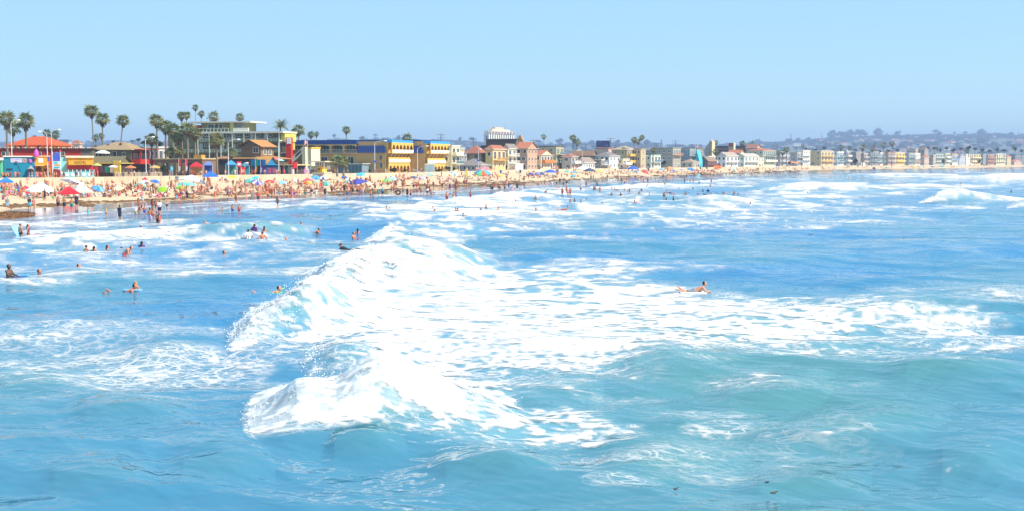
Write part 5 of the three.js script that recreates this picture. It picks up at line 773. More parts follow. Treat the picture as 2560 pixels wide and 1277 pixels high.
const PALMS = [   // px, py, radius px, distance, label, options
  [14, 300, 21, 300, 'thick fan palm cut by the left edge behind the orange roof'], [30, 322, 17, 330, 'shorter fan palm close behind the leftmost palm', { n: 24 }], [62, 305, 21, 322, 'bushy fan palm with long dry skirt left of the two street lamps'],
  [116, 334, 10, 520, 'small far palm behind the curved street lamp at left', { far: 1 }], [137, 338, 11, 560, 'small far palm right of the curved street lamp at left', { far: 1 }], [128, 346, 8, 600, 'lower of the small far palms behind the left street lamps', { far: 1 }],
  [227, 279, 16, 360, 'tallest thin fan palm of the trio at left, leaning slightly', { lean: 0.03, trunk: 0.2 }], [254, 299, 17, 350, 'middle fan palm of the trio at left', { trunk: 0.2 }], [306, 303, 15, 350, 'right fan palm of the trio at left, leaning right', { lean: -0.09, trunk: 0.2 }],
  [237, 345, 9, 600, 'small far palm between the trunks of the left trio', { far: 1 }], [252, 341, 8, 620, 'tiny far palm beside the middle palm of the left trio', { far: 1 }],
  [390, 303, 17, 335, 'fan palm at the left end of the dense palm group by the hotel'], [377, 349, 16, 330, 'shorter fan palm below the left end of the palm group'], [412, 318, 18, 330, 'full fan palm in the middle of the dense group by the hotel'], [430, 326, 18, 326, 'wide fan palm leaning over its neighbours left of the hotel'], [424, 382, 13, 322, 'low fan palm with yellow fronds under the palm group', { n: 26 }], [447, 380, 13, 318, 'low fan palm beside the red flags', { n: 26 }],
  [453, 291, 11, 372, 'pair of high palms at hotel corner, left one', {}], [465, 289, 10, 380, 'pair of high palms at hotel corner, right one'], [467, 324, 18, 320, 'fan palm with golden dry fronds in front of the hotel corner', { deadFrom: 0.7 }], [486, 335, 17, 324, 'fan palm close to the red penthouse wall', { deadFrom: 0.75 }], [444, 346, 15, 322, 'fan palm half hidden inside the palm group'],
  [487, 270, 8, 440, 'high slender palm above the penthouse left end', { trunk: 0.16 }], [502, 285, 9, 450, 'palm peeking over the red penthouse wall', { trunk: 0.18 }], [533, 293, 14, 430, 'round palm crown showing over the penthouse roof'], [598, 294, 11, 440, 'dark palm crown at the right end of the penthouse roof'],
  [540, 352, 19, 314, 'single fan palm standing in front of the middle of the hotel'], [577, 384, 13, 318, 'yellowish low fan palm beside the brown house', { n: 26 }], [700, 318, 20, 420, 'spiky dark feather palm over the right end of the hotel roof', { kind: 'feather', n: 30 }], [745, 326, 15, 430, 'fan palm right of the hotel roof'], [733, 336, 11, 450, 'smaller palm between the feather palm and the fan palm', { far: 1 }], [776, 338, 9, 560, 'far palm above the left end of the blue roofed hotel', { far: 1 }], [790, 336, 7, 600, 'tiny far palm above the blue roofed hotel', { far: 1 }],
  [865, 326, 10, 470, 'lone fan palm rising over the blue roofed hotel'], [1016, 347, 13, 440, 'low fan palm between the two blue mansards'], [842, 404, 15, 326, 'left of two low bushy palms beside the lifeguard tower', { bush: 1, n: 26, trunk: 0.3 }], [858, 407, 15, 330, 'right of two low bushy palms beside the lifeguard tower', { bush: 1, n: 26, trunk: 0.3 }],
  [1032, 400, 15, 420, 'dark palm in the gap between the blue roofed hotels', { kind: 'feather', n: 22 }], [1022, 410, 12, 415, 'second dark palm in the gap between the blue roofed hotels', { kind: 'feather', n: 20 }],
  [1360, 342, 7, 700, 'slim palm above the cream glass house', { trunk: 0.18 }], [1433, 346, 9, 640, 'taller of two palms behind the pinkish house'], [1443, 356, 9, 640, 'shorter of two palms behind the pinkish house'], [1311, 374, 8, 492, 'thin palm on the promenade before the tall pinkish brown house', { trunk: 0.16 }],
  [1586, 350, 8, 575, 'left of three thin palms beside the tan leaning house', { trunk: 0.16 }], [1605, 344, 7, 590, 'tallest of three thin palms beside the tan leaning house', { trunk: 0.15 }], [1596, 354, 7, 600, 'middle of three thin palms beside the tan leaning house', { trunk: 0.15 }], [1634, 376, 7, 590, 'short palm by the white and pale green house'],
  [1789, 380, 8, 680, 'brownish palm beside the dark blue bungalow'], [1791, 357, 6, 800, 'palm above the long dark hall at its left end', { far: 1 }], [1857, 359, 8, 820, 'left dark palm above the long hall', { far: 1 }], [1879, 360, 8, 820, 'right dark palm above the long hall', { far: 1 }],
  [1968, 374, 8, 770, 'tall palm beside the pale green roofed house'], [1958, 382, 7, 770, 'smaller palm left of the tall one by the pale green roofed house'], [1947, 386, 5, 760, 'little palm in front of the grey blue house'],
  [2008, 365, 5, 1100, 'hazy palm above the white four storey house', { far: 1 }], [2103, 369, 7, 1050, 'dark palm above the white house with turquoise awnings', { far: 1 }], [2126, 371, 6, 1050, 'dark palm above the dark grey brown house', { far: 1 }], [2158, 369, 9, 900, 'full palm above the dull pink house'], [2182, 374, 7, 900, 'palm crown above the dark blue glass house'], [2188, 362, 5, 950, 'high small palm above the dark blue glass house'], [2211, 363, 7, 950, 'left of two tall palms above the reddish brown house'], [2232, 360, 7, 950, 'right of two tall palms above the reddish brown house'],
  [2345, 372, 5, 1250, 'hazy dark palm above the grey green house', { far: 1 }], [2420, 378, 6, 1300, 'dark palm behind the yellow house with roof terrace', { far: 1 }], [2535, 366, 5, 1500, 'hazy palm near the right edge', { far: 1 }],
];
for (const [px, py, r, D, label, o] of PALMS) palm(px, py, r, D, label, o);

// leafy crowns: many small leaf clumps through a lumpy volume
function crownGeo(lobes, n, leaf, s0) {
  const keep = seed; seed = s0; const P = [], N = [];
  for (let i = 0; i < n; i++) {
    const [lx, ly, lz, lr, fl] = lobes[i % lobes.length]; let u = rr(-1, 1), a = rnd() * 6.283, q = Math.sqrt(1 - u * u), d = lr * Math.pow(rnd(), 0.33) * (0.8 + 0.35 * noise(a * 2 + lx * 9, u * 3 + s0)); const o = V3(q * Math.cos(a), u * (fl || 0.8), q * Math.sin(a)), c = V3(lx, ly, lz).addScaledVector(o, d), e = V3(rr(-1, 1), rr(-0.6, 0.6), rr(-1, 1)).normalize(), f = V3().crossVectors(e, V3(rr(-1, 1), 1, rr(-1, 1))).normalize(), l = leaf * rr(0.6, 1.3), nn = o.clone().add(V3(0, 0.3, 0)).normalize();
    const A = c.clone().addScaledVector(e, -l), B = c.clone().addScaledVector(f, -l * 0.55), C = c.clone().addScaledVector(e, l), E = c.clone().addScaledVector(f, l * 0.55);
    for (const v of [A, B, C, A, C, E]) { P.push(v.x, v.y, v.z); N.push(nn.x, nn.y, nn.z); }
  }
  seed = keep; const g = new THREE.BufferGeometry(); g.setAttribute('position', new THREE.Float32BufferAttribute(P, 3)); g.setAttribute('normal', new THREE.Float32BufferAttribute(N, 3)); return g;
}
const CROWNS = [
  crownGeo([[0, 0, 0, 0.75], [0.35, 0.15, 0.1, 0.5], [-0.4, 0.05, 0.1, 0.5], [0.1, 0.4, -0.1, 0.5], [-0.15, -0.25, 0.2, 0.5]], 900, 0.10, 11),
  crownGeo([[0, 0.3, 0, 0.5, 0.5], [0.5, 0.1, 0, 0.42, 0.45], [-0.5, 0.2, 0.1, 0.45, 0.45], [0.1, 0.55, 0.1, 0.4, 0.5], [-0.2, -0.1, 0, 0.35, 0.5]], 700, 0.09, 12),
  crownGeo([[0, -0.4, 0, 0.45], [0.05, 0.05, 0, 0.4], [-0.05, 0.5, 0, 0.3], [0, 0.85, 0, 0.18]], 600, 0.09, 13),
  crownGeo([[0, 0, 0, 0.6, 0.6], [0.55, -0.05, 0, 0.45, 0.6], [-0.55, 0, 0, 0.5, 0.6], [0.25, 0.25, 0.1, 0.4], [-0.25, 0.3, 0, 0.42]], 900, 0.09, 14),
];
const TRUNK = (() => { const g = new THREE.CylinderGeometry(0.05, 0.09, 1, 7).translate(0, 0.5, 0); return join([g, bar(V3(0, 0.6, 0), V3(0.3, 1.1, 0.1), 0.04, 5, 0.02), bar(V3(0, 0.65, 0), V3(-0.28, 1.15, -0.1), 0.04, 5, 0.02)]); })();
function tree(px, py, rx, ry, D, kind, label, group, name = 'tree', ground) {
  if (D > 2000) { rx *= 1.3; ry *= 1.45; py += 3; } const c = at(px, py, D), t = thing(name, c, rnd() * 6.28, label, name === 'shrub' ? 'shrub' : 'tree', group), R = rx * D / FOC, Ry = ry * D / FOC, g = ground ?? Math.max(landY(c.x, D) - 0.3, c.y - Ry * 3);
  const m = part('crown', CROWNS[kind], leafM(...(D > 2000 ? [0.075, 0.11, 0.12] : pick([[0.06, 0.10, 0.03], [0.05, 0.085, 0.03], [0.08, 0.115, 0.035]]))), t); m.scale.set(R, Ry, R); m.rotation.y = -t.rotation.y + (kind === 1 ? 0 : rr(-0.5, 0.5));  // far crowns paler and bluer, distance haze mixed into the leaf colour
  if (name !== 'shrub') { const b = part('trunk', TRUNK, trunkM, t), hh = Math.max(0.5, c.y - g); b.position.y = -hh; b.scale.set(R * 1.1, hh, R * 1.1); } return t;
}
const TREES = [   // px, py, rx, ry, distance, kind, label : the skyline on the hills, then the town
  [1895, 352, 11, 7, 6000, 0, 'round hill tree on the skyline above the long dark hall'], [1973, 351, 11, 10, 5800, 3, 'spreading hill tree with pointed top above the pale green roofs'], [1978, 342, 4, 7, 5800, 2, 'pointed conifer on the skyline beside the spreading hill tree'], [1996, 350, 9, 9, 5800, 0, 'rounded hill tree right of the pointed conifer'],
  [2022, 346, 8, 6, 5800, 0, 'small rounded tree at the foot of the big tree mass on the hill'], [2056, 339, 3, 7, 6000, 2, 'single narrow tree on the skyline left of the big tree mass'], [2082, 335, 14, 13, 5800, 0, 'big dark eucalyptus at the left end of the tree mass'], [2104, 334, 11, 11, 5800, 3, 'second big eucalyptus of the tree mass on the hill'], [2125, 333, 13, 12, 5800, 0, 'third big eucalyptus of the tree mass on the hill'], [2152, 331, 17, 13, 5800, 3, 'largest eucalyptus at the right end of the tree mass'], [2196, 330, 14, 13, 5800, 0, 'tall dark tree alone right of the big tree mass'],
  [2218, 333, 2, 4, 6000, 0, 'tiny palm like tree right of the tall dark tree'], [2244, 332, 8, 7, 5800, 0, 'small round tree with a leaning top on the skyline'], [2252, 327, 3, 4, 5800, 1, 'leaning tree top beside the small round tree'], [2269, 338, 13, 5, 5800, 1, 'flat spreading tree on the skyline right of the small round tree'],
  [2340, 327, 10, 6, 5800, 1, 'flat topped tree on the highest hill point with pink house below'], [2350, 332, 8, 6, 5800, 0, 'rounded tree next to the flat topped hill tree'], [2388, 330, 4, 4, 6000, 0, 'small tree on the skyline left of the dome shaped tree'], [2415, 330, 8, 4, 6000, 1, 'low flat tree on the skyline beside the dome shaped tree'], [2455, 329, 12, 10, 5800, 0, 'large dome shaped tree on the skyline near the right'], [2530, 333, 8, 6, 5800, 0, 'rounded skyline tree close to the right edge'], [2548, 331, 3, 5, 5800, 2, 'narrow skyline tree at the right edge'],
  [835, 337, 5, 5, 4000, 0, 'pale hazy tree on the skyline left of the lone palm'], [938, 336, 6, 4, 4000, 1, 'flat hazy tree over the blue mansard'], [905, 343, 8, 6, 4000, 0, 'hazy tree mass above the blue hotel roof'], [960, 346, 9, 6, 4000, 3, 'hazy broad tree over the right part of the blue hotel roof'], [996, 343, 6, 8, 3800, 0, 'hazy tree left of the palm between the mansards'], [1180, 344, 8, 5, 4400, 3, 'broad hazy tree between the utility poles'], [1150, 345, 5, 5, 4400, 0, 'small hazy tree behind the first utility pole'], [1294, 345, 5, 7, 4200, 2, 'hazy pointed tree right of the high rise'],
  [1400, 350, 11, 7, 4600, 0, 'hazy dome tree above the flat white houses on the hill'], [1346, 352, 10, 6, 4600, 3, 'hazy low trees right of the orange gable'], [1480, 354, 10, 6, 4600, 0, 'hazy tree left of the billboard'], [1545, 352, 7, 6, 4400, 0, 'hazy tree right of the billboard'], [1617, 354, 10, 8, 4000, 0, 'hazy tree right of the three thin palms'], [1654, 357, 6, 8, 4000, 2, 'hazy pointed tree left of the tall utility pole'], [1700, 362, 10, 5, 4000, 3, 'hazy tree behind the blue teal house'],
  [345, 350, 9, 6, 700, 0, 'dark green tree behind the grey brown house right side'], [360, 358, 12, 10, 480, 3, 'dark bushy tree left of the palm group'], [398, 362, 14, 12, 430, 0, 'dark tree behind the palm group trunks'], [190, 356, 10, 7, 560, 3, 'grey green tree left of the palm trio'], [85, 342, 8, 5, 520, 3, 'dark tree behind the orange roof'], [100, 346, 8, 4, 540, 0, 'second dark tree behind the orange roof'], [282, 354, 8, 4, 900, 0, 'hazy tree behind the tan hip roof'], [330, 353, 9, 4, 1000, 3, 'hazy tree right of the palm trio'],
];
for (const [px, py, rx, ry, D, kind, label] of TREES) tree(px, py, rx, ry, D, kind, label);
// the dark belt of trees right behind the far houses
for (const [i, [px, py, rx, ry]] of [[2015, 372, 6, 6], [2040, 375, 8, 5], [2062, 371, 8, 7], [2085, 376, 6, 4], [2140, 376, 6, 5], [2200, 380, 8, 5], [2222, 378, 8, 6], [2245, 377, 7, 6], [2304, 371, 7, 8], [2322, 373, 6, 7], [2338, 372, 7, 8], [2352, 376, 6, 8], [2368, 372, 6, 8], [2386, 376, 8, 8], [2404, 373, 6, 8], [2424, 370, 9, 8], [2440, 373, 7, 8], [2458, 376, 8, 7], [2476, 378, 7, 7], [2495, 375, 6, 8], [2512, 377, 8, 7], [2540, 373, 7, 8], [2556, 378, 6, 7]].entries()) tree(px, py, rx, ry, 1250 + (i % 3) * 40, i % 2 ? 0 : 3, `dark town tree, ${['leftmost', 'second', 'third', 'fourth', 'fifth', 'sixth', 'seventh', 'eighth', 'ninth', 'tenth', 'eleventh', 'twelfth', 'thirteenth', 'fourteenth', 'fifteenth', 'sixteenth', 'seventeenth', 'eighteenth', 'nineteenth', 'twentieth', 'twenty first', 'twenty second', 'rightmost'][i]} of the belt behind the far houses`, 'trees in the belt behind the far houses');
for (const [px, py, rx, ry, D, label] of [[985, 426, 18, 8, 382, 'long low green hedge below the first blue roofed hotel'], [1010, 427, 12, 7, 386, 'green shrub at the right end of the hotel hedge'], [1098, 427, 14, 6, 410, 'green hedge in front of the second blue roofed hotel'], [1120, 421, 10, 6, 418, 'dark green shrub by the cream terraced house'], [1136, 423, 12, 5, 422, 'pale green shrub right of the second hotel'], [408, 422, 12, 16, 292, 'dark spiky shrub behind the patio fence'], [1660, 408, 9, 9, 575, 'green shrub in front of the large grey house'], [2140, 404, 9, 12, 900, 'brownish shrubs growing up the dull pink house'], [2360, 404, 6, 10, 1120, 'shrubs before the pale olive house'], [2450, 404, 6, 8, 1250, 'dark shrubs before the green grey house'], [1975, 408, 5, 7, 780, 'small shrub before the orange pavilions'], [924, 427, 5, 8, 385, 'dark shrub behind the promenade crowd left of the hotel door']]) tree(px, py, rx, ry, D, 0, label, null, 'shrub');
// far woods on the hillside as one mass
{
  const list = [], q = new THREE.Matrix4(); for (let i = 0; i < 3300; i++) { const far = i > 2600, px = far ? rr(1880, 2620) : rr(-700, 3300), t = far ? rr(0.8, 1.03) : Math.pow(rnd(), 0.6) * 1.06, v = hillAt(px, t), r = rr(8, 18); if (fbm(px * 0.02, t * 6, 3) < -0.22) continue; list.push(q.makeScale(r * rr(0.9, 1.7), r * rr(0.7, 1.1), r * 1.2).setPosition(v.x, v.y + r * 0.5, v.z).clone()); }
  const o = new THREE.InstancedMesh(crownGeo([[0, 0, 0, 0.8], [0.4, 0.1, 0.1, 0.5], [-0.4, 0.1, 0, 0.5]], 60, 0.34, 15), M([0.075, 0.11, 0.11], 0.9), list.length); list.forEach((m, i) => o.setMatrixAt(i, m)); o.name = 'hillside_woods'; scene.add(tag(o, 'haze tinted woods covering the far hillside between the houses', 'woods', null, 'stuff'));  // pale bluish leaf colour has distance haze painted in
}
// houses scattered over the hillside
{
  const walls = ['#efece6', '#e9dcc8', '#e0c9b4', '#d9cfc6', '#f2efe9', '#d8b8a4'], roofs = ['#b5573c', '#c8694a', '#9a8f88', '#b8aea6', '#a84f3a', '#8d8884'], made = [], hill = [];
  for (let i = 0; i < 150; i++) {
    const px = i < 105 ? rr(2020, 2620) : rr(-200, 2020), t = Math.pow(rnd(), 0.8) * 0.92 + 0.03, v = hillAt(px, t); if (made.some((m) => Math.hypot(m.x - v.x, (m.y - v.y) * 6) < 30)) continue; made.push(v);
    const w = rr(14, 40), h = rr(7, 13), d = rr(12, 20), o = thing('hillside_house', V3(v.x, v.y - 0.5, v.z), rr(-0.5, 0.5), '', 'house', 'houses scattered over the far hillside'), wc = pick(walls), rc = pick(roofs); hill.push({ o, px, t, wc, rc });
    const B = { t: o, o: { c: wc } }; slab(B, 'wall', -w / 2, w / 2, 0, h, -d / 2, d / 2, wc); roofOn(B, pick(['hip', 'gableX', 'flat']), -w / 2, w / 2, -d / 2, d / 2, h, rr(2, 4), rc, 0.5); for (let k = 0; k < 3; k++) part('window', box(w * 0.16, h * 0.3, 0.1, (k - 1) * w * 0.3, h * 0.55, d / 2 + 0.06), GLASS, o);
  }
  const wn = ['white', 'cream', 'beige', 'grey', 'bright white', 'pinkish'], rn = ['terracotta', 'orange red', 'grey', 'pale grey', 'dark red', 'dull grey'], by = {};
  for (const e of hill) { const over = e.px < 0 ? 'left of the view' : e.px < 480 ? 'above the left palms' : e.px < 1000 ? 'above the blue hotels' : e.px < 1500 ? 'near the high rise' : e.px < 2010 ? 'above the white houses' : e.px < 2190 ? 'below the big tree mass' : e.px < 2330 ? 'right of the tree mass' : e.px < 2440 ? 'left of the dome tree' : e.px < 2565 ? 'right of the dome tree' : 'beyond the right edge'; const l = `${wn[walls.indexOf(e.wc)]} hill house with ${rn[roofs.indexOf(e.rc)]} roof ${e.t > 0.62 ? 'high' : e.t > 0.3 ? 'halfway' : 'low'} up ${over}`; (by[l] = by[l] || []).push(e); }
  for (const l in by) by[l].sort((a, b) => a.px - b.px).forEach((e, i, a) => { e.o.userData.label = a.length < 2 ? l : (i === 0 ? 'leftmost ' : i === a.length - 1 ? 'rightmost ' : 'middle ') + l; });
}

// ---------------------------------------------------------------- lamps, poles, flags, fences, lifeguard tower
const STEEL = M('#c9ccd2', 0.5), WOOD = M('#4a3f3a', 0.9), WHITE = M('#f0efec', 0.6);
const groundAt = (x, D) => x < wallX(D) ? landY(x, D) : beachY(x, D);
function lamp(px, top, D, armPx, label) {
  const c = at(px, top, D), g = groundAt(c.x, D), t = thing('street_lamp', V3(c.x, g, -D), 0, label, 'street lamp', 'street lamps along the promenade'), h = c.y - g, s = D / FOC * armPx;
  part('pole', cyl(0.13, 0.08, h - 0.5, 0, 0, 0, 8), STEEL, t);
  part('arm', new THREE.TubeGeometry(new THREE.CatmullRomCurve3([V3(0, h - 0.5, 0), V3(s * 0.12, h - 0.1, 0), V3(s * 0.5, h + 0.35, 0), V3(s, h + 0.45, 0)]), 10, 0.06, 6), STEEL, t);
  const w = Math.sign(s); part('lamp_head', new THREE.SphereGeometry(0.5, 12, 8).scale(1, 0.34, 0.5).translate(s + w * 0.35, h + 0.42, 0), WHITE, t); part('base', cyl(0.24, 0.2, 0.6, 0, 0, 0, 10), M('#b5b2aa'), t);
  return t;
}
const LAMPS = [[115, 334, wallD(115) + 3, -14, 'tall street lamp in front of the ice cream shop with arm to the left'], [126, 329, wallD(126) + 30, 17, 'curved arm street lamp rising behind the long red building'], [25, 305, wallD(25) + 12, 16, 'street lamp between the two leftmost palms'], [362, 347, wallD(362) + 3, 16, 'street lamp before the house with the red balcony'], [569, 353, wallD(569) + 4, 23, 'street lamp in front of the hotel with arm to the right'], [695, 356, wallD(695) + 4, 2, 'plain thin pole in front of the blue surf stand and the hotel'], [611, 412, wallD(611) + 2, 2, 'short white pole beside the brown market umbrella'], [936, 356, wallD(936) + 4, 24, 'street lamp in front of the deep blue mansard'], [1043, 369, wallD(1043) + 4, 22, 'street lamp between the two blue roofed hotels'], [1196, 376, wallD(1196) + 5, 3, 'lamp pole with small blue sign beside the grey bungalow'], [1456, 376, wallD(1456) + 6, -6, 'street lamp behind the white canopy'], [1608, 392, wallD(1608) + 4, 8, 'small street lamp right of the blue canopy']];
for (const [px, top, D, arm, label] of LAMPS) { const t = lamp(px, top, D, arm, label); if (px === 936 || px === 1196) part('blue_sign', box(1.1, 0.5, 0.06, 0, at(px, px === 936 ? 404 : 402, D).y - t.position.y, 0.15), M('#3a4fb8', 0.5), t); if (px === 115) part('blue_banner', box(0.5, 1.1, 0.06, 0.3, at(px, 398, D).y - t.position.y, 0.12), M('#5a5fc0', 0.6), t); }
function utilityPole(px, top, D, half, label, low) {
  const c = at(px, top, D), g = landY(c.x, D), t = thing('utility_pole', V3(c.x, g, -D), rr(-0.2, 0.2), label, 'utility pole', 'wooden utility poles behind the houses'), h = c.y - g, k = D / FOC, w = half * k; part('pole', cyl(0.2, 0.14, h, 0, 0, 0, 7), WOOD, t); part('crossarm', box(w * 2, 0.16, 0.16, 0, h - 0.5, 0.2), WOOD, t); part('crossarm', box(w * 1.8, 0.14, 0.14, 0, h - (low || 1.8), 0.2), WOOD, t);
  for (const s of [-0.95, -0.5, 0.5, 0.95]) part('insulator', cyl(0.07, 0.05, 0.25, s * w, h - 0.42, 0.2, 6), M('#8d8a90'), t);
}
for (const a of [[1102, 335, 560, 11, 'utility pole with long crossarm above the second blue mansard'], [1183, 347, 600, 10, 'utility pole left of the far high rise'], [1333, 349, 640, 9, 'utility pole above the orange gabled roof'], [1405, 360, 700, 10, 'utility pole behind the olive glass house'], [1465, 361, 700, 10, 'utility pole left of the billboard'], [1527, 345, 690, 11, 'tall utility pole beside the billboard'], [1540, 362, 720, 9, 'utility pole right of the billboard'], [1641, 358, 760, 9, 'utility pole behind the large grey house'], [1689, 351, 760, 8, 'tall dark utility pole over the large grey house'], [1731, 360, 800, 9, 'utility pole left of the slanted tower'], [1852, 356, 900, 10, 'utility pole behind the two tan towers'], [1944, 362, 950, 10, 'utility pole right of the striped turret'], [1992, 365, 1000, 10, 'utility pole behind the grey house with white balconies'], [25, 307, 430, 10, 'utility pole with crossarm behind the leftmost palms']]) utilityPole(...a);
function flag(name, px, top, bot, D, w, hgt, draw, label, dir = 1, pole = '#e9e9ec', wind = 0.25) {
  const c = at(px, top, D), g = at(px, bot, D).y, t = thing(name, V3(c.x, g, -D), 0, label, 'flag'), h = c.y - g, k = D / FOC, W2 = w * k, H2 = hgt * k; part('pole', cyl(0.06, 0.04, h, 0, 0, 0, 7), M(pole, 0.5), t);
  const pg = new THREE.PlaneGeometry(W2, H2, 14, 5), p = pg.attributes.position; for (let i = 0; i < p.count; i++) { const f = (p.getX(i) / W2 + 0.5); p.setZ(i, Math.sin(f * 7 + p.getY(i)) * 0.12 * f * W2); p.setY(i, p.getY(i) - f * f * wind * H2); } pg.computeVertexNormals(); pg.translate(W2 / 2, h - H2 / 2 - 0.05, 0); if (dir < 0) pg.rotateY(Math.PI);
  part('cloth', pg, typeof draw === 'string' ? M(draw, 0.8) : panelM(canvasTex(256, 160, draw)), t); return t;
}
const stripes = (c, w, h) => { for (let i = 0; i < 13; i++) { c.fillStyle = i % 2 ? '#f4f0f0' : '#c8283c'; c.fillRect(0, i * h / 13, w, h / 13 + 1); } c.fillStyle = '#2c3a86'; c.fillRect(0, 0, w * 0.42, h * 7 / 13); c.fillStyle = '#f4f4f8'; for (let j = 0; j < 5; j++) for (let i = 0; i < 6; i++) c.fillRect(6 + i * 17, 6 + j * 16, 5, 5); };
flag('national_flag', 768, 347, 417, wallD(768) + 10, 9, 12, stripes, 'striped red and white flag on a tall pole before the cream stair building', -1, '#e9e9ec', 0.5);
flag('national_flag', 1740, 362, 376, wallD(1740) + 40, 10, 6, stripes, 'small faded striped flag beside the slanted tan tower', 1);
flag('red_flag', 742, 405, 432, wallD(742) - 2, 12, 15, '#e5202a', 'red beach warning flag on a white pole at the sea wall', -1, '#e8b0b0');
flag('national_flag', 1382, 412, 424, wallD(1382) - 1, 10, 9, stripes, 'pale striped flag hanging beside the blue canopy tent', 1);
for (const [px, top, bot, c1, c2, label] of [[445, 398, 432, '#d8304a', '#f0c8d0', 'tall red feather banner left of the red stall'], [463, 397, 432, '#e0305a', '#f4d8e0', 'second tall red and white feather banner by the red stall'], [637, 395, 436, '#2f8f62', '#e08a3a', 'tall green and orange feather banner by the surf stand'], [650, 400, 436, '#35407e', '#9fb0e0', 'tall blue feather banner by the surf stand']]) {
  const D = wallD(px) + 3, c = at(px, top, D), g = at(px, bot, D).y, h = c.y - g, t = thing('feather_banner', V3(c.x, g, -D), -0.2, label, 'banner'); part('pole', cyl(0.04, 0.03, h, 0, 0, 0, 6), WHITE, t);
  const s = new THREE.Shape(); s.moveTo(0.03, h * 0.12); s.lineTo(0.03, h); s.quadraticCurveTo(0.5, h * 1.02, 0.62, h * 0.8); s.lineTo(0.5, h * 0.45); s.lineTo(0.03, h * 0.45); part('upper_cloth', new THREE.ShapeGeometry(s), M(c1, 0.8), t); const q = new THREE.Shape(); q.moveTo(0.03, h * 0.12); q.lineTo(0.03, h * 0.45); q.lineTo(0.5, h * 0.45); q.lineTo(0.42, h * 0.16); part('lower_cloth', new THREE.ShapeGeometry(q), M(c2, 0.8), t);
}
{ // lifeguard tower
  const D = wallD(803) - 1, c = at(803, 433, D), t = thing('lifeguard_tower', V3(c.x, c.y, -D), -0.45, 'yellow and grey lifeguard tower with wide cream roof beside the low palms', 'lifeguard tower'), k = D / FOC, y = (py) => at(803, py, D).y - c.y, w = 24 * k;
  part('yellow_front', metreUV(box(w * 0.6, y(417) - y(431), 2.4, w * 0.08, (y(417) + y(431)) / 2, 0)), paint('#f0b81e'), t); part('grey_side', metreUV(box(w * 0.26, y(417) - y(431), 2.38, -w * 0.36, (y(417) + y(431)) / 2, 0)), paint('#b4b2ac'), t);
  part('number_mark', box(0.35, 0.5, 0.05, -w * 0.04, y(423), 1.23), M('#7a4a1a'), t); part('number_mark', box(0.35, 0.5, 0.05, w * 0.1, y(423), 1.23), M('#7a4a1a'), t);
  for (const [x, ww] of [[-0.36, 0.2], [-0.08, 0.26], [0.22, 0.26]]) { const f = part('window', box(w * ww, y(406) - y(416), 0.08, w * x, (y(406) + y(416)) / 2, 1.2), M('#efe9da'), t); part('pane', box(w * ww - 0.25, y(406) - y(416) - 0.25, 0.05, w * x, (y(406) + y(416)) / 2, 1.25), GLASS2, f); }
  part('cabin', box(w * 0.94, y(405) - y(417), 2.2, -w * 0.04, (y(405) + y(417)) / 2, 0), M('#8b8377'), t); part('roof', metreUV(box(w * 2.0, 0.3, 5, w * 0.1, y(404.4), 0)), paint('#f0e2c4'), t); for (const s of [-0.9, 1.05]) part('roof_post', cyl(0.07, 0.07, y(405), w * s * 0.85, 0, 2.2, 7), WHITE, t); part('deck', box(w * 1.5, 0.3, 4, 0.3, y(432), 0.3), M('#cdbb98'), t);
}
// trash barrels along the wall
const BARREL = join([cyl(0.3, 0.34, 1.0, 0, 0, 0, 14), new THREE.TorusGeometry(0.335, 0.03, 6, 16).rotateX(Math.PI / 2).translate(0, 0.98, 0), new THREE.TorusGeometry(0.325, 0.025, 6, 16).rotateX(Math.PI / 2).translate(0, 0.5, 0)]);
for (const [px, py, label] of [[91, 456, 'blue barrel at the wall under the ice cream shop'], [336, 456, 'blue barrel on the sand left of the pink topped white booth'], [441, 455, 'tall blue grey barrel beside the white slanted canopy'], [499, 450, 'grey blue barrel right of the white slanted canopy'], [651, 449, 'blue grey barrel behind the turquoise umbrella'], [761, 447, 'blue barrel at the wall below the red flag'], [851, 441, 'dark low barrel on the sea wall'], [950, 443, 'left of two blue barrels at the wall right of the purple tent'], [977, 443, 'right of two blue barrels at the wall right of the purple tent'], [1173, 436, 'blue barrel beside the tall yellow surfboard'], [1252, 434, 'blue barrel by the wall below the yellow villa'], [1301, 433, 'dark blue barrel by the wall below the pinkish brown house'], [1395, 431, 'grey barrel by the wall right of the blue canopy'], [1622, 427, 'dark barrel by the wall below the white green house'], [1752, 424, 'dark barrel by the wall below the off white house'], [1768, 423, 'dark barrel by the wall below the dark blue bungalow']]) {
  const p = onSand(px, py), t = thing('trash_barrel', V3(p[0], p[1], -p[2]), 0, label, 'barrel'), s = py > 445 ? 1.25 : 1.15; part('drum', BARREL, M(label.includes('dark') ? '#34405e' : label.includes('grey') ? '#6f7d94' : '#3458b0', 0.6), t); part('lid', cyl(0.33, 0.3, 0.08, 0, 1.0, 0, 14), M('#49537a', 0.6), t); t.scale.setScalar(s);
}
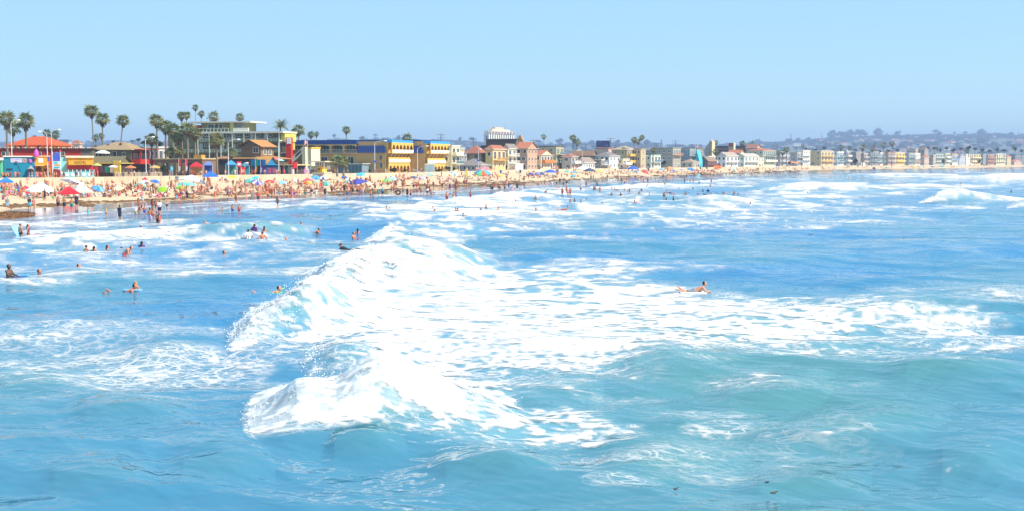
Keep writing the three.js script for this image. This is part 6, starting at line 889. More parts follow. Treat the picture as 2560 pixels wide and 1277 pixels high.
// patio fence, white court fence, beach stairs
function railFence(name, px0, px1, back, hgt, n, color, label, pick2) {
  const D0 = wallD(px0) + back, D1 = wallD(px1) + back, a = at(px0, 400, D0), b = at(px1, 400, D1); a.y = landY(a.x, D0); b.y = landY(b.x, D1); const t = thing(name, V3(0, 0, 0), 0, label, 'fence');
  for (let i = 0; i <= n; i++) { const p = V3().lerpVectors(a, b, i / n); part('post', cyl(0.06, 0.06, hgt, p.x, p.y, p.z, 6), M(color, 0.7), t); }
  for (const h of [0.15, hgt - 0.08]) part('rail', bar(V3(a.x, a.y + h, a.z), V3(b.x, b.y + h, b.z), 0.05), M(color, 0.7), t);
  for (let i = 0; i < n; i++) { const p = V3().lerpVectors(a, b, (i + 0.1) / n), q = V3().lerpVectors(a, b, (i + 0.9) / n); part('panel', quads([[V3(p.x, p.y + 0.25, p.z), V3(q.x, q.y + 0.25, q.z), V3(q.x, q.y + hgt - 0.2, q.z), V3(p.x, p.y + hgt - 0.2, p.z)]]), pick2 || M('#9b8a72', 0.8), t); }
}
railFence('patio_fence', 286, 402, 4, 1.25, 14, '#d8cfb8', 'cream railed patio fence in front of the grey brown house'); railFence('court_fence', 1062, 1086, 5, 3.0, 8, '#e6efea', 'tall pale glass fence panels between the hotel hedges', GLASS2);
{ const D = wallD(1050), t = thing('beach_ramp', V3(0, 0, 0), 0, 'pale sloping ramp with rails leading down from the promenade', 'ramp'); const a = at(1026, 431, D + 1), b = at(1070, 446, D - 6); for (const s of [0, 0.9]) part('rail', bar(V3(a.x + s, a.y + 1, a.z), V3(b.x + s, b.y + 1, b.z), 0.06), M('#d8d4d0'), t); part('ramp_slab', quads([[V3(a.x, a.y, a.z), V3(a.x + 1.6, a.y, a.z + 0.5), V3(b.x + 1.6, b.y, b.z + 0.5), V3(b.x, b.y, b.z)]]), paint('#d8cab4'), t); for (let i = 0; i < 5; i++) { const p = V3().lerpVectors(a, b, i / 4); part('post', cyl(0.05, 0.05, 1.05, p.x + 0.9, p.y, p.z, 6), M('#d8d4d0'), t); } }

// ---------------------------------------------------------------- parasols, canopies, tents, boards, kelp
const clothM = (c) => { const k = 'c' + c; if (!matCache.has(k)) matCache.set(k, new THREE.MeshPhysicalMaterial({ color: col(c), roughness: 0.9, transmission: 0.18, thickness: 0, side: THREE.DoubleSide })); return matCache.get(k); };
// one parasol panel of eight: domed, with a short valance
const PANEL = (() => { const n = 6, T = [], P = (r, a) => V3(r * Math.cos(a), -0.42 * Math.pow(r, 1.7), r * Math.sin(a)), w = Math.PI / 8; for (let i = 0; i < n; i++) { const r0 = i / n, r1 = (i + 1) / n, s = (r) => 1 - 0.04 * r; const a = P(r0, -w), b = P(r1 * s(r1), -w), c = P(r1, 0), d = P(r0, 0), e = P(r1 * s(r1), w), f = P(r0, w); if (i) T.push([a, b, c], [a, c, d], [d, c, e], [d, e, f]); else T.push([d, b, c], [d, c, e]); } const x = P(0.96, -w), y = P(1, 0), z = P(0.96, w), dn = V3(0, -0.09, 0); for (const [p, q] of [[x, y], [y, z]]) T.push([p, V3().addVectors(p, dn), q], [q, V3().addVectors(p, dn), V3().addVectors(q, dn)]); return tris(T); })();
function parasol(px, py, r, cols, tilt, label, foot) {   // px, py: centre of the canopy's rim; r: half width in px
  const p = foot ? onSand(foot[0], foot[1]) : onSand(px, py + r * 0.95), D = p[2], c = at(px, py, D), R = r * D / FOC, t = thing('beach_umbrella', V3(p[0], p[1], -D), 0, label, 'beach umbrella'), top = V3(c.x - p[0], Math.max(0.6, c.y - p[1]), 0);
  const cn = new THREE.Group(); part('pole', bar(V3(0, -0.3, 0), V3(top.x, top.y + R * 0.4, 0), 0.03, 7), M('#d9d6cf', 0.5), t);
  const q = new THREE.Quaternion().setFromEuler(new THREE.Euler(tilt ? tilt[1] : 0.1, 0, tilt ? tilt[0] : 0));
  for (let i = 0; i < 8; i++) { const m = part('panel', PANEL, clothM(cols[i % cols.length]), t); m.quaternion.copy(q).multiply(new THREE.Quaternion().setFromAxisAngle(V3(0, 1, 0), i * Math.PI / 4 + 0.3)); m.scale.setScalar(R); m.position.copy(top).add(V3(0, R * 0.42, 0).applyQuaternion(q)); }
  part('tip', cyl(0.03, 0.01, 0.18, top.x, top.y + R * 0.42, 0, 6), WHITE, t); return t;
}
function canopy(px, py, w, hgt, leg, c, label, opt = {}) {   // centre of the eave line, half width, roof height, leg length in px
  const p = opt.el ? [at(px, py + leg, opt.D).x, at(px, py + leg, opt.D).y, opt.D] : onSand(px, py + leg), D = p[2], k = D / FOC, s = w * k * 0.82, e = at(px, py, D).y - p[1], rh = hgt * k, t = thing('canopy_tent', V3(p[0], p[1], -D), opt.turn ?? 0.5, label, 'canopy tent', opt.group), m = clothM(c), m2 = clothM(opt.c2 || c), a = [[-s, -s], [s, -s], [s, s], [-s, s]], T = opt.tip || 0, tip = V3(T * s, e + rh, 0);
  if (opt.tiltPx) t.rotation.z = opt.tiltPx;
  a.forEach(([x, z], i) => { const [x2, z2] = a[(i + 1) % 4]; part('leg', cyl(0.035, 0.035, e, x * 0.97, 0, z * 0.97, 6), M('#d5d5d8', 0.4), t); const mid = V3((x + x2) / 4, e + rh * 0.62, (z + z2) / 4), A = V3(x, e, z), Bb = V3(x2, e, z2), h1 = V3(x * 0.45, e + rh * 0.62, z * 0.45), h2 = V3(x2 * 0.45, e + rh * 0.62, z2 * 0.45); part('roof_panel', tris([[A, h1, Bb], [Bb, h1, h2], [h1, tip, h2]]), i === (opt.alt ?? -1) ? m2 : m, t); part('valance', quads([[A, Bb, V3(x2, e - 0.25, z2), V3(x, e - 0.25, z)]]), i === (opt.alt ?? -1) ? m2 : m, t); });
  if (opt.wall) part('back_wall', quads([[V3(-s, 0.05, -s), V3(s, 0.05, -s), V3(s, e - 0.26, -s), V3(-s, e - 0.26, -s)]]), clothM(opt.wall), t);
  return t;
}
function domeTent(px, py, w, hgt, c, label, turn = 0.4, c2) {   // px, py: middle of the base
  const p = onSand(px, py), D = p[2], k = D / FOC, t = thing('beach_tent', V3(p[0], p[1], -D), turn, label, 'beach tent'), g = new THREE.SphereGeometry(1, 20, 10, 0, Math.PI * 1.25, 0, Math.PI / 2); part('shell', g.scale(w * k, hgt * k, w * k * 0.8), clothM(c), t); part('floor', box(w * k * 1.7, 0.04, w * k * 1.2, 0, 0.03, 0), clothM(c2 || c), t); for (const s of [0.35, 0.8]) part('tent_pole', new THREE.TorusGeometry(1, 0.02, 5, 24, Math.PI).scale(w * k * 1.005, hgt * k * 1.01, 1).rotateY(s - 0.5), M('#d8d8dc', 0.4), t); return t;
}
const PARASOLS = [
  [244, 472, 16, ['#2f86d8', '#4ea4ec', '#2f86d8', '#7cc2f2'], [-0.35, 0.3], 'tilted blue segmented umbrella over the crowded sand left of centre'], [233, 471, 12, ['#e86a50'], [0.15, 0.2], 'coral red umbrella tucked under the tilted blue one'], [292, 473, 15, ['#e8ecc0', '#cfe0a0', '#f4f4e4'], [0.1, 0.2], 'pale yellow and white umbrella left of the two turquoise ones'],
  [350, 463, 15, ['#43b7b8', '#7fd8d2', '#43b7b8', '#a8e4dc'], [-0.05, 0.1], 'turquoise umbrella with pale panels below the white booth'], [387, 455, 13, ['#2f5fc0', '#3c74d6'], [-0.25, 0.1], 'royal blue umbrella right of the white booth'], [417, 444, 8, ['#49b4e0'], null, 'small sky blue umbrella by the wall near the red stall'],
  [456, 461, 13, ['#35c4dc', '#52d2e4'], [0.05, 0.15], 'cyan umbrella beside a pale mint one above the green tent'], [476, 462, 13, ['#8fe6dc', '#6fd6d0'], [-0.05, 0.15], 'pale mint umbrella right of the cyan one above the green tent'], [580, 443, 11, ['#f2ec1e'], [-0.2, 0.1], 'bright yellow umbrella against the sea wall'],
  [623, 452, 13, ['#3fb2a0', '#74d4bc', '#3fb2a0', '#9fe2cc'], [0.15, 0.4], 'green turquoise umbrella tipped towards the camera near the wall'], [637, 446, 12, ['#38c4cc', '#52d2d4'], [0.2, 0.2], 'turquoise umbrella behind the tipped green one'], [641, 456, 14, ['#3a4fb8', '#e9e6f2', '#3a4fb8', '#b9a6e0'], [-0.3, 0.45], 'blue and white ringed umbrella tilted to the right'],
  [672, 456, 14, ['#d8283c', '#e43248'], [0.05, 0.2], 'wide red umbrella in the middle of the crowd'], [661, 458, 8, ['#d8efe6', '#9fd8c4'], [-0.3, 0.4], 'small mint and white umbrella leaning on the red one'], [706, 457, 11, ['#7fc4ec', '#a8dcf4'], [0.0, 0.3], 'light blue frilled umbrella right of the red one'], [742, 452, 9, ['#f4f4f6'], [-0.6, 0.5], 'white umbrella tipped on its side near the wall'], [768, 457, 12, ['#f0a020', '#e4502a', '#f0a020', '#f4c83c'], [0.05, 0.3], 'orange yellow and red umbrella in the thick of the crowd'], [767, 452, 12, ['#d8487a'], [0.1, 0.2], 'pink umbrella behind the orange and yellow one'],
  [789, 444, 12, ['#3f8fdc', '#5fb0ec'], [-0.25, 0.35], 'bright blue umbrella tilted right below the lifeguard tower'], [806, 445, 11, ['#3a48a8', '#e8e8f2'], [-0.2, 0.3], 'dark blue and white umbrella next to the bright blue one'], [788, 454, 8, ['#8fcf9a', '#c49fd8', '#8fcf9a', '#9fb8e4'], [0, 0.25], 'small pastel green and lilac umbrella above the teal one'], [814, 460, 13, ['#2f9f98', '#56b8ae', '#2f9f98', '#84cfc4'], [-0.1, 0.35], 'wide teal umbrella in front of the dense crowd'],
  [901, 437, 12, ['#36b4e4', '#52c4ec'], [0.05, 0.2], 'sky blue umbrella over the purple tent'], [869, 450, 9, ['#bfe6f2', '#e2f4f6'], null, 'pale ice blue umbrella left of the purple tent'], [866, 455, 7, ['#5fc4a0'], null, 'small green umbrella below the pale ice blue one'], [955, 453, 9, ['#c8dc2a'], null, 'lime yellow umbrella right of the purple tent'], [968, 452, 11, ['#52c46a', '#7fd884', '#52c46a', '#a4e4a0'], [0, 0.2], 'fresh green umbrella between lime and pale blue ones'], [981, 447, 11, ['#8fd4ec', '#b8e6f2'], [-0.1, 0.25], 'pale blue umbrella right of the fresh green one'], [921, 459, 8, ['#d8ecc4', '#f2f4e2'], [-0.2, 0.3], 'pale green and white umbrella on the sand below the purple tent'],
  [1034, 444, 8, ['#4a4a78', '#5c5c8a'], [-0.2, 0.25], 'dark indigo umbrella right of the ramp'], [1056, 445, 9, ['#b8a4d8', '#d0c0e6'], [-0.2, 0.25], 'lilac umbrella right of the dark indigo one'], [1076, 437, 9, ['#8fd4e8', '#b4e4f0'], [0.1, 0.2], 'pale blue umbrella high on the sand below the glass fence'], [1101, 447, 7, ['#f2f0f2', '#e03048'], [0.2, 0.4], 'red and white umbrella standing on bare sand'], [1135, 434, 10, ['#5f9fe0', '#f0f4f8'], [-0.4, 0.4], 'blue and white striped umbrella tilted at the wall'],
  [1206, 433, 20, ['#1f9fd4', '#28b0dc', '#f2c43a', '#36bcd0', '#1f9fd4', '#58c884', '#e8643c', '#2aa8d8'], [-0.05, 0.3], 'huge turquoise umbrella with a rainbow panel'], [1253, 439, 8, ['#f0c45a'], [-0.3, 0.35], 'pale orange yellow umbrella right of the rainbow one'], [1418, 429, 7, ['#38c4bc', '#6fd8cc'], null, 'turquoise umbrella left of the white canopy'], [1436, 431, 7, ['#3f9fd8', '#62b4e4'], null, 'blue umbrella left of the dark grey canopy'], [1432, 441, 6, ['#62c4e0'], [0.5, 0.4], 'tipped pale blue umbrella near the waterline'], [1500, 428, 8, ['#e8e84a', '#f2f08a'], null, 'yellow umbrella right of the dark grey canopy'],
  [1590, 429, 7, ['#4f86c8', '#7fb0e0'], [0.3, 0.2], 'blue umbrella tilted below the blue canopy'], [1613, 431, 11, ['#d8504a', '#c44440'], [-0.35, 0.2], 'brick red umbrella leaning over sunbathers'], [1655, 424, 7, ['#3fa4dc', '#6fc0e8'], null, 'blue umbrella left of the orange canopy'], [1684, 427, 6, ['#3f8fdc'], null, 'small blue umbrella under the orange canopy'], [1705, 425, 5, ['#4f9fe0'], null, 'small blue umbrella right of the orange canopy'], [1728, 424, 10, ['#2a5fc8', '#35b0e0', '#2a5fc8', '#3f80d8'], [-0.1, 0.2], 'dark and light blue umbrella in front of the low beige bungalow'], [1785, 425, 4, ['#2f9f86'], null, 'little green umbrella left of the small red one'], [1794, 421, 5, ['#e05a5a'], null, 'little red umbrella before the dark blue bungalow'], [1836, 424, 6, ['#8fd0ec'], null, 'light blue umbrella before the white houses'], [1938, 421, 5, ['#d8a0d0', '#8fb8e8'], null, 'lilac and blue umbrella before the grey blue house'],
  [2218, 420, 5, ['#5fc4b4'], null, 'turquoise umbrella in front of the reddish brown house'], [2287, 417, 5, ['#e4d84a'], null, 'yellow umbrella before the cream house with the blue bay'], [2301, 417, 5, ['#b8d8dc'], null, 'pale umbrella right of the yellow one on the far sand'], [2333, 418, 5, ['#3f5fb8'], null, 'blue umbrella on the far sand before the grey green house'], [2358, 416, 6, ['#52c4d8'], null, 'bright turquoise umbrella on the far sand'], [2383, 418, 4, ['#e86a5a'], null, 'coral umbrella on the far sand'],
];
for (const a of PARASOLS) parasol(...a);
canopy(14, 454, 21, 10, 22, '#2a7fe0', 'bright blue canopy tent cut by the left edge', { turn: 0.35, c2: '#4fb4f0', alt: 1 });
canopy(99, 476, 36, 20, 20, '#f0efee', 'large white canopy tent standing on the sand at left', { turn: 0.6 });
canopy(170, 482, 27, 16, 14, '#e3182e', 'bright red canopy tent right of the large white one', { turn: 0.5 });
canopy(199, 479, 30, 20, 16, '#c6c4ba', 'grey white canopy tent behind the red canopy', { turn: 0.7 });
canopy(178, 454, 26, 9, 8, '#e6e6f4', 'collapsed pale lilac canopy leaning with one end on the sand', { turn: 0.9, tiltPx: -0.35 });
canopy(476, 451, 30, 14, 8, '#f6f4f8', 'slanted white canopy with a lilac edge by the wall', { turn: 0.5, tiltPx: -0.16 });
canopy(525, 440, 20, 11, 20, '#1c6ae2', 'royal blue canopy tent at the wall', { turn: 0.45, c2: '#3f9cf0', alt: 1 });
canopy(490, 416, 19, 11, 22, '#c8202e', 'red stall canopy with an ochre back wall on the promenade', { el: 1, D: wallD(490) + 5, turn: 0.2, wall: '#c79a58' });
canopy(520, 412, 13, 9, 26, '#6a86d0', 'periwinkle blue stall canopy with dark blue back wall', { el: 1, D: wallD(520) + 5, turn: 0.2, wall: '#2f4fa4' });
canopy(577, 411, 16, 10, 26, '#3f9fe4', 'light blue stall canopy with teal walls on the promenade', { el: 1, D: wallD(577) + 5, turn: 0.2, wall: '#1f9f98' });
canopy(612, 414, 13, 8, 24, '#4f7f9a', 'dull blue stall canopy right of the red sign', { el: 1, D: wallD(612) + 6, turn: 0.2, wall: '#2a8aa0' });
canopy(895, 456, 21, 10, 10, '#4a4aae', 'violet blue canopy with a pointed lower corner over a crowd', { turn: 0.75, tiltPx: 0.2 });
canopy(1210, 424, 17, 8, 12, '#f0848a', 'salmon pink canopy behind the huge rainbow umbrella', { turn: 0.5 });
canopy(1376, 430, 14, 6, 10, '#2f5fd8', 'royal blue canopy tent near the pinkish houses', { turn: 0.5 });
canopy(1458, 423, 17, 9, 9, '#f6f6f4', 'white canopy tent in front of the small white bungalow', { turn: 0.5 });
canopy(1474, 427, 14, 7, 9, '#44506a', 'dark slate grey canopy tent beside the white one', { turn: 0.5 });
canopy(1558, 422, 10, 4, 9, '#5a5068', 'dark plum canopy left of the bright blue one', { turn: 0.5 });
canopy(1583, 422, 13, 7, 9, '#2166e4', 'bright blue canopy tent below the golden tan house', { turn: 0.5 });
canopy(1674, 422, 11, 6, 9, '#e8a060', 'orange canopy tent before the large grey house', { turn: 0.5 });
canopy(1980, 407, 9, 4, 8, '#e08a4a', 'left of two orange pavilion roofs before the grey house', { el: 1, D: wallD(1980) + 4 }); canopy(1990, 408, 9, 3, 7, '#e4a068', 'right of two orange pavilion roofs before the grey house', { el: 1, D: wallD(1990) + 5 });
canopy(2428, 411, 5, 3, 5, '#eef0f4', 'white canopy on the far sand near the yellow house', {});
for (const [px, py, w, h, c, label, c2] of [[62, 486, 17, 20, '#e0304a', 'red half dome beach tent left of the large white canopy'], [406, 480, 15, 13, '#8fc52a', 'lime green and grey pop up tent in the crowd', '#7a7f8c'], [450, 474, 13, 10, '#84cc2c', 'bright lime green tent under the turquoise umbrellas'], [1326, 441, 9, 9, '#3a4a9a', 'dark blue dome shelter before the pinkish brown house'], [1343, 439, 8, 9, '#7f84c8', 'periwinkle dome tent between two darker ones'], [1354, 438, 9, 8, '#54668c', 'slate blue dome tent right of the periwinkle one'], [2186, 423, 5, 5, '#3f3f8a', 'dark blue dome tent on the far sand'], [860, 447, 8, 8, '#3f6fd0', 'blue dome tent left of the purple canopy']]) domeTent(px, py, w, h, c, label, 0.4, c2);
for (const [px, py, r, c, D, label] of [[325, 420, 14, '#e07a48', wallD(325) + 6, 'orange market umbrella on the patio'], [386, 420, 15, '#d8a860', wallD(386) + 6, 'tan straw market umbrella on the patio'], [255, 383, 18, '#f2efe4', wallD(255) + 22, 'white market umbrella on the deck of the grey brown house'], [281, 418, 12, '#e6d8e2', wallD(281) + 5, 'pale lilac market umbrella by the snack hut'], [684, 399, 12, '#e0607a', wallD(684) + 12, 'pink market umbrella above the blue surf stand'], [699, 402, 11, '#9fe0d2', wallD(699) + 12, 'mint market umbrella above the cream kiosk'], [842, 392, 10, '#1f8f70', wallD(842) + 20, 'green market umbrella in front of the arched gallery'], [1434, 420, 7, '#e8b4b0', wallD(1434) + 4, 'pale pink umbrella on the terrace by the white balcony house'], [783, 420, 9, '#d8e094', wallD(783) + 3, 'yellow green umbrella left of the lifeguard tower'], [241, 414, 12, '#b8cc7a', wallD(241) + 4, 'green umbrella beside the hostel corner']]) {
  const c2 = at(px, py, D), g = landY(c2.x, D) + (px === 255 || px === 684 || px === 699 || px === 842 ? 3 : 0), R = r * D / FOC, t = thing('market_umbrella', V3(c2.x, g, -D), 0, label, 'umbrella'), h = c2.y - g; part('pole', cyl(0.05, 0.05, h + R * 0.4, 0, 0, 0, 7), M('#8a6a4a'), t); for (let i = 0; i < 8; i++) { const m = part('panel', PANEL, clothM(c), t); m.rotation.y = i * Math.PI / 4; m.scale.set(R, R * 0.95, R); m.position.y = h + R * 0.4; }
}
// signs standing on the promenade
for (const [px, y0, y1, w, c, c2, label] of [[597, 404, 418, 12, '#e83a62', '#f4e8ea', 'pink and white sign board beside the light blue stall'], [606, 419, 437, 13, '#e8382e', '#f0b0a0', 'red rental sign board below the pink and white sign'], [428, 416, 428, 6, '#52c4e8', '#8fe0f2', 'small light blue sign hanging from a post near the feather banners']]) { const D = wallD(px) + 2, c0 = at(px, y1, D), g = landY(c0.x, D), k = D / FOC, t = thing('sign_board', V3(c0.x, g, -D), -0.1, label, 'sign'), ya = at(px, y0, D).y - g, yb = Math.max(0.3, c0.y - g); part('board', box(w * k, ya - yb, 0.08, 0, (ya + yb) / 2, 0), M(c, 0.7), t); part('panel', box(w * k * 0.7, (ya - yb) * 0.45, 0.04, 0, (ya + yb) / 2, 0.062), M(c2, 0.7), t); for (const s of [-0.4, 0.4]) part('post', cyl(0.04, 0.04, yb, w * k * s, 0, 0, 6), WHITE, t); }
// white booth with pink roof on the sand
{ const p = onSand(361, 462), D = p[2], k = D / FOC, t = thing('booth', V3(p[0], p[1], -D), 0.3, 'white booth with a pink red pointed roof on the sand', 'booth'); part('white_walls', box(15 * k, 12 * k, 15 * k, 0, 6 * k, 0), clothM('#f0eef0'), t); part('pink_roof', new THREE.ConeGeometry(11.5 * k, 7 * k, 4).rotateY(Math.PI / 4).translate(0, 15.6 * k, 0), clothM('#e0284e'), t); part('door_flap', box(4 * k, 9 * k, 0.05, 2 * k, 4.6 * k, 7.55 * k), clothM('#d8d4e0'), t); }
// upright surfboards
for (const [px, py, h, c, lean, label] of [[1167, 447, 26, '#d8c46a', 0.06, 'tall yellow surfboard planted in the sand'], [733, 432, 18, '#f4f2f6', 0.12, 'white surfboard leaning by the cream kiosk'], [762, 434, 24, '#f0a0d0', -0.08, 'pink surfboard standing at the kiosk corner'], [772, 433, 18, '#f0e0ec', 0.1, 'pale pink surfboard beside the pink one']]) { const p = px > 1000 ? onSand(px, py) : [at(px, 436, wallD(px) + 2).x, landY(0, wallD(px)), wallD(px) + 2], k = p[2] / FOC, t = thing('surfboard', V3(p[0], p[1], -p[2]), 0, label, 'surfboard'), s = new THREE.Shape(); const H2 = h * k, w = H2 * 0.12; s.moveTo(0, 0); s.bezierCurveTo(w, H2 * 0.1, w * 1.3, H2 * 0.6, 0, H2); s.bezierCurveTo(-w * 1.3, H2 * 0.6, -w, H2 * 0.1, 0, 0); t.rotation.z = lean; part('board', new THREE.ExtrudeGeometry(s, { depth: 0.06, bevelSize: 0.02, bevelThickness: 0.02, bevelSegments: 1 }), M(c, 0.35), t); part('fin', tris([[V3(0, H2 * 0.08, -0.02), V3(0, H2 * 0.18, -0.02), V3(0, H2 * 0.1, -0.2)]]), M('#5a5a62'), t); }
// kelp: a heap at the water's edge and a wrack line along the beach
{
  const p = onSand(22, 543), g = new THREE.SphereGeometry(1, 60, 24, 0, 6.2832, 0, Math.PI / 2), q = g.attributes.position; for (let i = 0; i < q.count; i++) { const x = q.getX(i), y = q.getY(i), z = q.getZ(i), n = 1 + 0.5 * fbm(x * 4 + 3, z * 6 + y * 3, 4); q.setXYZ(i, x * 2.3 * n, y * 0.5 * n - 0.05, z * 3.6 * n); } g.computeVertexNormals(); const t = thing('kelp_heap', V3(p[0] - 0.3, p[1], -p[2] - 1), 0, 'heap of brown orange kelp at the waterline by the left edge', 'kelp heap'); part('heap', g, new THREE.MeshStandardMaterial({ color: col([0.20, 0.085, 0.022]), roughness: 0.6, bumpMap: noisy, bumpScale: 0.1, side: THREE.DoubleSide }), t);
  part('strands', (() => { const T = []; for (let i = 0; i < 900; i++) { const a = rnd() * 6.283, r = Math.sqrt(rnd()), x = Math.cos(a) * r * 2.6, z = Math.sin(a) * r * 4, y = 0.5 * Math.sqrt(Math.max(0, 1 - r * r)) + 0.06, d = rnd() * 6.283, l = rr(0.15, 0.5); T.push([V3(x, y, z), V3(x + Math.cos(d) * l, y + rr(-0.05, 0.12), z + Math.sin(d) * l), V3(x + Math.cos(d + 0.5) * l * 0.5, y + 0.06, z + Math.sin(d + 0.5) * l * 0.5)]); } return tris(T); })(), M([0.26, 0.12, 0.03], 0.5), t);
  const list = [], m4 = new THREE.Matrix4(), lines = [[[0, 516], [60, 514], [120, 515], [200, 506], [300, 505], [420, 498], [500, 494]], [[20, 520], [90, 512], [130, 517]], [[440, 486], [560, 488], [640, 484], [760, 483], [900, 477], [1010, 474]], [[820, 484], [900, 479], [960, 482]], [[1000, 466], [1100, 463], [1220, 458], [1300, 454]], [[1120, 467], [1240, 463], [1340, 455], [1480, 447]], [[1500, 445], [1640, 439], [1800, 433], [2000, 427]], [[200, 512], [230, 514]]];
  for (const L of lines) for (let s = 0; s < L.length - 1; s++) { const n = 70; for (let i = 0; i < n; i++) { const f = rnd(), px = lerp(L[s][0], L[s + 1][0], f), py = lerp(L[s][1], L[s + 1][1], f) + rr(-2, 2) * (rnd() < 0.3 ? 2.2 : 0.8); if (noise(px * 0.03, s * 7) < -0.25) continue; const q2 = onSand(px, py), k = q2[2] / 200; list.push(m4.compose(V3(q2[0], q2[1] + 0.03, -q2[2]), new THREE.Quaternion().setFromEuler(new THREE.Euler(0, rnd() * 6.28, 0)), V3(rr(0.15, 0.7) * k, rr(0.05, 0.14), rr(0.15, 0.6) * k)).clone()); } }
  const gg = new THREE.IcosahedronGeometry(1, 1), pp = gg.attributes.position; for (let i = 0; i < pp.count; i++) { const f = 1 + 0.5 * noise(pp.getX(i) * 3 + pp.getY(i) * 2, pp.getZ(i) * 3); pp.setXYZ(i, pp.getX(i) * f, pp.getY(i) * f, pp.getZ(i) * f); } gg.computeVertexNormals();
  const o = new THREE.InstancedMesh(gg, M([0.17, 0.085, 0.032], 0.9), list.length); list.forEach((m, i) => o.setMatrixAt(i, m)); o.name = 'kelp_wrack'; o.castShadow = true; scene.add(tag(o, 'dark brown kelp scattered in broken lines along the sand', 'kelp', null, 'stuff'));
  for (const [px, py, s, label] of [[1918, 1189, 0.045, 'small dark scrap of kelp floating in the near water'], [1690, 1206, 0.05, 'faint brown strand of kelp under the near swell'], [1935, 1212, 0.07, 'long dark strand of kelp in the near water'], [1143, 962, 0.12, 'brown strip of kelp on the back of the nearest wave'], [2027, 585, 0.2, 'dark scrap of kelp floating far out at right']]) { const [x, D] = onLevel(px, py, 0.05), t = thing('floating_kelp', V3(x, sea(x, D).y + 0.015, -D), rr(-0.4, 0.4), label, 'kelp'); part('blade', new THREE.SphereGeometry(1, 10, 6).scale(s, 0.015, s * 0.5), M([0.09, 0.06, 0.04], 0.4), t); part('stem', bar(V3(-s, 0, 0), V3(s * 1.4, 0.03, s * 0.3), s * 0.12, 5), M([0.12, 0.07, 0.03], 0.4), t); }
}

// ---------------------------------------------------------------- people
function surfaceNet(f, lo, hi, cell) {   // smooth closed mesh of the field's zero surface
  const n = [0, 1, 2].map((k) => Math.ceil((hi[k] - lo[k]) / cell) + 2), at3 = (i, j, k) => (k * n[1] + j) * n[0] + i, F = new Float32Array(n[0] * n[1] * n[2]), id = new Int32Array(F.length).fill(-1), P = [], I = [];
  for (let k = 0; k < n[2]; k++) for (let j = 0; j < n[1]; j++) for (let i = 0; i < n[0]; i++) F[at3(i, j, k)] = f(lo[0] + i * cell, lo[1] + j * cell, lo[2] + k * cell);
  for (let k = 0; k < n[2] - 1; k++) for (let j = 0; j < n[1] - 1; j++) for (let i = 0; i < n[0] - 1; i++) {
    let c = 0, x = 0, y = 0, z = 0, neg = 0; for (let b = 0; b < 8; b++) if (F[at3(i + (b & 1), j + (b >> 1 & 1), k + (b >> 2))] < 0) neg++; if (!neg || neg === 8) continue;
    for (let a = 0; a < 8; a++) for (const d of [1, 2, 4]) { if (a & d) continue; const b = a | d, u = F[at3(i + (a & 1), j + (a >> 1 & 1), k + (a >> 2))], v = F[at3(i + (b & 1), j + (b >> 1 & 1), k + (b >> 2))]; if (u < 0 === v < 0) continue; const t = u / (u - v); x += (a & 1) + (d === 1 ? t : 0); y += (a >> 1 & 1) + (d === 2 ? t : 0); z += (a >> 2) + (d === 4 ? t : 0); c++; }
    id[at3(i, j, k)] = P.length / 3; P.push(lo[0] + (i + x / c) * cell, lo[1] + (j + y / c) * cell, lo[2] + (k + z / c) * cell);
  }
  const st = [1, n[0], n[0] * n[1]];
  for (let k = 1; k < n[2] - 1; k++) for (let j = 1; j < n[1] - 1; j++) for (let i = 1; i < n[0] - 1; i++) { const o = at3(i, j, k); for (let a = 0; a < 3; a++) { const u = F[o] < 0, v = F[o + st[a]] < 0; if (u === v) continue; const b = st[(a + 1) % 3], c = st[(a + 2) % 3], q = [id[o - b - c], id[o - c], id[o], id[o - b]]; if (Math.min(...q) < 0) continue; if (u) I.push(q[0], q[1], q[2], q[0], q[2], q[3]); else I.push(q[0], q[2], q[1], q[0], q[3], q[2]); } }
  const g = new THREE.BufferGeometry(); g.setAttribute('position', new THREE.Float32BufferAttribute(P, 3)); g.setAttribute('uv', new THREE.Float32BufferAttribute(new Float32Array(P.length / 3 * 2), 2)); g.setIndex(I); g.computeVertexNormals(); return g;
}
function fieldOf(bones, k) {
  return (x, y, z) => { let s = 1e9; for (const [a, b, ra, rb] of bones) { const dx = b[0] - a[0], dy = b[1] - a[1], dz = b[2] - a[2], px = x - a[0], py = y - a[1], pz = z - a[2], t = clamp((px * dx + py * dy + pz * dz) / (dx * dx + dy * dy + dz * dz + 1e-9)), d = Math.hypot(px - dx * t, py - dy * t, pz - dz * t) - (ra + (rb - ra) * t), h = Math.max(k - Math.abs(s - d), 0) / k; s = Math.min(s, d) - h * h * k / 4; } return s; };
}
const mesh = (bones, cell, k = 0.04) => { if (cell > 0.03) bones = bones.map(([a, b, p, q]) => [a, b, Math.max(p, Math.min(0.095, cell * 0.78)), Math.max(q, Math.min(0.085, cell * 0.72))]); const lo = [9, 9, 9], hi = [-9, -9, -9]; for (const [a, b, ra, rb] of bones) for (const [p, r] of [[a, ra], [b, rb]]) for (let i = 0; i < 3; i++) { lo[i] = Math.min(lo[i], p[i] - r - cell * 2.5); hi[i] = Math.max(hi[i], p[i] + r + cell * 2.5); } return surfaceNet(fieldOf(bones, k), lo, hi, cell); };
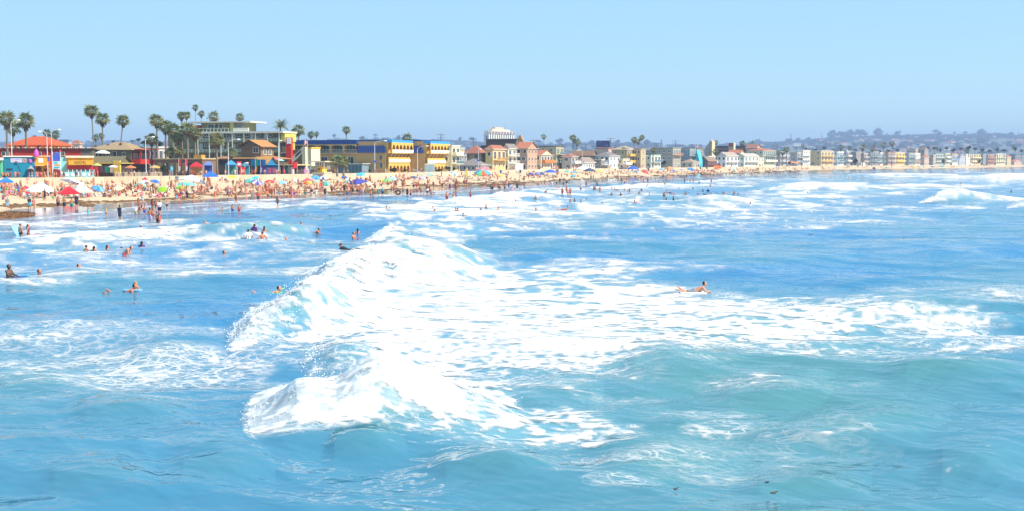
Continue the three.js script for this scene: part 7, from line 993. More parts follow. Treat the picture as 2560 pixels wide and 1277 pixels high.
// joints of each pose; a standing adult is 1.75 m tall and faces +z
const J0 = { pel: [0, 0.95, 0], che: [0, 1.28, 0.01], nec: [0, 1.47, -0.01], hea: [0, 1.63, 0.02], sl: [0.18, 1.41, -0.01], sr: [-0.18, 1.41, -0.01], el: [0.25, 1.14, -0.03], er: [-0.25, 1.14, -0.03], wl: [0.26, 0.9, 0.05], wr: [-0.26, 0.9, 0.05], hl: [0.095, 0.9, 0], hr: [-0.095, 0.9, 0], kl: [0.11, 0.49, 0.02], kr: [-0.11, 0.49, 0.02], al: [0.12, 0.08, -0.02], ar: [-0.12, 0.08, -0.02] };
const POSES = {
  st: {}, hip: { el: [0.38, 1.18, -0.08], er: [-0.38, 1.18, -0.08], wl: [0.2, 1.0, 0.06], wr: [-0.2, 1.0, 0.06] },
  wk: { kl: [0.1, 0.5, 0.2], al: [0.1, 0.1, 0.24], kr: [-0.1, 0.48, -0.02], ar: [-0.1, 0.12, -0.32], el: [0.24, 1.16, -0.14], wl: [0.24, 0.95, -0.12], er: [-0.24, 1.15, 0.1], wr: [-0.22, 1.0, 0.28] },
  wd: { el: [0.4, 1.24, 0.06], er: [-0.4, 1.24, 0.06], wl: [0.52, 1.08, 0.2], wr: [-0.52, 1.08, 0.2] },
  fw: { el: [0.22, 1.2, 0.14], er: [-0.22, 1.2, 0.14], wl: [0.16, 1.16, 0.4], wr: [-0.16, 1.16, 0.4] },
  up: { el: [0.36, 1.56, 0.02], wl: [0.34, 1.82, 0.04], er: [-0.26, 1.16, 0.05], wr: [-0.24, 0.98, 0.22] },
  bend: { che: [0, 1.2, 0.2], nec: [0, 1.3, 0.34], hea: [0, 1.36, 0.5], sl: [0.18, 1.27, 0.28], sr: [-0.18, 1.27, 0.28], el: [0.22, 1.0, 0.34], er: [-0.22, 1.0, 0.34], wl: [0.2, 0.78, 0.42], wr: [-0.2, 0.78, 0.42] },
  sit: { pel: [0, 0.14, 0], che: [0, 0.48, -0.06], nec: [0, 0.66, -0.04], hea: [0, 0.82, 0], sl: [0.18, 0.6, -0.05], sr: [-0.18, 0.6, -0.05], el: [0.26, 0.4, 0.1], er: [-0.26, 0.4, 0.1], wl: [0.16, 0.42, 0.32], wr: [-0.16, 0.42, 0.32], hl: [0.1, 0.12, 0.02], hr: [-0.1, 0.12, 0.02], kl: [0.14, 0.44, 0.36], kr: [-0.14, 0.44, 0.36], al: [0.13, 0.07, 0.56], ar: [-0.13, 0.07, 0.56] },
  lie: { pel: [0, 0.14, 0], che: [0, 0.34, -0.3], nec: [0, 0.44, -0.46], hea: [0, 0.54, -0.58], sl: [0.19, 0.4, -0.42], sr: [-0.19, 0.4, -0.42], el: [0.3, 0.2, -0.5], er: [-0.3, 0.2, -0.5], wl: [0.26, 0.06, -0.34], wr: [-0.26, 0.06, -0.34], hl: [0.1, 0.12, 0.04], hr: [-0.1, 0.12, 0.04], kl: [0.13, 0.3, 0.42], kr: [-0.12, 0.14, 0.46], al: [0.13, 0.07, 0.72], ar: [-0.12, 0.07, 0.9] },
  kn: { pel: [0, 0.5, 0], che: [0, 0.82, 0.08], nec: [0, 1.0, 0.1], hea: [0, 1.15, 0.16], sl: [0.18, 0.94, 0.08], sr: [-0.18, 0.94, 0.08], el: [0.24, 0.72, 0.2], er: [-0.24, 0.72, 0.2], wl: [0.18, 0.52, 0.36], wr: [-0.18, 0.52, 0.36], hl: [0.1, 0.45, 0], hr: [-0.1, 0.45, 0], kl: [0.12, 0.08, 0.14], kr: [-0.12, 0.08, 0.14], al: [0.12, 0.07, -0.3], ar: [-0.12, 0.07, -0.3] },
  // lying on a board, chest lifted, one shin raised; faces +z along the water
  pr: { pel: [0, 0.12, 0], che: [0, 0.26, 0.33], nec: [0, 0.38, 0.5], hea: [0, 0.53, 0.56], sl: [0.18, 0.32, 0.44], sr: [-0.18, 0.32, 0.44], el: [0.26, 0.16, 0.56], er: [-0.26, 0.16, 0.56], wl: [0.16, 0.1, 0.78], wr: [-0.16, 0.1, 0.78], hl: [0.1, 0.11, -0.05], hr: [-0.1, 0.11, -0.05], kl: [0.12, 0.08, -0.48], kr: [-0.12, 0.08, -0.48], al: [0.12, 0.3, -0.84], ar: [-0.12, 0.2, -0.88] },
};
const mid = (a, b, t) => a.map((v, i) => lerp(v, b[i], t)), addv = (a, x, y, z) => [a[0] + x, a[1] + y, a[2] + z];
function bonesOf(pose) {
  const j = { ...J0, ...POSES[pose] }, flat = pose === 'pr', foot = (a, k) => { const d = mid(k, a, 1).map((v, i) => v - k[i]), l = Math.hypot(...d); return flat ? a.map((v, i) => v + d[i] / l * 0.17) : addv(a, 0, -0.035, 0.14); }, hand = (w, e) => { const d = w.map((v, i) => v - e[i]), l = Math.hypot(...d); return w.map((v, i) => v + d[i] / l * 0.09); };
  const sd = (a, b) => [mid(a, b, 0.55), mid(b, a, 0.55)];
  return { j, body: [[j.pel, j.che, 0.125, 0.14], [addv(j.pel, 0.055, 0, 0), addv(j.che, 0.07, 0.02, 0), 0.10, 0.11], [addv(j.pel, -0.055, 0, 0), addv(j.che, -0.07, 0.02, 0), 0.10, 0.11], [j.che, j.nec, 0.12, 0.06], [j.sl, j.sr, 0.065, 0.065], [j.nec, j.hea, 0.055, 0.07], [addv(j.hea, 0, -0.03, 0.015), addv(j.hea, 0, 0.045, -0.005), 0.083, 0.098],
    [addv(j.hea, 0, -0.015, 0.1), addv(j.hea, 0, 0.01, 0.09), 0.02, 0.016], [j.sl, j.el, 0.056, 0.045], [j.el, j.wl, 0.044, 0.034], [j.sr, j.er, 0.056, 0.045], [j.er, j.wr, 0.044, 0.034], [j.wl, hand(j.wl, j.el), 0.034, 0.03], [j.wr, hand(j.wr, j.er), 0.034, 0.03],
    [j.hl, j.kl, 0.098, 0.06], [j.kl, j.al, 0.058, 0.042], [j.hr, j.kr, 0.098, 0.06], [j.kr, j.ar, 0.058, 0.042], [j.al, foot(j.al, j.kl), 0.042, 0.034], [j.ar, foot(j.ar, j.kr), 0.042, 0.034]],
    hands: [[j.wl, j.el], [j.wr, j.er]],
    trunks: [[addv(j.pel, 0.05, 0.03, 0), addv(j.pel, -0.05, 0.03, 0), 0.125, 0.125], [j.hl, mid(j.hl, j.kl, 0.72), 0.118, 0.105], [j.hr, mid(j.hr, j.kr, 0.72), 0.118, 0.105]],
    brief: [[addv(j.pel, 0.06, 0, 0), addv(j.pel, -0.06, 0, 0), 0.12, 0.12], [j.hl, mid(j.hl, j.kl, 0.12), 0.108, 0.105], [j.hr, mid(j.hr, j.kr, 0.12), 0.108, 0.105]],
    top: [[addv(j.che, 0.07, 0.0, 0.05), addv(j.che, -0.07, 0.0, 0.05), 0.115, 0.115], [addv(j.che, 0.07, 0.01, -0.01), addv(j.che, -0.07, 0.01, -0.01), 0.115, 0.115]],
    shirt: [[addv(j.pel, 0.06, 0.03, 0), addv(j.che, 0.075, 0.03, 0), 0.125, 0.13], [addv(j.pel, -0.06, 0.03, 0), addv(j.che, -0.075, 0.03, 0), 0.125, 0.13], [j.che, mid(j.che, j.nec, 0.7), 0.14, 0.09], [j.sl, j.sr, 0.083, 0.083], [j.sl, mid(j.sl, j.el, 0.65), 0.078, 0.074], [j.sr, mid(j.sr, j.er, 0.65), 0.078, 0.074]],
    suit: [[addv(j.pel, 0.06, -0.02, 0), addv(j.che, 0.07, 0.03, 0.01), 0.115, 0.125], [addv(j.pel, -0.06, -0.02, 0), addv(j.che, -0.07, 0.03, 0.01), 0.115, 0.125]],
    skirt: [[j.hl, mid(j.hl, j.kl, 0.85), 0.12, 0.13], [j.hr, mid(j.hr, j.kr, 0.85), 0.12, 0.13], [j.pel, mid(j.kl, j.kr, 0.5), 0.13, 0.12]],
    hair: [[addv(j.hea, 0, 0.045, -0.03), addv(j.hea, 0, 0.03, -0.045), 0.102, 0.095]], long: [[addv(j.hea, 0, 0.045, -0.03), addv(j.hea, 0, 0.03, -0.045), 0.105, 0.1], [addv(j.hea, 0, 0.0, -0.07), addv(j.nec, 0, -0.1, -0.1), 0.085, 0.06]], cap: [[addv(j.hea, 0, 0.06, -0.015), addv(j.hea, 0, 0.05, -0.03), 0.105, 0.1], [addv(j.hea, 0, 0.05, 0.06), addv(j.hea, 0, 0.04, 0.16), 0.04, 0.02]] };
}
const HAND = (() => { const b = [[[0, 0, 0], [0, 0.085, 0], 0.03, 0.032], [[0.02, 0, 0], [0.024, 0.085, 0], 0.016, 0.014], [[-0.02, 0, 0], [-0.024, 0.085, 0], 0.016, 0.014], [[0.028, 0.02, 0.005], [0.06, 0.06, 0.02], 0.014, 0.011], [[0.06, 0.06, 0.02], [0.064, 0.095, 0.026], 0.011, 0.009]]; [[-0.03, 0.062], [-0.01, 0.078], [0.01, 0.084], [0.03, 0.074]].forEach(([x, l]) => { b.push([[x * 0.85, 0.085, 0], [x, 0.085 + l * 0.5, 0.008], 0.011, 0.0095], [[x, 0.085 + l * 0.5, 0.008], [x, 0.08 + l, 0.03], 0.0095, 0.008]); }); return mesh(b, 0.0075, 0.008); })();
const bodyCache = new Map();
function bodyPart(pose, what, cell) {
  const key = pose + what + cell; if (!bodyCache.has(key)) {
    const b = bonesOf(pose); let g;
    if (what === 'body' && cell < 0.03) { const f = b.body.slice(); f.splice(12, 2); g = mesh(f, cell); const hs = b.hands.map(([w, e]) => { const d = V3(w[0] - e[0], w[1] - e[1], w[2] - e[2]).normalize(); return HAND.clone().applyQuaternion(new THREE.Quaternion().setFromUnitVectors(V3(0, 1, 0), d)).translate(w[0], w[1], w[2]); }); g = mergeGeometries([g, ...hs]); }
    else g = mesh(b[what], cell, what === 'body' ? 0.045 : 0.05);
    bodyCache.set(key, g);
  }
  return bodyCache.get(key);
}
const COL = { navy: [0.02, 0.03, 0.09], black: [0.015, 0.015, 0.02], red: [0.62, 0.03, 0.04], white: [0.75, 0.75, 0.77], cyan: [0.05, 0.45, 0.62], teal: [0.02, 0.28, 0.27], green: [0.08, 0.42, 0.12], lime: [0.42, 0.60, 0.08], pink: [0.75, 0.22, 0.36], purple: [0.16, 0.05, 0.27], lavender: [0.42, 0.38, 0.62], blue: [0.03, 0.09, 0.42], sky: [0.22, 0.46, 0.70], grey: [0.22, 0.23, 0.25], orange: [0.75, 0.22, 0.04], maroon: [0.20, 0.03, 0.05], yellow: [0.75, 0.55, 0.06], tan: [0.42, 0.30, 0.18] };
const SKIN = [[0.62, 0.29, 0.18], [0.50, 0.19, 0.10], [0.30, 0.12, 0.065], [0.11, 0.055, 0.035]], HAIR = { d: [0.025, 0.018, 0.014], b: [0.10, 0.055, 0.025], f: [0.40, 0.26, 0.10], g: [0.5, 0.48, 0.45], l: [0.02, 0.014, 0.012], L: [0.22, 0.12, 0.05], w: [0.8, 0.8, 0.8], r: [0.55, 0.05, 0.05] };
const WEAR = { T: ['trunks', ['trunks']], B: ['bikini', ['brief', 'top']], S: ['shirt and shorts', ['shirt', 'trunks']], W: ['rash suit', ['shirt', 'trunks']], D: ['dress', ['shirt', 'skirt']], O: ['swimsuit', ['suit', 'brief']] };
const PARTNAME = { trunks: 'swim_trunks', brief: 'bikini_bottom', top: 'bikini_top', shirt: 'shirt', suit: 'swimsuit', skirt: 'skirt' };
const clothes = (c) => M(COL[c], 0.8), POSEWORD = { st: 'standing', hip: 'hands on hips', wk: 'walking', wd: 'arms out', fw: 'reaching forward', up: 'with one arm raised', bend: 'bending down', sit: 'sitting', lie: 'lying back', kn: 'kneeling', pr: 'lying on a board' };
const everyone = [];
function person(px, py, h, pose, wear, hair, skin, turn, where, inWater) {
  let x, y, D; if (inWater !== undefined) { [x, D] = onLevel(px, py, 0); y = sea(x, D).y; [x, D] = onLevel(px, py, y); y = sea(x, D).y - inWater + (D > 150 ? 0.1 : 0); } else if (where && where.on === 'promenade') { D = where.D; const c = at(px, 430, D); x = c.x; y = landY(x, D); } else [x, y, D] = onSand(px, py);
  const k = h / 1.75, fine = D < 75, cell = fine ? 0.024 : D < 210 ? 0.046 : 0.06, t = thing('person', V3(x, y, -D), turn * Math.PI / 180, '', 'person'); t.scale.setScalar(k);
  const body = part('body', bodyPart(pose, 'body', cell), M(SKIN[skin], 0.55), t); const [wk, wc] = wear.split(':'), cs = (wc || 'navy').split('/'), [word, ps] = WEAR[wk];
  ps.forEach((p, i) => part(PARTNAME[p], bodyPart(pose, p, cell), clothes(cs[i] || cs[0]), t));
  const hk = hair === 'l' || hair === 'L' ? 'long' : hair === 'w' || hair === 'r' ? 'cap' : 'hair'; if (hair !== '0') part(hk === 'cap' ? 'cap' : 'hair', bodyPart(pose, hk, cell), M(HAIR[hair], 0.8), t);
  everyone.push({ t, px, py, D, desc: `person in ${wk === 'S' ? `${cs[0]} top, ${cs[1] || cs[0]} shorts` : `${cs[0]} ${word}`}`, pose: inWater > 0.55 && pose !== 'pr' ? (inWater > 1.15 ? 'chest deep' : 'waist deep') : inWater > 0 && pose !== 'pr' ? 'wading' : POSEWORD[pose], where: typeof where === 'string' ? where : '', hair });
  return t;
}
// px py(feet) height pose wear hair skin turn | depth in the water
const CAST = `17 524 1.6 st S:grey/sky b 1 20|72 524 1.65 wk S:black/cyan l 2 30|83 524 1.65 st B:pink L 1 60|144 525 1.78 st T:navy d 1 170|159 526 1.75 hip T:navy b 1 170|178 528 1.78 wk T:teal d 1 200|190 519 1.78 st D:navy g 2 180|110 502 1.85 st S:navy/navy d 2 150|
5 500 1.3 sit W:purple l 1 60|106 502 1.6 st B:orange L 1 100|50 496 1.6 st B:orange L 1 0|58 497 1.7 st T:white b 1 40|62 498 1.2 kn W:sky l 1 80|130 503 1.3 st T:green b 0 200|136 500 1.78 wk T:maroon d 2 220|28 478 1.5 sit D:pink L 0 90|5 474 1.6 sit S:teal/grey g 1 40|
219 543 1.15 wd W:cyan d 1 -60 .1|264 540 1.05 wd S:lime/red f 0 -60 .12|298 551 1.8 st S:navy/navy d 2 150 .12|345 527 1.7 st B:red l 2 100|355 508 1.3 st D:white b 0 160|380 528 1.7 st B:red l 2 160|388 529 1.7 wk B:maroon L 1 170|398 536 1.8 wk S:white/navy d 1 200 .1|416 523 1.2 wk T:navy b 0 200|440 505 1.8 wk T:sky d 1 120|467 503 1.6 wk S:black/navy l 1 180|
337 538 1.2 bend S:white/lime d 1 150 .15|347 539 1.6 bend B:red l 1 70 .12|360 538 1.25 st T:blue b 1 190 .12|374 554 1.8 hip T:lavender d 1 170 .1|381 551 1.6 wd B:red L 1 200 .3|392 565 1.75 hip T:maroon d 1 120 .6|398 566 1.6 st B:red l 1 100 .55|589 513 1.68 wk B:black d 1 120 .05|580 532 1.3 st T:blue b 1 190 .35|597 532 1.35 st T:red d 1 200 .35|556 528 1.3 st T:navy d 1 90 .85|
631 506 1.75 st S:grey/grey g 1 200 .06|645 507 1.72 st S:red/navy f 1 190 .06|693 522 1.7 wk O:black l 1 150 .15|698 494 1.75 st T:sky d 1 180|709 494 1.65 st O:black l 0 160|724 494 1.75 hip T:black f 1 170|735 495 1.75 hip T:purple g 1 180|762 493 1.72 st T:teal f 1 180|778 494 1.72 wk S:navy/white b 1 170|790 493 1.5 st D:white f 0 190|812 493 1.78 st S:navy/navy d 1 180|
850 494 1.1 bend S:cyan/red b 0 170 .12|868 495 1.72 st T:blue b 1 180 .08|881 486 1.75 st T:black d 2 180|893 487 1.75 hip T:navy d 1 180|906 490 1.72 wk T:lavender b 0 200 .05|860 481 1.75 st D:black d 2 170|926 495 1.6 bend B:orange L 1 150 .1|932 494 1.65 st B:maroon l 1 160 .1|945 491 1.4 st W:teal d 1 180 .1|956 492 1.72 st S:cyan/navy b 1 170 .08|937 476 1.72 st T:navy f 1 180|988 491 1.5 wk O:black l 1 90 .1|979 483 1.72 wk T:grey f 1 180|984 484 1.6 st B:pink L 0 150|
1008 487 1.72 wk T:teal f 0 180 .05|1018 493 1.6 st D:navy l 1 160 .15|1026 494 1.4 wd T:black d 1 190 .15|1034 474 1.75 st T:navy d 1 180|1041 473 1.75 st T:red f 1 170|1042 487 1.15 st W:navy b 0 90 .1|1052 487 1.3 wd D:navy l 1 -80 .1|1059 494 1.1 st B:pink b 0 180 .1|1068 490 1.6 bend S:white/navy w 1 170 .1|1074 488 1.65 st B:maroon l 1 190 .05|1078 492 1.4 st O:teal d 1 190 .15|1085 489 1.0 st S:white/blue b 0 200 .15|1066 479 1.6 st B:red L 1 170|1069 480 1.72 st T:maroon d 2 190|1084 474 1.65 wk B:orange l 2 150|
1125 476 1.65 st D:purple l 1 170|1138 478 1.75 st S:maroon/maroon d 2 190|1117 503 1.75 st T:maroon d 1 200 .45|1134 503 1.65 st T:white d 1 180 .4|1141 495 1.75 hip T:lavender d 0 170 .2|1176 492 1.7 fw T:red d 1 160 .2|1120 458 1.7 st D:purple b 1 160|1168 458 1.68 wk S:teal/lime b 1 30|1007 470 1.72 st T:black d 2 200|989 470 1.7 st O:navy l 2 170|
1227 479 1.65 st T:grey d 2 180 .08|1231 480 1.75 st T:black d 2 180 .1|1236 472 1.68 st O:red l 1 180|1246 479 1.6 st O:black l 1 190 .1|1250 479 1.45 st B:maroon l 1 180 .1|1262 479 1.5 wk T:navy d 1 170 .1|1272 474 1.75 bend S:navy/blue b 1 150 .05|1277 478 1.4 bend B:pink L 0 70 .15|1293 475 1.68 st D:navy b 1 180 .05|1298 460 1.3 st T:grey d 1 180|1310 456 1.7 wk T:black d 2 170|1312 475 1.5 wk T:sky d 0 160 .1|
1346 468 1.75 wk T:grey d 1 200|1380 469 1.7 st D:white b 1 180|1383 452 1.7 st O:pink l 1 190|1391 466 1.75 wk S:white/navy d 1 120 .05|1400 460 1.78 st S:navy/navy b 1 180|1409 467 1.7 st S:teal/black d 1 190|1417 468 1.75 wk S:black/white l 1 170|1363 480 1.7 bend T:red d 1 60 .5|1406 487 1.65 st T:maroon d 2 190 .3|1416 485 1.7 fw T:red f 1 150 .3|1420 489 1.7 bend B:pink L 1 200 .35|1426 488 1.7 st T:orange d 1 180 .35|1452 477 1.6 st T:blue b 0 180 .4|1466 471 1.65 wk O:purple l 1 180 .1|1485 475 1.4 st T:navy d 1 150 .5|1493 471 1.75 wk T:black d 2 -80|1500 481 1.7 st T:tan d 1 190 .4|1508 449 1.75 st S:white/grey w 1 180|1484 450 1.72 wk T:grey b 1 190|
1545 448 1.7 wd S:sky/grey d 1 180|1555 457 1.6 st T:black d 2 180|1562 462 1.3 st T:blue d 1 190|1567 456 1.5 st O:red b 1 180|1589 450 1.65 st D:red l 1 190|1602 451 1.65 st B:pink b 1 180|1606 447 1.75 wk S:white/blue b 1 200|1609 457 1.6 wk D:pink l 0 180|1620 457 1.65 st T:maroon d 2 180|1640 455 1.6 st T:white b 1 190|1659 447 1.7 st W:blue d 1 190|1666 456 1.5 st T:grey b 1 180|1674 457 1.2 st W:pink b 0 180|1696 448 1.75 wk S:purple/white d 1 180|1779 456 1.7 st T:blue d 1 180 .1|1784 443 1.7 wk T:teal d 1 180|1736 440 1.7 st T:black d 1 180|1753 440 1.7 st T:black d 2 190|1762 441 1.65 st B:red l 1 180|1875 440 1.7 st T:teal f 1 180|1880 440 1.65 st T:maroon b 1 180|1890 444 1.6 kn B:pink l 0 150|1857 439 1.7 wk T:black d 1 180`;
const SWIM = `50 592 1.65 st B:black d 0 150 .62|69 592 1.6 st O:maroon l 1 100 .62|310 635 1.75 bend T:red d 0 90 .85|214 615 1.7 st T:navy d 1 160 1.3|233 611 1.65 fw B:black l 1 170 1.3|267 610 1.65 st O:navy l 1 110 1.28|302 611 1.7 st T:navy d 1 180 1.5|353 612 1.65 st D:purple l 1 180 1.2|590 609 1.7 st T:navy d 1 120 1.22|620 598 1.75 hip S:white/white d 1 200 .95|636 601 1.65 hip D:purple l 1 160 1.05|655 600 1.75 hip T:navy d 1 200 1.1|660 602 1.6 st B:pink l 1 190 1.2|714 611 1.75 fw T:navy 0 0 90 1.32|
752 560 1.7 st T:navy d 1 90 1.48|671 557 1.7 st T:red b 0 100 1.44|883 578 1.72 fw T:navy d 1 60 1.15|893 579 1.6 st B:pink l 1 200 1.2|559 635 1.75 st T:navy d 1 100 1.5|195 672 1.75 st T:navy d 1 90 1.5|96 686 1.75 st W:black b 1 100 1.45|21 697 1.8 fw T:black d 3 70 1.02|338 727 1.35 fw T:sky f 0 150 .98|
1289 505 1.7 st T:navy d 1 120 1.35|1339 504 1.7 st T:red b 0 150 1.15|1215 522 1.7 fw T:navy d 0 120 1.25|1246 524 1.7 fw T:navy f 1 60 1.35|1340 530 1.72 st T:navy d 1 120 1.45|1453 514 1.7 fw T:red d 1 100 1.28|1426 502 1.65 st T:navy d 1 120 1.3|1437 502 1.7 st T:navy d 2 120 1.25|1467 501 1.7 st T:navy d 2 120 1.45|1505 513 1.7 st T:navy d 2 100 1.45|1202 526 1.65 fw W:black d 1 80 1.35|966 526 1.7 st T:red d 1 120 1.35|974 527 1.6 st T:red d 1 80 1.45|1082 516 1.7 st T:tan f 1 120 1.5|1086 529 1.7 st T:red b 1 100 1.5|1139 530 1.5 fw T:red d 1 80 1.1|1144 532 1.7 st T:maroon d 1 160 1.2|1158 539 1.72 st T:red d 0 120 1.3|
1530 470 1.7 st T:navy d 1 120 1.2|1561 479 1.7 fw T:navy d 1 110 1.1|1574 482 1.7 wd T:grey d 1 150 1|1529 489 1.7 hip T:red d 1 160 1.15|1552 490 1.7 fw W:black d 1 60 1.05|1599 487 1.7 st T:lavender d 0 150 1.15|1604 477 1.7 fw W:black d 1 120 1.25|1624 488 1.7 fw T:pink d 1 80 1.25|1617 496 1.7 st T:red b 1 100 1.35|1661 494 1.72 st T:maroon d 1 160 1.15|1667 495 1.65 st B:pink l 0 180 1.2|1684 502 1.75 fw W:black d 1 80 1|1696 496 1.7 fw W:cyan d 1 120 1.45|1715 485 1.75 hip T:red d 1 160 1.2|1733 480 1.7 fw W:black d 1 60 1.1|1745 491 1.75 hip T:red d 1 120 1.25|1749 490 1.65 st B:pink b 1 180 1.25|1758 482 1.7 st W:black d 1 90 1.1|1771 482 1.75 hip W:navy d 1 160 1.15|1779 491 1.72 hip T:pink d 0 160 1.25|1781 475 1.6 st T:navy d 1 160 1.2|1777 468 1.7 up B:pink l 0 120 1|1810 484 1.72 hip T:orange f 0 160 1.2|1837 483 1.7 st T:pink d 0 150 1.3|1834 486 1.7 st T:navy d 2 120 1.48|1846 488 1.7 st T:navy d 2 120 1.5|1803 468 1.7 st T:navy d 2 120 1.5|1811 455 1.7 fw T:navy d 1 160 1.1|1865 478 1.7 st T:navy d 2 120 1.5|1877 508 1.75 st T:navy d 2 120 1.5|1663 463 1.7 st T:grey d 1 150 1.0|1617 464 1.7 bend T:grey d 1 120 .9|1712 459 1.65 st T:grey d 1 150 .6|1726 458 1.7 st T:grey d 1 180 .6|1734 458 1.65 st T:red d 1 180 .6|1749 459 1.7 wk T:pink d 0 150 .6|1650 462 1.7 st T:tan f 0 180 .6|
1698 471 1.6 st T:tan f 0 150 1.2|2008 478 1.75 st T:navy d 2 90 1.5|2020 486 1.75 st T:navy d 2 90 1.5|2057 487 1.75 st T:navy d 2 90 1.5|2160 446 1.75 st T:navy d 2 90 1.2|2077 444 1.7 st T:grey d 1 90 1.2|2123 447 1.7 st T:grey d 1 90 1.2|2338 437 1.7 st T:grey d 1 90 1.2|2404 451 1.75 fw T:navy d 1 90 1.2|2402 467 1.75 fw W:black d 1 60 1.45|2530 480 1.75 st W:black d 1 90 1.42|2420 437 1.7 st T:navy d 1 90 1.2|2384 437 1.7 st T:navy d 1 90 1.2|2520 428 1.75 st T:navy d 1 90 .7|2501 428 1.75 st T:navy d 1 90 .7|2513 429 1.75 st T:navy d 1 90 .8`;
for (const row of CAST.replace(/\n/g, '').split('|').filter(Boolean)) { const [px, py, h, pose, wear, hair, skin, turn, deep] = row.trim().split(' '); person(+px, +py, +h, pose, wear, hair, +skin, +turn, '', deep === undefined ? undefined : +deep); }
for (const row of SWIM.replace(/\n/g, '').split('|').filter(Boolean)) { const [px, py, h, pose, wear, hair, skin, turn, deep] = row.trim().split(' '); person(+px, +py, +h, pose, wear, hair, +skin, +turn, '', +deep); }
// riders lying on boards, with their boards
const BOARD = (() => { const s = new THREE.Shape(); s.moveTo(-0.24, -0.5); s.lineTo(0.24, -0.5); s.bezierCurveTo(0.3, -0.1, 0.28, 0.3, 0.16, 0.5); s.quadraticCurveTo(0, 0.56, -0.16, 0.5); s.bezierCurveTo(-0.28, 0.3, -0.3, -0.1, -0.24, -0.5); return new THREE.ExtrudeGeometry(s, { depth: 0.05, bevelSize: 0.015, bevelThickness: 0.015, bevelSegments: 2 }).rotateX(Math.PI / 2); })();
function board(px, py, c, turn, tilt, s, label, up = 0.06) { let [x, D] = onLevel(px, py, 0); [x, D] = onLevel(px, py, sea(x, D).y); const t = thing('bodyboard', V3(x, sea(x, D).y + up, -D), turn * Math.PI / 180, label, 'bodyboard'); t.rotation.order = 'YXZ'; t.rotation.x = tilt; const d = part('deck', BOARD, M(COL[c], 0.45), t); part('leash_plug', cyl(0.03, 0.03, 0.02, 0, 0.005, 0.3, 8), M('#333'), t); t.scale.setScalar(s); return t; }
const PRONE = [[1737, 735, 1.6, 'T:grey', 'd', 0, 90, 'person paddling on a board through the wide white foam at right', 0.0], [672, 735, 1.6, 'T:navy', 'd', 0, 90, 'person with dark hair gliding on a green board left of the breaking wave', 0.27], [309, 733, 1.75, 'T:black', 'd', 1, 90, 'person in black shorts paddling beside the boy with the pale board', 0.27], [338, 574, 1.65, 'T:pink', 'd', 1, 95, 'person on a pink board behind the left line of foam', 0.2], [868, 621, 1.7, 'W:black', 'd', 1, -95, 'person paddling left on a dark board above the main breaker', 0.16], [783, 587, 1.7, 'T:navy', 'd', 1, 90, 'swimmer stretched out with a splash trail near the middle', 0.22], [1410, 526, 1.7, 'T:red', 'd', 0, 90, 'person lying flat on a board in the wide foam field', 0.16], [460, 575, 1.5, 'T:navy', 'd', 1, -90, 'person low on a white board on the left foam crest', 0.25], [523, 571, 1.6, 'T:red', 'f', 0, -90, 'person riding up the clear green wave at left', 0.2], [1674, 484, 1.7, 'T:navy', 'd', 1, -90, 'person on a pink board among the far swimmers', 0.1], [1542, 477, 1.7, 'T:navy', 'd', 1, -90, 'person on an orange board among the far swimmers', 0.06], [1595, 510, 1.7, 'T:pink', 'd', 0, -90, 'person lying on a pale board alone in the far foam', 0.2], [1395, 474, 1.6, 'T:red', 'f', 0, 90, 'person tumbling with a board in the white splash near the shore', 0.05], [1766, 485, 1.6, 'W:black', 'd', 1, -80, 'person in black on a pale board among the far swimmers', 0.1]];
for (const [px, py, h, wear, hair, skin, turn, label, sink] of PRONE) { const t = person(px, py, h, 'pr', wear, hair, skin, turn, label, sink); everyone.pop(); t.userData.label = label; }
for (const a of [[1733, 735, 'white', 90, 0, 1.3, 'white board under the person paddling through the foam'], [676, 735, 'green', 90, -0.02, 1.2, 'green board under the person left of the breaking wave', -0.015], [699, 731, 'lime', 90, -0.5, 0.5, 'tip of a green board lifted in front of the gliding person', 0.1], [330, 729, 'sky', 90, 0, 0.9, 'pale blue board held by the fair haired boy'], [36, 694, 'blue', 80, -0.08, 1.0, 'blue board under the hands of the dark skinned person'], [52, 692, 'cyan', 80, -0.08, 0.8, 'pale cyan front of a board beside the blue one'], [40, 589, 'sky', 60, 0.9, 1.1, 'pale blue board held at the side of the bikini wearer at left', 0.35], [92, 593, 'pink', 88, 0, 1.1, 'pinkish board floating right of the two waders at left'], [330, 575, 'pink', 92, 0, 1.1, 'pink board under the person behind the left foam line'], [880, 620, 'black', -85, 0.1, 1.1, 'dark board of the person above the main breaker'], [448, 574, 'white', -90, 0, 0.8, 'white board on the left foam crest'], [1683, 484, 'pink', -90, 0, 1.2, 'pink board among the far swimmers'], [1544, 478, 'orange', -90, -0.05, 2.0, 'orange inflatable board among the far swimmers'], [1600, 510, 'white', -90, 0, 1, 'pale board alone in the far foam'], [1283, 477, 'pink', 60, 0.7, 1.0, 'pink board dragged by a child at the waterline', 0.2], [1488, 474, 'black', 40, 0.9, 1.1, 'dark board carried by the running person at the waterline', 0.3], [1276, 472, 'sky', 70, 1.2, 1.0, 'light blue board held upright at the waterline', 0.4]]) board(...a);
{ const [x, D] = onLevel(995, 489), t = thing('swim_ring', V3(x, 0.55, -D), 0.4, 'black inner tube held up at the waterline', 'swim ring'); t.rotation.x = 0.5; part('ring', new THREE.TorusGeometry(0.42, 0.15, 10, 24), M('#16161a', 0.4), t); part('valve', cyl(0.02, 0.02, 0.1, 0.42, 0.14, 0, 6), M('#b0a040'), t); }
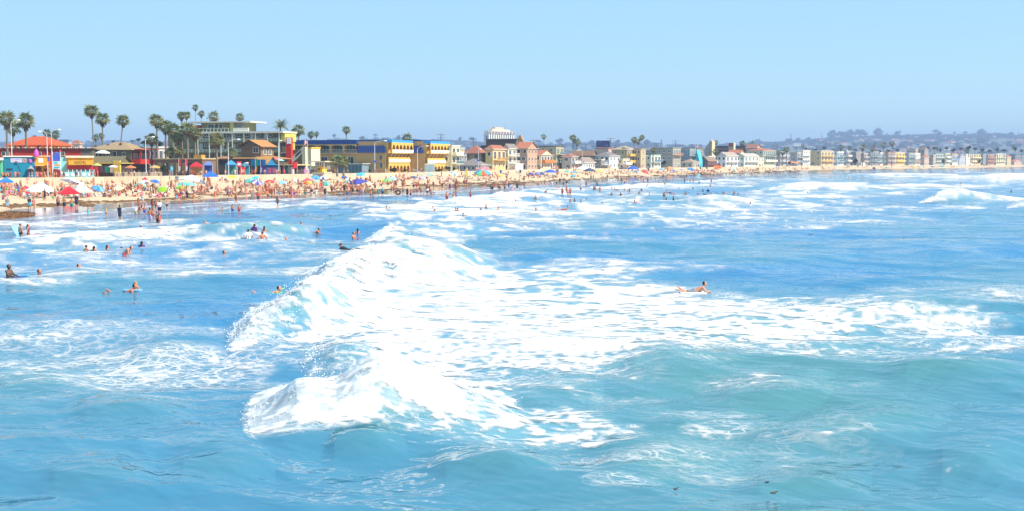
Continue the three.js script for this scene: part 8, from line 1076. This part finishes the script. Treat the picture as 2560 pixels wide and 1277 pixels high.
// sunbathers on the sand and strollers on the promenade: the nearest as persons of their own
const outfits = () => pick(['T:navy', 'T:red', 'T:blue', 'T:black', 'T:sky', 'T:teal', 'B:red', 'B:pink', 'B:black', 'B:orange', 'B:blue', 'S:white/navy', 'S:red/grey', 'S:sky/tan', 'S:black/blue', 'O:purple', 'O:red', 'D:pink', 'D:white', 'S:yellow/blue', 'S:grey/black', 'S:green/navy', 'B:lavender', 'S:orange/navy', 'S:navy/navy', 'S:black/black', 'W:blue', 'D:red', 'W:black', 'S:pink/white', 'T:maroon', 'O:navy', 'S:white/blue', 'D:navy', 'S:teal/grey']);
const bandY = spline([[0, 486], [200, 482], [350, 484], [480, 484], [600, 478], [760, 471], [900, 464], [1050, 456], [1150, 452], [1250, 446], [1350, 443], [1450, 438], [1560, 433], [1700, 431], [1850, 429], [2000, 424], [2200, 420], [2400, 417], [2560, 416]]);
const bandH = spline([[0, 9], [300, 12], [600, 14], [900, 11], [1100, 9], [1300, 7], [1500, 5], [1800, 3], [2200, 2], [2560, 1.5]]);
const crowd = []; seed = 777;
while (crowd.length < 1350) { const px = 2600 * Math.pow(rnd(), 1.55), py = bandY(px) + (rnd() < 0.22 ? rr(-2.6, -1) : rr(-1, 1)) * bandH(px), clump = noise(px * 0.035, py * 0.11) + (px > 1900 ? -0.12 : 0.05) + (px < 180 ? -0.25 : 0); if (clump < rr(-0.35, 0.22)) continue; crowd.push([px, py, 0]); }
for (let i = 0; i < 110; i++) { const px = rr(0, 1) < 0.7 ? rr(560, 1300) : rr(1300, 2100), k = slopeOf(px); let lo = 100, hi = 1500; for (let q = 0; q < 30; q++) { const D = (lo + hi) / 2; if (shoreX(D) > k * D) hi = D; else lo = D; } const py = HORIZON + EYE * FOC / lo; if (noise(px * 0.03, 31) < rr(-0.3, 0.2)) continue; crowd.push([px, py - rr(-3, 14) * (lo < 300 ? 1 : 0.5), 0, 1]); }
const strollers = []; for (let i = 0; i < 230; i++) { const px = 2500 * Math.pow(rnd(), 1.5); if (noise(px * 0.02, 9) < -0.3) continue; strollers.push([px, 0, wallD(px) + rr(0.8, 6)]); }
const all = [...crowd.map((c) => [c[0], c[1], 0, onSand(c[0], c[1])[2], c[3]]), ...strollers.map((c) => [...c, c[2], 0])].sort((a, b) => a[3] - b[3]), near = all.slice(0, Math.max(0, 330 - everyone.length)), far = all.slice(near.length);
for (const [px, py, D, , up] of near) { const s = pick([0, 1, 1, 0, 2]), hr = pick(['d', 'd', 'b', 'l', 'L', 'f', 'w']); if (D) person(px, 430, rr(1.55, 1.82), pick(['st', 'wk', 'wk', 'st', 'hip']), outfits(), hr, s, rr(0, 360), { on: 'promenade', D }); else person(px, py, rr(1.5, 1.8), pick(up ? ['st', 'wk', 'hip'] : ['sit', 'sit', 'lie', 'lie', 'kn', 'st', 'sit']), outfits(), hr, s, rr(-180, 180), ''); }
{ // everyone further along, as one crowd
  const P = [], N = [], C = [], I = [], put = (g, m, c) => { const p = g.attributes.position, n = g.attributes.normal, o = P.length / 3, v = V3(), nm = new THREE.Matrix3().getNormalMatrix(m); for (let i = 0; i < p.count; i++) { v.fromBufferAttribute(p, i).applyMatrix4(m); P.push(v.x, v.y, v.z); v.fromBufferAttribute(n, i).applyMatrix3(nm).normalize(); N.push(v.x, v.y, v.z); C.push(...c); } for (let i = 0; i < g.index.count; i++) I.push(g.index.getX(i) + o); };
  for (const [px, py, D, , up] of far) { let x, y, d; if (D) { d = D; x = at(px, 430, D).x; y = landY(x, D); } else [x, y, d] = onSand(px, py); const pose = D || up ? pick(['st', 'wk']) : pick(['sit', 'lie', 'sit', 'st']), h = rr(0.88, 1.03), m = new THREE.Matrix4().compose(V3(x, y, -d), new THREE.Quaternion().setFromAxisAngle(V3(0, 1, 0), rnd() * 6.28), V3(h, h, h)), [wk, wc] = outfits().split(':'), cs = wc.split('/'); put(bodyPart(pose, 'body', 0.16), m, pick(SKIN.slice(0, 3))); WEAR[wk][1].forEach((p, i) => put(bodyPart(pose, p, 0.17), m, COL[cs[i] || cs[0]])); put(bodyPart(pose, 'hair', 0.17), m, HAIR[pick(['d', 'b', 'f'])]); }
  const g = new THREE.BufferGeometry(); g.setAttribute('position', new THREE.Float32BufferAttribute(P, 3)); g.setAttribute('normal', new THREE.Float32BufferAttribute(N, 3)); g.setAttribute('color', new THREE.Float32BufferAttribute(C, 3)); g.setIndex(I); solo('distant_crowd', g, new THREE.MeshStandardMaterial({ vertexColors: true, roughness: 0.8, side: THREE.DoubleSide }), 'distant crowd of beachgoers scattered along the far sand and promenade', 'crowd', null, 'stuff');
}
// towels and chairs among the sunbathers
{ let k = 0; const tc = ['blue', 'red', 'white', 'cyan', 'yellow', 'pink', 'green', 'lavender', 'orange', 'navy'], seen = new Map(); for (const [px, py] of crowd) { if (px > 1150 || rnd() > 0.2 || k > 46) continue; const p = onSand(px + rr(-4, 4), py + 1), c = pick(tc), t = thing(k % 3 ? 'towel' : 'beach_chair', V3(p[0], p[1], -p[2]), rnd() * 6.28, '', k % 3 ? 'towel' : 'beach chair'); k++;
    if (t.name.startsWith('towel')) { const g = new THREE.PlaneGeometry(0.9, 1.8, 6, 10).rotateX(-Math.PI / 2), q = g.attributes.position; for (let i = 0; i < q.count; i++) q.setY(i, 0.05 + 0.04 * noise(q.getX(i) * 3 + k, q.getZ(i) * 3)); g.computeVertexNormals(); part('cloth', g, clothes(c), t); part('stripe', new THREE.PlaneGeometry(0.88, 0.2).rotateX(-Math.PI / 2).translate(0, 0.11, 0.6), clothes(c === 'white' ? 'sky' : 'white'), t); }
    else { part('seat', box(0.55, 0.04, 0.55, 0, 0.28, 0), clothes(c), t); part('backrest', box(0.55, 0.7, 0.04, 0, 0.34, 0).rotateX(-0.4).translate(0, 0.26, -0.24), clothes(c), t); for (const s of [-1, 1]) part('side_frame', join([bar(V3(s * 0.29, 0, 0.3), V3(s * 0.29, 0.5, -0.2), 0.015, 5), bar(V3(s * 0.29, 0, -0.3), V3(s * 0.29, 0.5, 0.2), 0.015, 5), bar(V3(s * 0.29, 0.5, -0.3), V3(s * 0.29, 0.5, 0.3), 0.018, 5)]), STEEL, t); }
    everyone.push({ t, px, py, D: p[2], desc: t.name.startsWith('towel') ? `${c} towel` : `${c} beach chair`, pose: t.name.startsWith('towel') ? 'spread on the sand' : 'on the sand', where: '', hair: '' }); } }
// labels: look, pose and the nearest thing one can find; the last resort is the place from the left
{
  const marks = [[20, 470, 'near the left edge'], [99, 485, 'by the large white canopy'], [170, 490, 'by the bright red canopy'], [205, 482, 'by the grey white canopy'], [244, 478, 'near the tilted blue umbrella'], [292, 480, 'near the pale yellow umbrella'], [350, 472, 'below the turquoise umbrella'], [406, 480, 'by the lime and grey tent'], [456, 474, 'by the bright lime tent'], [525, 460, 'below the royal blue canopy'], [580, 455, 'near the bright yellow umbrella'], [641, 466, 'near the blue ringed umbrella'], [672, 466, 'near the wide red umbrella'], [706, 466, 'near the frilled blue umbrella'], [768, 466, 'near the orange umbrella'], [800, 455, 'below the lifeguard tower'], [814, 470, 'near the wide teal umbrella'], [895, 468, 'below the violet canopy'], [968, 461, 'near the fresh green umbrella'], [1034, 452, 'near the dark indigo umbrella'], [1056, 454, 'near the lilac umbrella'], [1101, 455, 'near the red and white umbrella'], [1206, 446, 'near the huge rainbow umbrella'], [1340, 446, 'near the three dome tents'], [1376, 438, 'near the royal blue canopy'], [1460, 434, 'near the white canopy'], [1583, 432, 'near the bright blue canopy'], [1613, 437, 'near the brick red umbrella'], [1674, 430, 'near the orange canopy'], [1728, 430, 'near the two blue umbrella'], [1836, 430, 'before the white houses'], [1940, 428, 'before the grey blue house'], [2050, 424, 'before the yellow apartments'], [2218, 424, 'near the far turquoise umbrella'], [2358, 422, 'on the far sand'],
    [40, 524, 'by the kelp heap'], [165, 528, 'at the wet sand below the red canopy'], [265, 545, 'at waterline below the blue umbrella'], [370, 540, 'at waterline below the turquoise umbrella'], [440, 505, 'on wet sand below the lime tent'], [590, 522, 'in the shallows below the yellow umbrella'], [640, 507, 'in the shallows below the ringed umbrella'], [720, 496, 'at waterline below the red umbrella'], [785, 496, 'at waterline below the orange umbrella'], [870, 492, 'at waterline below the violet canopy'], [950, 490, 'at waterline below the green umbrella'], [1030, 487, 'in the shallows below the indigo umbrella'], [1130, 490, 'in the shallows below the yellow surfboard'], [1250, 478, 'at waterline below the rainbow umbrella'], [1400, 470, 'at waterline below the royal blue canopy'], [1490, 470, 'at waterline below the slate canopy'], [1600, 456, 'at waterline below the brick red umbrella'], [1680, 456, 'in the shallows below the orange canopy'], [1760, 450, 'in the shallows below the dark blue bungalow'], [1880, 442, 'at waterline below the cream villa'], [60, 600, 'before the left foam line'], [260, 612, 'behind the left foam line'], [640, 604, 'near the clear green wave'], [100, 685, 'in the lower left water'], [330, 730, 'in the green water at lower left'], [890, 578, 'above the main breaker'], [1150, 528, 'in the long bore of foam'], [1330, 510, 'in the wide far foam'], [1450, 508, 'right in the wide far foam'], [1560, 482, 'by the orange board'], [1640, 488, 'left of the far swimmers group'], [1760, 484, 'in the far swimmers group'], [1850, 486, 'right of the far swimmers group'], [2030, 482, 'alone in the far surf'], [2400, 455, 'in the far surf at right'], [2530, 480, 'near the right edge']];
  const by = new Map(); for (const e of everyone) { if (!e.where) { const prom = e.t.position.x < wallX(-e.t.position.z); let best = null, bd = 1e9; if (prom) e.where = '' + (e.px < 130 ? 'before teal shop' : e.px < 250 ? 'before hostel' : e.px < 420 ? 'by patio fence' : e.px < 540 ? 'by the red stall' : e.px < 640 ? 'by the light blue stall' : e.px < 700 ? 'by the surf stand' : e.px < 790 ? 'by the cream kiosk' : e.px < 880 ? 'by the lifeguard tower' : e.px < 1000 ? 'before the blue hotel' : 'far along the promenade'); else { for (const m of marks) { const d = Math.hypot(e.px - m[0], (e.py - m[1]) * 3); if (d < bd) { bd = d; best = m; } } e.where = best[2]; } } const l = `${e.desc} ${e.pose} ${e.where}`; (by.get(l) || by.set(l, []).get(l)).push(e); }
  const ord = ['leftmost', 'second', 'third', 'fourth', 'fifth', 'sixth', 'seventh', 'eighth', 'ninth', 'tenth', 'eleventh', 'twelfth'];
  for (const [l, es] of by) { es.sort((a, b) => a.px - b.px); es.forEach((e, i) => { e.t.userData.label = es.length === 1 ? l : i === 0 ? 'leftmost ' + l : i === es.length - 1 ? 'rightmost ' + l : (ord[i] || 'next') + ' from left, ' + l; if (e.t.name.startsWith('person')) e.t.userData.group = 'people on the beach and in the water'; }); }
}

renderer.render(scene, camera);
